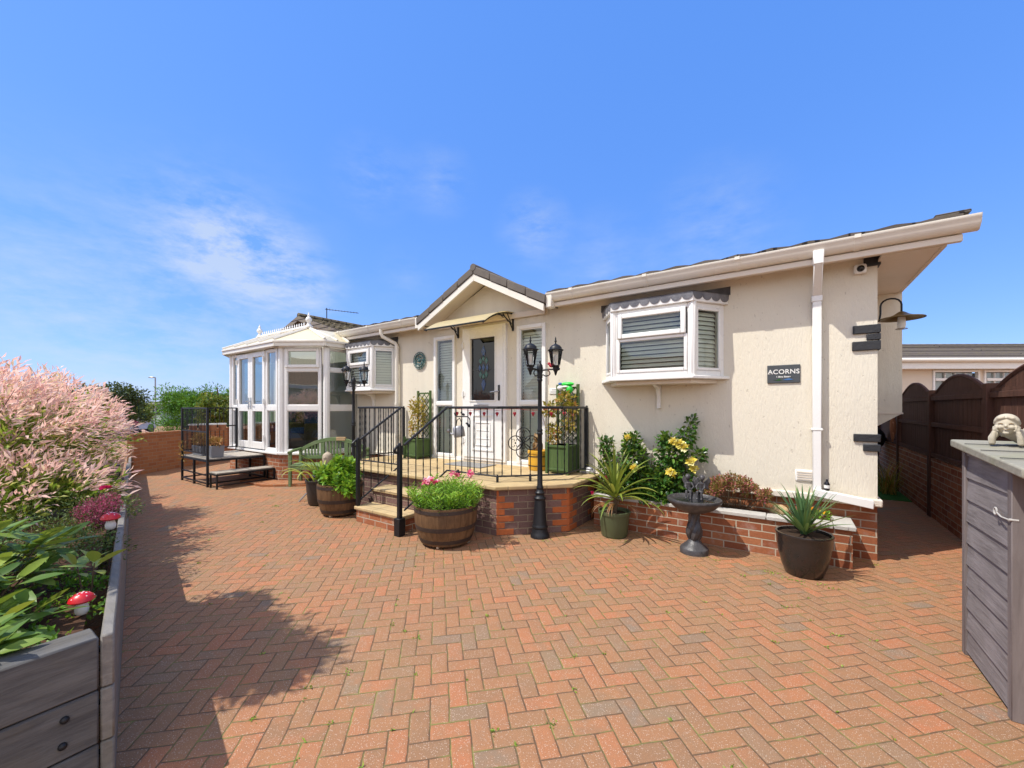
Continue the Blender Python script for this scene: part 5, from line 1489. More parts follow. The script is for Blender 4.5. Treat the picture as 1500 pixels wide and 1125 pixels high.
for k in range(58):
    f = k/58; az = k*2.399+g.uniform(-.25,.25); el = .55+1.0*f+g.uniform(-.1,.12)
    parts.append(strap_geo((yx+g.uniform(-.02,.02),yy+g.uniform(-.02,.02),.34+.03*f), az, el, g.uniform(.33,.46), g.uniform(.022,.032), .15+.3*(1-f)+g.uniform(-.1,.15), g.uniform(0,.85)))
V,F,T = join(parts); tmesh('foliage', V, F, T, MT['l_yucca'], t)

def barrel(x, y, rt, h, label):
    t = thing('half_barrel', label, 'planter', (x,y,0), 'oak half barrels')
    z0 = .03; pr = []
    for k in range(9):
        f = k/8; pr.append((rt*(.80+.20*f+.075*sin(PI*f)), z0+(h-z0)*f))
    pr += [(rt*.93,h),(rt*.90,h-.06)]
    m = MB(); m.lathe(pr, (x,y,0), 66, groove=.012); m.build('staves', MT['barrel'], t, smooth=30)
    for (f0,f1) in ((.06,.16),(.40,.51),(.86,.95)):
        rr = lambda f: rt*(.80+.20*f+.075*sin(PI*f))+.0035
        m = MB(); m.lathe([(rr(f0)-.003,z0+(h-z0)*f0),(rr(f0),z0+(h-z0)*f0),(rr((f0+f1)/2),z0+(h-z0)*(f0+f1)/2),(rr(f1),z0+(h-z0)*f1),(rr(f1)-.003,z0+(h-z0)*f1)], (x,y,0), 44, cap=False); m.build('hoop', MT['hoop'], t)
    m = MB(); m.lathe([(.0,h-.035),(rt*.9,h-.05)], (x,y,0), 24, cap=False); m.build('soil', MT['soil'], t)
    for a in (-1.15,-2.6,.5,2.0):
        m = MB(); c_ = (x+cos(a)*rt*.72, y+sin(a)*rt*.72, .022); m.lathe([(.008,-.012),(.022,-.012),(.022,.012),(.008,.012)], c_, 12, axis=(sin(a),-cos(a),0)); m.build('castor', MT['beige'], t)
    return t
B1 = (-3.06,3.18); B2 = (-5.06,3.20)
barrel(*B1, .335, .42, 'large oak half barrel of pink flowered lilies right of the steps')
barrel(*B2, .29, .43, 'oak half barrel of leafy green plants left of the steps')
t = thing('lily_clump', 'bright green lilies with pink and white blooms in the large barrel', 'plant', (*B1,.38))
PP, DD, TT, sp = [], [], [], []
for k in range(120):
    r_ = .30*sqrt(rnd.random()); a = rnd.random()*6.28; h = rnd.uniform(.17,.34)*(1.08-.5*r_/.3) + .03
    b0 = np.array([B1[0]+r_*cos(a), B1[1]+r_*sin(a), .37]); tp = b0 + np.array([cos(a)*r_*.42, sin(a)*r_*.42, h])
    sp.append([tuple(b0), tuple((b0+tp)/2+np.array([0,0,.01])), tuple(tp)])
    for j in range(22):
        f = (j+1)/22; w_ = j*2.4
        PP.append(b0+(tp-b0)*f); DD.append([cos(w_),sin(w_),.25+.75*f]); TT.append(.15+.75*f*rnd.random()+.1)
stems('stem', MT['l_lily'] if False else MT['planter_green'], t, sp, .004)
V,F,T = leaf_geo(np.array(PP), np.array(DD), .075*(.7+.5*nr.random(len(PP))), .013, TT, .3); tmesh('foliage', V, F, T, MT['l_lily'], t)
for i,(c_,r_) in enumerate((((-3.10,2.92,.675),.055),((-3.05,2.94,.69),.06),((-3.0,2.97,.67),.05),((-2.88,3.10,.755),.055),((-2.83,3.11,.74),.045),((-2.74,3.20,.765),.05),((-2.70,3.18,.745),.04),((-3.14,2.97,.665),.04))):
    V,F,T = flower(c_, r_*1.15, 9, (0,1), 80+i, (rnd.uniform(-.4,.4),-.6,.8), .25); tmesh('flower', V, F, T, MT['p_pink'], t)
t = thing('leafy_plants', 'fresh green leafy plants filling the smaller barrel', 'plant', (*B2,.40))
cloud('foliage', MT['l_celery'], t, [(B2[0],B2[1],.50,.27,.25,.13),(B2[0]-.08,B2[1]-.08,.55,.18,.18,.12),(B2[0]+.20,B2[1]-.08,.44,.15,.15,.11),(B2[0]+.05,B2[1]+.1,.64,.12,.12,.11),(B2[0]+.36,B2[1]-.1,.40,.10,.09,.09),(B2[0]-.10,B2[1]+.02,.68,.07,.07,.08)], 2000, .066, .044, (.0,1), .5, .3, zmin=.30, geo=leaf_big)
stems('stem', MT['planter_green'], t, [[(B2[0]+rnd.uniform(-.15,.15),B2[1]+rnd.uniform(-.15,.15),.38),(B2[0]+rnd.uniform(-.2,.2),B2[1]+rnd.uniform(-.2,.2),.60)] for k in range(26)], .005)
# dark pot with spider plant and folded stool
px_, py_ = -5.82, 3.38
pot('plant_pot', 'black plastic pot with strappy leaves between bench and barrel', px_, py_, [(.17,0),(.19,.02),(.215,.22),(.222,.34),(.232,.345),(.235,.37),(.22,.372),(.21,.33)], MT['pot_dark'], .33, .205)
t = thing('strappy_plant', 'pale striped strappy leaved plant drooping over the black pot', 'plant', (px_,py_,.34))
parts = []
for k in range(34):
    az = k*2.399; parts.append(strap_geo((px_+.06*cos(az),py_+.06*sin(az),.34), az, g.uniform(.9,1.4), g.uniform(.35,.6), g.uniform(.02,.03), g.uniform(1.2,2.6), g.uniform(0,1)))
for az in (-2.2,-1.1,-1.7): parts.append(strap_geo((px_+.19*cos(az),py_+.19*sin(az),.36), az, .9, .5, .035, 2.6, 1.0))
V,F,T = join(parts); tmesh('foliage', V, F, T, MT['l_spider'], t)
t = thing('folding_stool', 'dark folded stool leaning by the black strappy plant pot', 'stool', (-6.25,3.45,0))
m = MB()
m.tube([(-6.30,3.30,0),(-6.10,3.55,.36)], .012, 6); m.tube([(-6.22,3.24,0),(-6.04,3.50,.36)], .012, 6); m.tube([(-6.0,3.40,0),(-6.26,3.52,.36)], .012, 6); m.tube([(-5.98,3.36,0),(-6.20,3.46,.36)], .012, 6); m.build('leg', MT['galv'], t)
m = MB(); m.box(-6.30,-6.02,3.44,3.60,.35,.375); m.build('seat', MT['pot_dark'], t, bevel=.006)

# ================================================================ green curved bench
d1 = Vector((.84,.54,0)).normalized(); dn = Vector((d1.y,-d1.x,0))    # along the bench / out in front of it
F0 = Vector((-7.56,3.74,0)); BL = 1.36; DP = .40
bn = thing('garden_bench', 'green stained curved back wooden garden bench in front of the conservatory', 'bench', (-7.0,4.2,0))
def bp_(a, d, z): return F0 + d1*a - dn*d + Vector((0,0,z))
def bbox(mb, a0,a1,d0,d1_,z0,z1):
    b_ = [bp_(a0,d0,z0),bp_(a1,d0,z0),bp_(a1,d1_,z0),bp_(a0,d1_,z0)]; mb.hexa(b_, [p+Vector((0,0,z1-z0)) for p in b_])
for a in (0,BL-.05):
    m = MB(); bbox(m, a,a+.05,0,.05,0,.62); m.build('leg', MT['bench'], bn, bevel=.005)
    m = MB(); bbox(m, a,a+.05,DP-.05,DP,0,.66); m.build('leg', MT['bench'], bn, bevel=.005)
    m = MB(); m.tube([bp_(a+.025,-.02,.62),bp_(a+.025,.12,.65),bp_(a+.025,DP-.02,.66)], .028, 8); m.build('armrest', MT['bench'], bn)
m = MB()
for k in range(6): bbox(m, .02,BL-.02,.0+k*.062,.0+k*.062+.052,.385-.012*abs(k-3)*.4,.408-.012*abs(k-3)*.4)
m.build('seat', MT['bench'], bn, bevel=.004)
m = MB(); bbox(m, .05,BL-.05,.005,.03,.31,.375); bbox(m, .05,BL-.05,DP-.04,DP-.015,.31,.375); m.build('apron', MT['bench'], bn, bevel=.004)
arch = lambda a: .64+.24*sin(PI*min(max(a/BL,0),1))**.8
m = MB(); N_ = 18
pts = [bp_(BL*i/N_, DP-.02, arch(BL*i/N_)) for i in range(N_+1)]
low = [p-Vector((0,0,.07)) for p in pts]
V = []; 
for p,q_ in zip(pts,low): V += [p+dn*.02, p-dn*.02, q_-dn*.02, q_+dn*.02]
F = []
for i in range(N_):
    o_ = 4*i
    for k in range(4): F.append((o_+k, o_+4+k, o_+4+(k+1)%4, o_+(k+1)%4))
F += [(0,1,2,3),(4*N_+3,4*N_+2,4*N_+1,4*N_)]
m.add(V,F); bbox(m, .05,BL-.05,DP-.035,DP-.005,.47,.53)
for a in (.42,.88): bbox(m, a,a+.07,DP-.037,DP-.003,.53,arch(a+.03)-.05)
m.build('back_frame', MT['bench'], bn, bevel=.003)
m = MB(); a = .10
while a < BL-.08:
    if not (.38 < a < .48 or .84 < a < .94): bbox(m, a,a+.03,DP-.03,DP-.012,.53,arch(a+.015)-.055)
    a += .062
m.build('back_slats', MT['bench'], bn)
m = MB(); bbox(m, .72,.90,DP-.045,DP+.01,arch(.8)-.055,arch(.8)+.012); m.build('carved_plaque', MT['rock'], bn, bevel=.004)
t = thing('stone_ornament', 'mottled beige stone ornament sitting on the green bench', 'ornament', tuple(bp_(.66,.15,.41)))
m = MB(); c_ = bp_(.66,.15,.40); m.lathe([(.07,0),(.085,.04),(.09,.10),(.085,.16),(.065,.19),(.05,.20),(.0,.235)], c_, 12); m.ball(c_+Vector((.02,-.06,.12)),(.04,.03,.04)); m.build('body', MT['beige'], t)
# ================================================================ sleeper planter on the left
pl = thing('sleeper_planter', 'weathered grey sleeper raised bed stepping along the drive', 'raised bed', (-5.0,.5,0))
def S(t, inn=0.0): return Vector((-2.28-.977*t-.213*inn, .40+.213*t-.977*inn, 0))
def seg_wall(t0, t1, h, rows, th=.038):
    pn = Panel(S(t1)[:2], S(t0)[:2])
    L = pn.L
    for k in range(rows):
        z0, z1 = h*k/rows, h*(k+1)/rows
        cuts = [0] + sorted({min(L, max(0, L*(.42 if k % 2 else .66)))}) + [L]
        m = MB()
        for a,b in zip(cuts[:-1],cuts[1:]):
            if b-a > .05: pn.box(m, a+.002, b-.002, z0+.002, z1-.002, -th, 0)
        m.build('sleeper', MT['sleeper_long'], pl, bevel=.006)
SEC = [(-.17,2.75,.60,3),(2.755,3.6,.28,2),(3.605,5.95,.62,3),(5.955,9.5,.42,2)]
for s_ in SEC: seg_wall(*s_)
# near end: boards running back from the corner
c0 = S(-.17); pe = Panel((-2.09,-1.4), (c0.x,c0.y))
for k in range(3):
    z0, z1 = .2*k, .2*(k+1)
    cut = pe.L-.36 if k % 2 == 0 else None
    m = MB()
    if k != 1:
        pe.box(m, 0, pe.L-.27, z0+.002, z1-.003, -.12, 0); pe.box(m, pe.L-.267, pe.L-.003, z0+.002, z1-.003, -.12, .0)
    else: pe.box(m, 0, pe.L-.003, z0+.002, z1-.003, -.12, 0)
    m.build('sleeper', MT['sleeper'], pl, bevel=.006)
for (a,z) in ((pe.L-.09,.345),(pe.L-.095,.255),(pe.L-.09,.12)):
    m = MB(); m.ball(pe.pt(a,z,.002), (.013,.013,.013), 10, 6); m.build('bolt', MT['black'], pl)
pn_ = Panel(S(2.75)[:2], S(-.17)[:2])
m = MB()
for (a,z) in ((pn_.L-.05,.53),(pn_.L-.05,.33),(pn_.L-.05,.14),(pn_.L-.9,.5),(pn_.L-1.6,.48),(pn_.L-1.6,.3)): m.ball(pn_.pt(a,z,.002), .011, 8, 5)
m.build('bolt', MT['black'], pl)
# cross ends where the bed steps, and the earth
for (t0,h) in ((2.75,.60),(3.60,.62),(5.95,.62)):
    a, b = S(t0,.06), S(t0,1.1)
    pn = Panel((a.x,a.y),(b.x,b.y)); m = MB(); pn.box(m, 0, pn.L, .2, h-.003, -.03, .03); m.build('end_board', MT['sleeper'], pl, bevel=.005)
m = MB()
for (t0,t1,h,_) in SEC:
    a,b,c,d = S(t0,.06),S(t1,.06),S(t1,1.9),S(t0,1.9)
    m.add([(p.x,p.y,h-.06) for p in (a,d,c,b)], [(0,1,2,3)])
m.add([(-2.17,.33,.531),(-2.17,-1.4,.531),(-4.5,-1.4,.531),(-4.0,-.8,.531),(-3.0,.4,.531)], [(0,4,3,2,1)])
m.build('soil', MT['mulch'], pl, smooth=0)

# ---- willow shrubs, leaves borne along arching shoots
def willow(name, label, c, r, ztop, n, seed, lean=(0,0), group='variegated willows', dens=30, zbase=.5, green=.5):
    g = np.random.default_rng(seed)
    t = thing(name, label, 'shrub', (c[0],c[1],zbase), group)
    P, D, T, W, paths = [], [], [], [], []
    for k in range(n):
        az = g.random()*2*PI; el = math.acos(1-g.random()*.98)        # from straight up to nearly level
        rad = r*(.62+.48*g.random())
        v = np.array([cos(az)*sin(el), sin(az)*sin(el), cos(el)])
        b0 = np.array([c[0]+g.normal()*.06, c[1]+g.normal()*.06, zbase])
        hh = (ztop-zbase)
        tip = np.array([c[0]+lean[0]*g.random(), c[1]+lean[1]*g.random(), zbase+hh*.40]) + v*np.array([rad, rad, hh*.60*(.8+.3*g.random())])
        mid = (b0+tip)/2 + np.array([-v[0]*.0, -v[1]*.0, .18*hh*sin(el)])
        def q(f): return (1-f)**2*b0 + 2*f*(1-f)*mid + f*f*tip
        if k % 6 == 0: paths.append([tuple(q(f)) for f in (0,.25,.5,.75,1)])
        tipdir = unit(q(1.0)-q(.8))
        f0 = .45 if k % 3 else .30
        own = g.normal()*.34
        for j in range(dens):
            f = f0 + (1-f0)*(j+g.random())/dens
            p = q(f); d = unit(q(min(1,f+.04))-q(f-.04))
            # side shoots: short twigs off the main shoot
            side = unit(g.normal(size=3)); side = unit(side - d*side.dot(d))
            p2 = p + side*g.random()*.11*(1-.55*f)
            dl = d*.85 + side*.75 + np.array([.15,.1,.12])
            P.append(p2); D.append(dl)
            pk = (f-.74)*2.4 + own + g.normal()*.10 + 1.25*((p[2]-zbase)/hh-.60) - green*.45 + .49
            T.append(.12+.35*g.random() if pk < .35 else min(1,.52+.42*g.random()))
    P = np.array(P); D = np.array(D); T = np.array(T)
    # the pink tips are narrow sprays, the inner leaves broader
    L = np.where(T > .5, .088, .060)*(.6+.75*g.random(len(P))); W_ = np.where(T > .5, .020, .023)*(.7+.6*g.random(len(P)))
    V,F,TT = leaf_geo(P, D, L, W_, T, .1, .5)
    stems('branch', MT['stem'], t, paths, .007, .002)
    tmesh('foliage', V, F, TT, MT['l_willow'], t)
    return t
willow('willow_shrub', 'pink tipped variegated willow shrub overhanging the far end of the raised bed', (-7.5,.68), .90, 1.90, 420, 3, (.1,.1), dens=36)
willow('willow_shrub', 'pink tipped variegated willow shrub at the picture edge behind the mushrooms', (-6.25,.12), 1.10, 1.88, 440, 4, (.0,.2), dens=36)
willow('willow_shrub', 'low green and pink willow shoots where the raised bed dips', (-5.35,.30), .70, 1.10, 240, 5, (.1,.2), dens=28, green=1.3, zbase=.3)
willow('willow_shrub', 'straggling pink willow shoots at the lowest end of the raised bed', (-8.8,1.15), .62, 1.15, 150, 6, (.1,.1), dens=28, zbase=.3)
# tall shrubs just outside the picture whose shade falls on the drive
for i,(x,y,h,r_) in enumerate(((-4.36,-.16,2.95,.22),(-3.90,-.20,2.95,.22),(-3.50,-.22,2.95,.21))):
    t = thing('tall_shrub', 'tall leafy shrub in the raised bed beside the photographer', 'shrub', (x,y-.1,.5), 'tall shrubs by the photographer')
    stems('branch', MT['stem'], t, [[(x,y-.1,.5),(x+rnd.uniform(-.05,.05),y-.08,1.5),(x+rnd.uniform(-.22,.22),y+rnd.uniform(-.15,.2),h)] for k in range(9)], .012)
    cloud('foliage', MT['l_shrub'], t, clumps((x,y,h-.4),(r_,r_*.8,.36),12,.15,50+i), 2300, .095, .030, (0,1), .4, .3)
    cloud('outer_foliage', MT['l_shrub'], t, clumps((x,y,h-.4),(r_*1.5,r_*1.3,.45),16,.13,70+i), 520, .11, .026, (0,1), .4, .2)

# ---- low plants in the near section
def rosettes(name, label, cat, pts, mat, n, L, W, tint, el=(.1,1.0)):
    t = thing(name, label, cat, pts[0]); P,D,T = [],[],[]
    sp = []; cx_ = sum(p[0] for p in pts)/len(pts); cy_ = sum(p[1] for p in pts)/len(pts)
    for (x,y,z) in pts:
        sp.append([(cx_,cy_,.5),((x+cx_)/2+rnd.uniform(-.03,.03),(y+cy_)/2,.53),(x,y,z)])
        for k in range(n):
            az = k*2.399+rnd.random()*.5; e = el[0]+(el[1]-el[0])*(k/n)
            P.append([x+.01*cos(az),y+.01*sin(az),z-.035+.05*k/n]); D.append([cos(az)*cos(e),sin(az)*cos(e),sin(e)])
            T.append(tint[0]+(tint[1]-tint[0])*rnd.random()**1.5)
    keep = [i for i in range(len(P)) if not (P[i][0]+D[i][0]*L > -2.17 and P[i][2]+D[i][2]*L < .66)]
    P = [P[i] for i in keep]; D = [D[i] for i in keep]; T = [T[i] for i in keep]
    n_ = len(P)
    V,F,TT = leaf_big(np.array(P), np.array(D), L*(.65+.6*nr.random(n_)), W*(.75+.4*nr.random(n_)), T, .16, 1.6, .10)
    stems('stem', MT['stem'], t, sp, .006); tmesh('foliage', V, F, TT, mat, t); return t
rp_ = []
for k in range(64):
    a = rnd.uniform(-.06,.95); b_ = rnd.uniform(.10,.85)
    if b_ < .20: b_ += .17
    p = S(a,b_); rp_.append((p.x,p.y,.595+(.04+.20*min(1,max(0,a)/.6))*rnd.random()+.05*b_))
for k in range(20):
    p = S(rnd.uniform(-.12,.03), rnd.uniform(.26,.85)); rp_.append((p.x,p.y,.575+.06*rnd.random()))
rosettes('rhododendron', 'glossy long leaved rhododendron filling the near corner of the raised bed', 'shrub', rp_, MT['l_rhodo'], 9, .145, .047, (.2,.95), (-.05,.8))
p = S(.52,.05)
rosettes('rhododendron_shoot', 'yellow green young shoot leaning over the edge by the nearer toadstool', 'plant', [(p.x,p.y,.69),(p.x-.12,p.y-.04,.66)], MT['l_rhodo'], 6, .135, .048, (.85,1), (.2,1.1))
# evergreen ground shrub, heather
bl = []
for k in range(36):
    q_ = S(rnd.uniform(1.0,2.95), rnd.uniform(-.02,.9)); d_m = (q_-S(1.72,.05)).length; bl.append((q_.x,q_.y,.57+rnd.uniform(0,.10)-(.09 if d_m < .45 else 0),.16,.16,.11))
t = thing('evergreen_shrub', 'fine leaved spreading evergreen spilling over the middle of the raised bed', 'shrub', (-4.2,.4,.55))
cloud('foliage', MT['l_ever'], t, bl, 13000, .024, .010, (.1,1), .4, .3)
stems('stem', MT['stem'], t, [[(-4.2,.45,.5),((b_[0]-4.2)/2,(b_[1]+.45)/2,.53),(b_[0]+.05,b_[1]+.04,.61)] for b_ in bl], .005)
q_ = S(2.15,.12)
t = thing('heather', 'deep pink heather mound behind the farther toadstool', 'heather', (q_.x,q_.y,.58))
cloud('foliage', MT['l_heather'], t, [(q_.x,q_.y,.66,.13,.13,.10),(q_.x+.09,q_.y-.04,.64,.10,.10,.09),(q_.x-.12,q_.y+.04,.64,.10,.10,.08),(q_.x-.05,q_.y+.08,.70,.07,.07,.07)], 2900, .022, .008, (0,1), .8, .3)
stems('stem', MT['stem'], t, [[(q_.x+.001*k,q_.y,.54),(q_.x+.03*k,q_.y,.6),(q_.x+.045*k,q_.y+.01,.68)] for k in range(-3,4)], .004)
V,F,T = flower((q_.x+.04,q_.y+.04,.82), .045, 20, (0,1), 5); tmesh('flower', V, F, T, MT['p_red'], t)
t = thing('ground_cover', 'low fine leaved green cover around the nearer toadstool', 'plant', tuple(S(.2,.3))[:2]+(.54,))
bl = []
for k in range(34):
    p = S(rnd.uniform(-.14,1.1), rnd.uniform(.06,.5)); bl.append((p.x,p.y,.535,.09,.09,.035))
cloud('foliage', MT['l_celery'], t, bl, 2600, .026, .016, (.0,.6), .4, .3)
# toadstools
def toadstool(x, y, z, s, label):
    t = thing('toadstool', label, 'ornament', (x,y,z), 'red toadstool ornaments')
    m = MB(); m.lathe([(.018*s,0),(.026*s,.01*s),(.028*s,.03*s),(.021*s,.055*s),(.017*s,.075*s)], (x,y,z), 14); m.build('stalk', MT['stone_mush'], t)
    m = MB(); m.lathe([(.015*s,.070*s),(.045*s,.066*s),(.052*s,.074*s),(.046*s,.09*s),(.030*s,.104*s),(.012*s,.111*s),(.0,.112*s)], (x,y,z), 20); cp_ = m.build('cap', MT['red'], t)
    m = MB()
    for k in range(13):
        a = k*2.4; f = .15+.8*(k/13); rr = .052*f*s; zz = z + s*(.111-.034*f*f)
        m.ball((x+rr*cos(a),y+rr*sin(a),zz), (.0055*s,.0055*s,.003*s), 7, 4)
    m.build('spot', MT['white'], cp_)
p = S(.25,.075); toadstool(p.x, p.y, .55, .85, 'red spotted toadstool on the near edge of the raised bed by the yellow shoot')
p = S(1.66,.03); toadstool(p.x, p.y, .60, 1.05, 'red spotted toadstool farther along the raised bed, in front of the pink heather')

# ---- curved boundary wall beyond the bed
bw_ = thing('boundary_wall', 'curved orange brick garden wall beyond the raised bed', 'wall', (-12,3.2,0))
cv = [(-11.35,2.45),(-11.55,2.62),(-11.83,2.98),(-12.15,3.45),(-12.6,4.2),(-13.2,5.2),(-14.2,6.8)]
m = MB()
for i in range(len(cv)-1):
    pn = Panel(cv[i+1], cv[i]) ; pn = Panel(cv[i], cv[i+1])
    m2 = pn
    pn.box(m, 0, pn.L, 0, .84, -.11, .0)
m.build('brickwork', MT['brick_old'], bw_, smooth=0)
m = MB()
for i in range(len(cv)-1): Panel(cv[i],cv[i+1]).box(m, -.004, Panel(cv[i],cv[i+1]).L+.004, .841, .895, -.125, .012)
m.build('brick_capping', MT['brick_old'], bw_, bevel=.008)
# ================================================================ garden store with the cherub
sh = thing('garden_store', 'low weathered board garden store with a mossy sloping lid', 'store', (1.5,3.15,0))
y0, y1, x0, x1 = 2.86, 3.47, .865, 2.25
def zl(y): return 1.10+.085*(y-2.6)/.85
m = MB()
n = 9
for k in range(n):      # overlapping boards on the side towards the drive
    z0_, z1_ = .03+k*.1265, .03+(k+1)*.1265+(.012 if k < n-1 else .0)
    m.hexa([(x0-.016,y0,z0_),(x0+.004,y0,z0_),(x0+.004,y1,z0_),(x0-.016,y1,z0_)], [(x0-.004,y0,z1_),(x0+.006,y0,z1_),(x0+.006,y1,z1_),(x0-.004,y1,z1_)])
m.hexa([(x0-.014,y0,1.169),(x0+.004,y0,1.169),(x0+.004,y1,1.169),(x0-.014,y1,1.169)],[(x0-.014,y0,1.170),(x0+.004,y0,1.170),(x0+.004,y1,1.212),(x0-.014,y1,1.212)])
m.build('side_boards', MT['shed'], sh, smooth=0)
m = MB()
for k in range(n):
    z0_, z1_ = .03+k*.1265, .03+(k+1)*.1265+(.012 if k < n-1 else .0)
    m.hexa([(x0,y1-.004,z0_),(x1,y1-.004,z0_),(x1,y1+.02,z0_),(x0,y1+.02,z0_)], [(x0,y1-.006,z1_),(x1,y1-.006,z1_),(x1,y1+.006,z1_),(x0,y1+.006,z1_)])
m.build('back_boards', MT['shed'], sh, smooth=0)
m = MB()
x = x0+.02
while x < x1: m.box(x,x+.098,y0-.012,y0+.004,.03,1.10); x += .102
m.build('front_boards', MT['shed_front'], sh, bevel=.003)
m = MB()
for (a,b_) in ((x0-.022,y0-.018),(x0-.022,y1-.02),(x1-.03,y0-.018),(x1-.03,y1-.02)):
    m = MB(); m.box(a,a+.045,b_,b_+.045,0,1.165+.07*(b_-y0)/.92); m.build('corner_post', MT['shed_post'], sh, bevel=.003)
m = MB(); ly0, ly1 = 2.60, 3.52
m.hexa([(.80,ly0,1.15),(2.33,ly0,1.15),(2.33,ly1,1.215),(.80,ly1,1.215)], [(.80,ly0,1.195),(2.33,ly0,1.195),(2.33,ly1,1.258),(.80,ly1,1.258)])
ld_ = m.build('lid', MT['lid'], sh, bevel=.008, segs=2)
m = MB()
for yy in (2.83,3.06,3.29): m.box(.805,2.325,yy,yy+.006,1.2+.063*(yy-2.6)/.92-.001,1.2+.063*(yy-2.6)/.92+.0022)
m.build('board_seam', MT['dark'], ld_)
m = MB(); hx_, hy_, hz_ = x0-.03, 2.99, .94
m.torus((hx_,hy_,hz_), .017, .0038, (1,0,0), 16, 6); m.tube([(hx_,hy_-.02,hz_-.005),(hx_-.004,hy_-.08,hz_-.012),(hx_,hy_-.145,hz_-.01)], .0036, 6); m.cyl((hx_,hy_-.145,hz_-.01),(x0,hy_-.145,hz_-.01),.006)
m.build('hook', MT['coping'], sh)

ch = thing('cherub_statue', 'cream cast stone cherub resting its chin on both hands on the store lid', 'statue', (1.0,3.27,1.245))
def cherub():
    # figure built with the head towards -Y and the body curving away to +X, then turned to face the drive
    m = MB()
    m.ball((0,0,.142), (.051,.054,.064), 22, 16)                           # head
    m.ball((0,.012,.158), (.056,.056,.055), 20, 14)                        # hair
    for k in range(13):
        a = .25+k*.215; m.ball((.044*cos(a), .020+.044*sin(a), .150+.014*sin(k*2.1)), (.016,.016,.018), 8, 6)
    for s_ in (-1,1):                                                      # locks swept from the parting
        m.tube([(s_*.004,-.046,.192),(s_*.026,-.042,.184),(s_*.043,-.024,.166),(s_*.050,-.006,.146)], [.009,.012,.011,.007], 8)
        m.ball((s_*.023,-.046,.126), (.014,.011,.013), 10, 8)              # cheeks
    m.ball((0,-.058,.134), (.0065,.008,.008), 8, 6)                        # nose
    m.ball((0,-.044,.090), (.016,.013,.011), 8, 6)                         # chin
    m.ball((0,-.053,.110), (.011,.005,.0035), 8, 6)                        # lips
    for s_ in (-1,1):
        m.tube([(s_*.046,.070,.090),(s_*.064,.030,.050),(s_*.060,-.016,.018)], [.022,.019,.016], 10)    # upper arm
        m.tube([(s_*.060,-.020,.017),(s_*.056,-.030,.058),(s_*.049,-.034,.096)], [.017,.0145,.011], 10)  # forearm
        m.ball((s_*.047,-.032,.108), (.011,.012,.015), 10, 8)              # palm
        for j in range(4): m.tube([(s_*(.040+.005*j),-.044+.007*j,.110),(s_*(.043+.004*j),-.040+.010*j,.136-.002*j)], [.0052,.0042], 6)
        m.tube([(s_*.040,-.040,.104),(s_*.030,-.046,.102)], [.005,.0042], 6)
    m.tube([(0,.03,.10),(.01,.06,.085),(.05,.11,.062),(.11,.16,.055),(.18,.20,.058),(.23,.22,.05)], [.026,.036,.048,.048,.052,.042], 14)   # neck and trunk
    m.tube([(-.03,.055,.085),(.01,.065,.09),(.05,.075,.085)], [.026,.034,.026], 10)     # shoulders
    for s_ in (-1,1): m.tube([(.21+s_*.015,.21-s_*.03,.05),(.29+s_*.015,.25-s_*.03,.035),(.35+s_*.015,.27-s_*.03,.05),(.37,.28-s_*.03,.08)], [.034,.026,.02,.014], 10)
    return m
m = cherub()
ang = R(20); cA, sA = cos(ang), sin(ang); sc_ = .82
m.v = [(.950 + sc_*(x*cA + y*sA), 3.26 + sc_*(-x*sA + y*cA), 1.243 + sc_*z) for x,y,z in m.v]
bod = m.build('cherub', MT['statue'], ch, fuse=.0028)
m = MB()
for s_ in (-1,1):
    for (dx,dz) in ((0,0),):
        pts = [(s_*(.012+.020*k/6), -.0550+.009*(k/6)**1.5, .147+.0035*sin(PI*k/6)) for k in range(7)]
        m.tube(pts, .0022, 5)
m.tube([(.015*(k/4-1), -.0590+.006*abs(k/4-1)**2, .1105+.0035*abs(k/4-1)) for k in range(9)], .0016, 5)
m.v = [(.950 + sc_*(x*cA + y*sA), 3.26 + sc_*(-x*sA + y*cA), 1.243 + sc_*z) for x,y,z in m.v]
m.build('face_line', MT['owl'], bod)
m = MB()
for s_ in (-1,1): m.extrude([(.07+s_*.012,.10,.10),(.10+s_*.02,.12,.135),(.15+s_*.03,.17,.135),(.16+s_*.02,.18,.11),(.11+s_*.01,.15,.10)], (0,.004,.012))
m.v = [(.950 + sc_*(x*cA + y*sA), 3.26 + sc_*(-x*sA + y*cA), 1.243 + sc_*z) for x,y,z in m.v]
m.build('wing', MT['statue'], bod, bevel=.003)

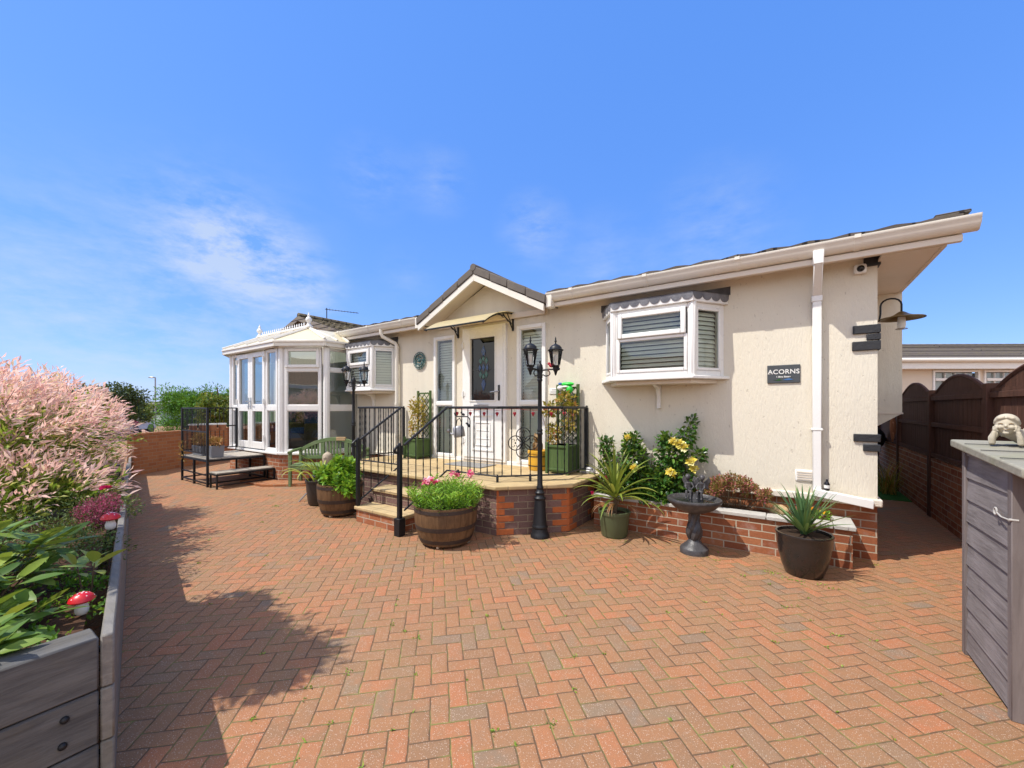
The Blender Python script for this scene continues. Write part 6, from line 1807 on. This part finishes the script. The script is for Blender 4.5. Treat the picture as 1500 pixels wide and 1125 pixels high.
# ================================================================ passage fence
FX = 1.57
fe = thing('fence', 'dark brown timber fence with arched trellis tops along the passage', 'fence', (FX,7.6,0))
py_ = [1.8,3.8,5.7,7.6,9.52,11.4,13.3]
for y in py_:
    m = MB(); m.box(FX-.05,FX+.05,y-.05,y+.05,0,1.68); m.build('post', MT['fence'], fe, bevel=.006)
for a,b_ in zip(py_[:-1],py_[1:]):
    ya, yb = a+.052, b_-.052
    m = MB(); yy = ya
    while yy < yb-.02:
        y2 = min(yb, yy+.118); m.box(FX-.004+(.006 if int(yy*50)%2 else 0),FX+.014,yy+.0015,y2-.0015,.79,1.56); yy += .12
    pnl = m.build('panel', MT['fence'], fe, bevel=.002)
    m = MB()
    for z in (.80,1.20,1.54): m.box(FX-.035,FX-.006,ya,yb,z,z+.055)
    m.build('rail', MT['fence'], pnl, bevel=.004)
    m = MB(); N_ = 18
    pts = [(FX,ya+(yb-ya)*i/N_,1.59+.22*sin(PI*i/N_)**.9) for i in range(N_+1)]
    m.tube(pts, .022, 6); m.box(FX-.02,FX+.02,ya,yb,1.596,1.63)
    for k in range(1,26):
        i = k/26; y = ya+(yb-ya)*i; m.box(FX-.007,FX+.009,y-.036,y+.036,1.63,1.59+.22*sin(PI*i)**.9)
    m.build('arched_top', MT['fence'], pnl)
lw = thing('low_wall', 'low brick wall under the dark passage fence', 'wall', (FX+.02,7.6,0))
m = MB()
for a,b_ in zip(py_[:-1],py_[1:]): m.box(FX-.03,FX+.08,a+.05,b_-.05,0,.785)
m.build('brickwork', MT['brick'], lw, smooth=0)
t = thing('brick_pillar', 'orange brick pillar behind the fence at the picture edge', 'pillar', (2.02,5.2,0))
m = MB(); m.box(1.9,2.13,5.05,5.28,0,1.62); m.build('brickwork', MT['brick_old'], t, smooth=0)
m = MB(); m.box(1.87,2.16,5.02,5.31,1.621,1.67); m.build('cap', MT['coping'], t, bevel=.01)
# in the passage
t = thing('kettle_barbecue', 'black covered kettle barbecue at the end of the passage', 'barbecue', (1.25,10.6,0))
m = MB(); m.ball((1.25,10.6,.85),(.29,.29,.27),20,12); m.build('bowl', MT['black'], t)
for k in range(3):
    m = MB(); a = 2.1*k; m.cyl((1.25+.13*cos(a),10.6+.13*sin(a),.68),(1.25+.27*cos(a),10.6+.27*sin(a),0),.012,seg=6); m.build('leg', MT['steel'], t)
t = thing('hanging_ornament', 'orange lizard shaped ornament hanging on the passage fence', 'ornament', (1.50,9.2,1.0))
m = MB(); yy = 9.42
m.tube([(1.46,yy,1.28),(1.46,yy+.01,1.2),(1.46,yy,1.08),(1.455,yy,.98),(1.46,yy+.02,.86)], [.02,.04,.045,.03,.008], 8)
for (z,s_) in ((1.2,-1),(1.2,1),(1.02,-1),(1.02,1)): m.tube([(1.455,yy,z),(1.455,yy+s_*.09,z-.02),(1.455,yy+s_*.1,z-.09)], [.016,.012,.008], 6)
m.build('body', MT['p_o'] if 'p_o' in MT else MT['terracotta'], t)
t = thing('grass_clump', 'straw coloured tussock beside the passage fence foot', 'plant', (1.36,9.1,0))
parts = []
g2 = random.Random(9)
for k in range(90): parts.append(strap_geo((1.36+g2.uniform(-.08,.08),9.15+g2.uniform(-.15,.15),.0), g2.uniform(0,6.28), g2.uniform(1.0,1.5), g2.uniform(.4,.75), .012, g2.uniform(.6,1.6), g2.random(), seg=5))
V,F,T = join(parts); tmesh('foliage', V, F, T, MT['l_vine'], t)
# neighbouring shrub peeping over the fence
t = thing('neighbour_shrub', 'small yellow green shrub beyond the fence by the end wall', 'shrub', (2.05,9.6,0))
stems('stem', MT['stem'], t, [[(2.05,9.6,0),(2.05,9.62,.8),(2.05+.1*k,9.6,1.5)] for k in (-1,0,1)], .012)
cloud('foliage', MT['l_shrub'], t, clumps((2.05,9.6,1.45),(.28,.28,.25),9,.14,3), 700, .06, .03, (.3,1), .4)
# ================================================================ bungalow to the right, square to the view
def W3(X, Z, z): p = cam2w(X, Z); return Vector((p[0],p[1],z))
nb = thing('bungalow', 'cream bungalow with a grey tiled roof beyond the passage fence', 'bungalow', tuple(W3(11,10.4,0)))
A_, B_ = cam2w(8.6,10.35), cam2w(17.5,10.15)
pn = Panel(A_, B_); L = pn.L
m = MB(); wins = [(2.15,3.32),(3.42,5.6)]
zs = (1.25,2.405)
# wall with two window openings
xs = [0,2.15,3.32,3.42,5.6,L]
for i in range(5):
    if i in (1,3):
        pn.pane(m, xs[i],xs[i+1],0,zs[0],0); pn.pane(m, xs[i],xs[i+1],zs[1],2.42,0)
    else: pn.pane(m, xs[i],xs[i+1],0,2.42,0)
c1 = pn.pt(0,0,0); c2 = pn.pt(0,0,-6); m.add([c2,c1,c1+Vector((0,0,2.42)),c2+Vector((0,0,2.42))], [(0,1,2,3)])
m.add([pn.pt(0,2.42,0), pn.pt(0,2.42,-6), pn.pt(0,3.45,-3)], [(0,2,1)])
m.build('wall', MT['farwall'], nb, smooth=0)
m = MB()
for k in range(14):
    f0, f1 = k/14, (k+1)/14
    n0, n1 = .30-3.3*f0, .30-3.3*f1
    z0_, z1_ = 2.66+.80*f0, 2.66+.80*f1
    m.add([pn.pt(-.3,z0_+.03,n0), pn.pt(L,z0_+.03,n0), pn.pt(L,z1_+.008,n1), pn.pt(-.3,z1_+.008,n1), pn.pt(-.3,z0_,n0), pn.pt(L,z0_,n0)], [(0,1,2,3),(4,5,1,0)])
m.add([pn.pt(-.3,3.46,-3.0), pn.pt(L,3.46,-3.0), pn.pt(L,2.62,-6.3), pn.pt(-.3,2.62,-6.3)], [(0,1,2,3)])
rf_ = m.build('roof', MT['tile_far'], nb, smooth=0)
m = MB(); m.tube([pn.pt(-.3,3.47,-3.0), pn.pt(L,3.47,-3.0)], .07, 8); m.build('ridge_tile', MT['tile_far'], rf_)
m = MB(); pn.box(m, -.3, L, 2.42, 2.62, .0, .26); m.build('fascia', MT['upvc'], nb)
m = MB(); m.tube([pn.pt(-.3,2.63,.32), pn.pt(L,2.63,.32)], .055, 10); m.build('gutter', MT['gutter'], nb)
for (a0,a1) in wins:
    f = MB(); pn.frame(f, a0, a1, zs[0], zs[1], .05, -.06, .03); pn.box(f, a0+.07, a1-.07, 2.13, 2.20, -.06, .028)
    nn = max(2,int((a1-a0)/.24))
    for k in range(1,nn): 
        a = a0+.07+(a1-a0-.14)*k/nn; pn.box(f, a-.010, a+.010, zs[0]+.07, zs[1]-.07, -.04, .0)
    wn = f.build('window', MT['upvc'], nb, bevel=.005)
    f = MB(); pn.pane(f, a0+.07, a1-.07, zs[0]+.07, zs[1]-.07, -.045); f.build('pane', MT['glass'], wn, smooth=0)
    f = MB()
    N_ = 60
    V = []
    for i in range(N_+1):
        a = a0+.07+(a1-a0-.14)*i/N_; q_ = -.12+.02*sin(i*1.7)
        V += [pn.pt(a,zs[0],q_), pn.pt(a,zs[1],q_)]
    f.add(V, [(2*i,2*i+2,2*i+3,2*i+1) for i in range(N_)]); f.build('curtain', MT['net'], wn)
m = MB(); pn.box(m, 1.2, 6.5, .3, 2.4, -.9, -.85); m.build('room_shell', MT['room'], nb)

# ================================================================ bungalow behind the conservatory
nc = thing('bungalow', 'bungalow with a mottled yellow tiled gable roof rising behind the conservatory', 'bungalow', (-13.44,9,0))
ax_, zr = -13.44, 4.47
m = MB(); yF, yB, hw = 7.3, 17.0, 2.9; ze = zr-.31*hw-.02
m.add([(ax_-hw+.3,yF,0),(ax_+hw-.45,yF,0),(ax_+hw-.45,yF,ze),(ax_,yF,zr-.1),(ax_-hw+.3,yF,ze)], [(0,1,2,3,4)])
m.add([(ax_+hw-.45,yF,0),(ax_+hw-.45,yB,0),(ax_+hw-.45,yB,ze),(ax_+hw-.45,yF,ze)], [(0,1,2,3)])
m.add([(ax_-hw+.3,yF,0),(ax_-hw+.3,yF,ze),(ax_-hw+.3,yB,ze),(ax_-hw+.3,yB,0)], [(0,1,2,3)])
m.build('wall', MT['farwall'], nc, smooth=0)
m = MB()
for sg_ in (-1,1):
    nrow, dy = 10, .10
    ny = int((yB-7.0)/dy)
    for k in range(nrow):
        f0, f1 = k/nrow, (k+1)/nrow
        V, F = [], []
        for j in range(ny+1):
            y = 7.0+dy*j; wv = .03*(1 if (j//2) % 2 else 0)
            V += [(ax_+sg_*hw*f0, y, zr-.31*hw*f0+.0+wv*.4), (ax_+sg_*hw*f1, y, zr-.31*hw*f1+.035+wv), (ax_+sg_*hw*f1, y, zr-.31*hw*f1-.01)]
        for j in range(ny):
            b_ = 3*j
            q1 = (b_,b_+1,b_+4,b_+3); q2 = (b_+1,b_+2,b_+5,b_+4)
            F += [q1,q2] if sg_ < 0 else [q1[::-1],q2[::-1]]
        m.add(V,F)
rf_ = m.build('roof', MT['tile_nb'], nc, smooth=0)
m = MB(); m.tube([(ax_,6.98,zr+.04),(ax_,yB,zr+.04)], .09, 8); m.build('ridge_tile', MT['tile_nb'], rf_)
for sg_ in (-1,1):
    m = MB(); slope_slab(m, ax_+sg_*hw, zr-.31*hw, ax_, zr, 6.96, 7.0, -.14, .02); m.build('barge_board', MT['tile_far'], nc)
ae = thing('aerial', 'thin television aerial on the mottled roof behind the conservatory', 'aerial', (-13.44,7.98,4.5))
q_ = W3(-6.52,14.2,0); top_ = W3(-6.52,14.2,4.95); t2 = W3(-5.38,14.2,4.78); ax2 = (-13.44,7.98)
base_ = Vector((ax2[0],ax2[1],4.5)); dirv = Vector((CT,ST,0))
m = MB(); m.cyl(base_, base_+Vector((0,0,.46)), .016); m.build('mast', MT['black'], ae)
m = MB(); p0 = base_+Vector((0,0,.42))-dirv*.06; p1 = base_+Vector((0,0,.28))+dirv*1.12; m.cyl(p0,p1,.011,seg=6)
perp = Vector((-dirv.y,dirv.x,0))
for k in range(11):
    c_ = p0+(p1-p0)*(.05+.09*k); ln = .05 if k > 1 else .09
    m.cyl(c_-Vector((0,0,ln*.6)), c_+Vector((0,0,ln*.6)), .005, seg=5); m.cyl(c_-perp*ln, c_+perp*ln, .004, seg=5)
m.build('boom', MT['black'], ae)

# ================================================================ the bungalow across the drive (seen only as a reflection in the panes)
nd = thing('bungalow', 'grey walled bungalow with a terracotta roof, reflected in the conservatory panes', 'bungalow', (-8.5,-8.5,0))
pn = Panel((-3.0,-9.2), (-10.6,-7.1))
m = MB(); pn.pane(m, 0, pn.L, 0, 2.5, 0); m.build('wall', MT['greywall'], nd, smooth=0)
m = MB(); m.add([pn.pt(-.3,2.5,.4), pn.pt(pn.L+.3,2.5,.4), pn.pt(pn.L+.3,4.1,-3.4), pn.pt(-.3,4.1,-3.4)], [(0,1,2,3)]); m.build('roof', MT['tile_red'], nd, smooth=0)
m = MB(); pn.box(m, -.3, pn.L+.3, 2.35, 2.49, .05, .36); m.build('fascia', MT['upvc'], nd)
for a0 in (1.4,4.9):
    f = MB(); pn.frame(f, a0, a0+1.2, .95, 2.05, .07, .0, .05); wn = f.build('window', MT['upvc'], nd)
    f = MB(); pn.pane(f, a0+.07, a0+1.13, 1.02, 1.98, .02); f.build('pane', MT['cam_black'], wn, smooth=0)

# ================================================================ planting and far things on the left
def at(px, Z): return cam2w((px-750)/590*Z, Z)
hg = thing('hedge', 'tall bright green conifer hedge behind the boundary wall', 'hedge', tuple(at(290,16))+(0,))
bl = []
g3 = random.Random(4)
for k in range(34):
    px = 243+110*k/33; x,y = at(px, 15.8+.8*g3.random()); hgt = 2.05+.22*sin(k*.9)+.1*g3.random()
    for z in (.6,1.1,1.6,hgt-.35): bl.append((x+g3.uniform(-.1,.1),y+g3.uniform(-.2,.2),z,.36,.36,.38))
cloud('foliage', MT['l_hedge'], hg, bl, 15000, .13, .035, (0,1), .55, .55, .3)
x,y = at(318,13.2)
tree('garden_tree', 'leafy yellow green shrub between the hedge and the conservatory', 'tree', x, y, 2.35, .62, MT['l_shrub'], 21, None, .11, 2600, 0, .95, .36, 1.35)
x,y = at(170,19)
tree('garden_tree', 'dark round tree just beyond the willow tips', 'tree', x-.2, y, 2.75, 1.3, MT['l_treedark'], 22, None, .14, 3800, 0, .8, .34)
x,y = at(205,22)
tree('garden_tree', 'green tree with russet patches beyond the red parasol', 'tree', x, y, 2.2, .95, MT['l_shrub'], 23, None, .14, 2200, 0, .9, .34, 1.3)
x,y = at(112,17)
tree('garden_tree', 'dark evergreen showing above the middle of the willow', 'tree', x, y, 2.75, 1.0, MT['l_treedark'], 24, None, .13, 2600, 0, 1.0, .34, 1.7)
x,y = at(50,16)
tree('garden_tree', 'dark evergreen showing above the willow at the picture edge', 'tree', x, y, 2.95, .8, MT['l_treedark'], 25, None, .13, 2200, 0, 1.0, .34, 1.8)
labs = ['distant broad tree left of the street lamp', 'distant tree standing just left of the lamp column', 'distant tree right behind the street lamp', 'distant taller tree above the middle of the hedge', 'distant tree above the hedge beside the conservatory', 'distant tree behind the willow tips', 'distant tree hidden low behind the willow', 'distant tree rising behind the conservatory doors']
for i,(px,h,r_) in enumerate(((166,4.3,3.4),(196,4.0,3.4),(224,3.9,3.2),(268,5.5,3.0),(308,5.4,3.2),(142,4.0,3.4),(110,4.2,3.6),(338,6.0,3.2))):
    x,y = at(px, 66+3*(i%3))
    tree('distant_tree', labs[i], 'tree', x, y, h, r_, MT['l_tree'] if i not in (1,2) else MT['l_treedark'], 30+i, 'trees along the skyline', .50, 1500, -1.5, .75, .34)
x,y = at(227.5,28)
sl = thing('street_lamp', 'slim grey street lamp rising beyond the brick wall', 'street lamp', (x,y,0))
m = MB(); m.cyl((x,y,0),(x,y,3.55),.055,.04,8); m.build('column', MT['galv'], sl)
m = MB(); e_ = dirv*-1; m.cyl((x,y,3.5), Vector((x,y,3.56))+e_*.15, .03, seg=6)
c_ = Vector((x,y,3.55))+e_*.26
m.ball(c_, (.24,.10,.055), 12, 6, Matrix.Rotation(TH,3,'Z')); m.build('lamp_head', MT['galv'], sl)
fh = thing('bungalow', 'small grey bungalow glimpsed behind the street lamp', 'bungalow', tuple(at(222,34))+(0,))
pn = Panel(at(210,34), at(236,33))
m = MB(); pn.box(m, 0, pn.L, 0, 1.75, -4, 0); m.build('wall', MT['greywall'], fh)
m = MB(); m.add([pn.pt(-.2,1.72,.3),pn.pt(pn.L+.2,1.72,.3),pn.pt(pn.L+.2,2.15,-2.0),pn.pt(-.2,2.15,-2)],[(0,1,2,3)]); m.build('roof', MT['tile_far'], fh)
m = MB(); pn.box(m, .2, pn.L-.2, .9, 1.4, .005, .03); m.build('window', MT['cam_black'], fh)
x,y = at(194,20)
pa = thing('parasol', 'red garden parasol beyond the willow', 'parasol', (x,y,0))
m = MB(); m.cyl((x,y,0),(x,y,.95),.03); m.build('pole', MT['steel'], pa)
m = MB(); m.lathe([(.33,.60),(.30,.66),(.16,.78),(.0,.86)], (x,y,0), 8, cap=False); m.build('canopy', MT['redfelt'], pa)
x,y = at(205,22.5)
ca = thing('parked_car', 'white car roof glimpsed above the brick wall', 'car', (x,y,0))
pn = Panel(at(190,21), at(228,23)); L = pn.L
m = MB()
prof = [(0,.25),(0,.62),(.08*L,.70),(.28*L,.74),(.40*L,1.02),(.72*L,1.04),(.86*L,.76),(.98*L,.70),(L,.5),(L,.25)]
m.extrude([pn.pt(a,z,0) for a,z in prof], pn.n*-1.55); m.build('body', MT['white'], ca, bevel=.05, segs=3)
m = MB(); m.extrude([pn.pt(a,z,.004) for a,z in ((.31*L,.75),(.41*L,.98),(.55*L,.99),(.55*L,.75))], pn.n*.004); m.extrude([pn.pt(a,z,.004) for a,z in ((.57*L,.75),(.57*L,.99),(.71*L,.99),(.82*L,.76))], pn.n*.004); m.build('window', MT['cam_black'], ca)
for a in (.18*L,.80*L):
    m = MB(); m.lathe([(.2,-.1),(.27,-.09),(.27,.09),(.2,.1)], pn.pt(a,.27,-.06), 16, axis=pn.n); m.build('wheel', MT['pot_dark'], ca)

# ================================================================ weeds in the joints
P, D, T = [], [], []
g4 = np.random.default_rng(8)
C45 = sqrt(.5)
for k in range(230):
    X = g4.uniform(-4.2,3.2); Z = 1.5+5.2*g4.random()**1.3
    x,y = cam2w(X,Z)
    qx = round((x*C45+y*C45)*11.1+.31)-.31; qy = round((-x*C45+y*C45)*11.1+.17)-.17      # nearest paver corner
    x, y = (qx*C45-qy*C45)/11.1, (qx*C45+qy*C45)/11.1
    if y > 4.5 and x > -2.2: continue
    if y > 3.0 and x < -2.1: continue
    if y < .6+(-2.28-x)*.218+.15 and x < -2.1: continue
    if x > .8 and y > 2.7: continue
    s_ = g4.random()**2.5
    for j in range(int(3+9*s_)):
        a = g4.random()*6.28
        P.append([x+g4.normal()*.004*(1+3*s_),y+g4.normal()*.004*(1+3*s_),.001]); D.append([cos(a),sin(a),.35+g4.random()*.6]); T.append(g4.random())
for (x,y,n) in ((-.15,4.2,40),(.02,4.12,25),(-2.2,3.80,14),(-1.5,4.28,14),(-.6,4.25,14),(.25,4.12,20),(-7.0,3.2,20),(-6.2,2.9,26),(.62,4.95,14)):
    for j in range(n):
        a = g4.random()*6.28; P.append([x+g4.normal()*.04,y+g4.normal()*.025,.001]); D.append([cos(a),sin(a),.4+g4.random()]); T.append(g4.random())
V,F,T = leaf_geo(np.array(P), np.array(D), .017*(.5+.9*g4.random(len(P))), .008, T, .2)
tag(tmesh('weeds', V, F, T, MT['l_weed']), kind='stuff')
# ================================================================ sun, sky, camera
SUN_EL = R(57.5); hx, hy = .625, .78
q_ = math.hypot(hx,hy); hx /= q_; hy /= q_
d = Vector((hx*cos(SUN_EL), hy*cos(SUN_EL), -sin(SUN_EL)))
sl_ = bpy.data.lights.new('sun', 'SUN'); sl_.energy = 4.3; sl_.angle = R(.5); sl_.color = (1.0,.95,.86)
so = bpy.data.objects.new('sun', sl_); COL.objects.link(so); so.rotation_euler = d.to_track_quat('-Z','Y').to_euler(); so.location = (-5,-6,12)
w = bpy.data.worlds.new('World'); scene.world = w; w.use_nodes = True
nt = w.node_tree; nt.nodes.clear()
N = lambda t, **k: (lambda n: ([setattr(n,a,b) for a,b in k.items()], n)[1])(nt.nodes.new(t))
out = N('ShaderNodeOutputWorld'); bg = N('ShaderNodeBackground'); sky = N('ShaderNodeTexSky')
sky.sky_type = 'NISHITA'; sky.sun_disc = False; sky.sun_elevation = SUN_EL; sky.sun_rotation = math.atan2(-hx,-hy)
sky.air_density = 1.0; sky.dust_density = .25; sky.ozone_density = 2.2; sky.altitude = 60
hs = N('ShaderNodeHueSaturation'); hs.inputs['Saturation'].default_value = 1.0; hs.inputs['Value'].default_value = 1.0
deep = N('ShaderNodeMix', data_type='RGBA'); deep.inputs[0].default_value = .5; nt.links.new(sky.outputs[0], deep.inputs[6]); deep.inputs[7].default_value = (.70,2.72,9.1,1)
nt.links.new(deep.outputs[2], hs.inputs['Color'])
tc = N('ShaderNodeTexCoord')
def wm(op,a,b=0.0,c=0.0,clamp=False):
    x = N('ShaderNodeMath', operation=op, use_clamp=clamp)
    for i,v in enumerate((a,b,c)):
        if isinstance(v, bpy.types.NodeSocket): nt.links.new(v, x.inputs[i])
        else: x.inputs[i].default_value = v
    return x.outputs[0]
def vdir(px, py):
    X, Z, u = (px-750)/590, 1.0, (597-py)/590
    return Vector((X*CT-ST, X*ST+CT, u)).normalized()
mp = N('ShaderNodeMapping'); nt.links.new(tc.outputs['Generated'], mp.inputs[0]); mp.inputs['Scale'].default_value = (1,1,2.6)
n1 = N('ShaderNodeTexNoise'); nt.links.new(mp.outputs[0], n1.inputs['Vector']); n1.inputs['Scale'].default_value = 5.5; n1.inputs['Detail'].default_value = 9; n1.inputs['Roughness'].default_value = .6; n1.inputs['Distortion'].default_value = .5
n2 = N('ShaderNodeTexNoise'); nt.links.new(mp.outputs[0], n2.inputs['Vector']); n2.inputs['Scale'].default_value = 15; n2.inputs['Detail'].default_value = 7; n2.inputs['Roughness'].default_value = .65
tot = None
for (px,py,rad,amp) in ((290,335,.13,.55),(350,365,.13,.75),(410,395,.12,.7),(455,418,.09,.4),(330,390,.26,.3),(545,262,.10,.34),(642,266,.09,.34),(782,336,.10,.55),(1050,342,.17,.34),(595,408,.09,.2),(150,540,.34,.45),(420,510,.25,.35),(885,400,.16,.3),(60,420,.3,.2)):
    v = vdir(px,py)
    dd = N('ShaderNodeVectorMath', operation='DISTANCE'); nt.links.new(tc.outputs['Generated'], dd.inputs[0]); dd.inputs[1].default_value = v
    m_ = wm('MULTIPLY', wm('POWER', wm('SUBTRACT', 1.0, wm('DIVIDE', dd.outputs['Value'], rad), clamp=True), 1.2), amp*1.25)
    tot = m_ if tot is None else wm('ADD', tot, m_)
nn = wm('ADD', wm('MULTIPLY', n1.outputs[0], .62), wm('MULTIPLY', n2.outputs[0], .48))
wisp = wm('MULTIPLY', wm('SUBTRACT', nn, .43, clamp=True), 3.4, clamp=True)
mask = wm('MULTIPLY', wm('MULTIPLY', tot, wisp), .75, clamp=True)
mask = wm('MINIMUM', mask, .62)
mx = N('ShaderNodeMix', data_type='RGBA'); nt.links.new(mask, mx.inputs[0]); nt.links.new(hs.outputs[0], mx.inputs[6]); mx.inputs[7].default_value = (4.6,5.1,5.6,1)
# fair-weather cloud over the half of the sky behind the photographer, as the panes mirror it
dt = N('ShaderNodeVectorMath', operation='DOT_PRODUCT'); nt.links.new(tc.outputs['Generated'], dt.inputs[0]); dt.inputs[1].default_value = Vector((ST,-CT,.15)).normalized()
side = wm('MULTIPLY', wm('SUBTRACT', dt.outputs['Value'], .02), 3.0, clamp=True)
n3 = N('ShaderNodeTexNoise'); nt.links.new(mp.outputs[0], n3.inputs['Vector']); n3.inputs['Scale'].default_value = 2.3; n3.inputs['Detail'].default_value = 8; n3.inputs['Roughness'].default_value = .58
cov = wm('MULTIPLY', wm('MULTIPLY', wm('SUBTRACT', n3.outputs[0], .40, clamp=True), 6.0, clamp=True), side)
m3 = N('ShaderNodeMix', data_type='RGBA'); nt.links.new(cov, m3.inputs[0]); nt.links.new(mx.outputs[2], m3.inputs[6]); m3.inputs[7].default_value = (11.5,10.8,9.7,1)
nt.links.new(m3.outputs[2], bg.inputs[0]); bg.inputs[1].default_value = .13
nt.links.new(bg.outputs[0], out.inputs[0])
cam = bpy.data.cameras.new('camera'); co = bpy.data.objects.new('camera', cam); COL.objects.link(co)
co.location = (0,0,1.45); co.rotation_euler = (PI/2,0,TH)
cam.sensor_width = 36; cam.lens = 590/1500*36; cam.shift_y = 34.5/1500; cam.clip_start = .05; cam.clip_end = 1500
scene.camera = co
scene.view_settings.view_transform = 'Standard'; scene.view_settings.look = 'None'; scene.view_settings.gamma = 1; scene.view_settings.exposure = .27
scene.render.resolution_x = 1024; scene.render.resolution_y = 768
scene.cycles.max_bounces = 8; scene.cycles.transparent_max_bounces = 16
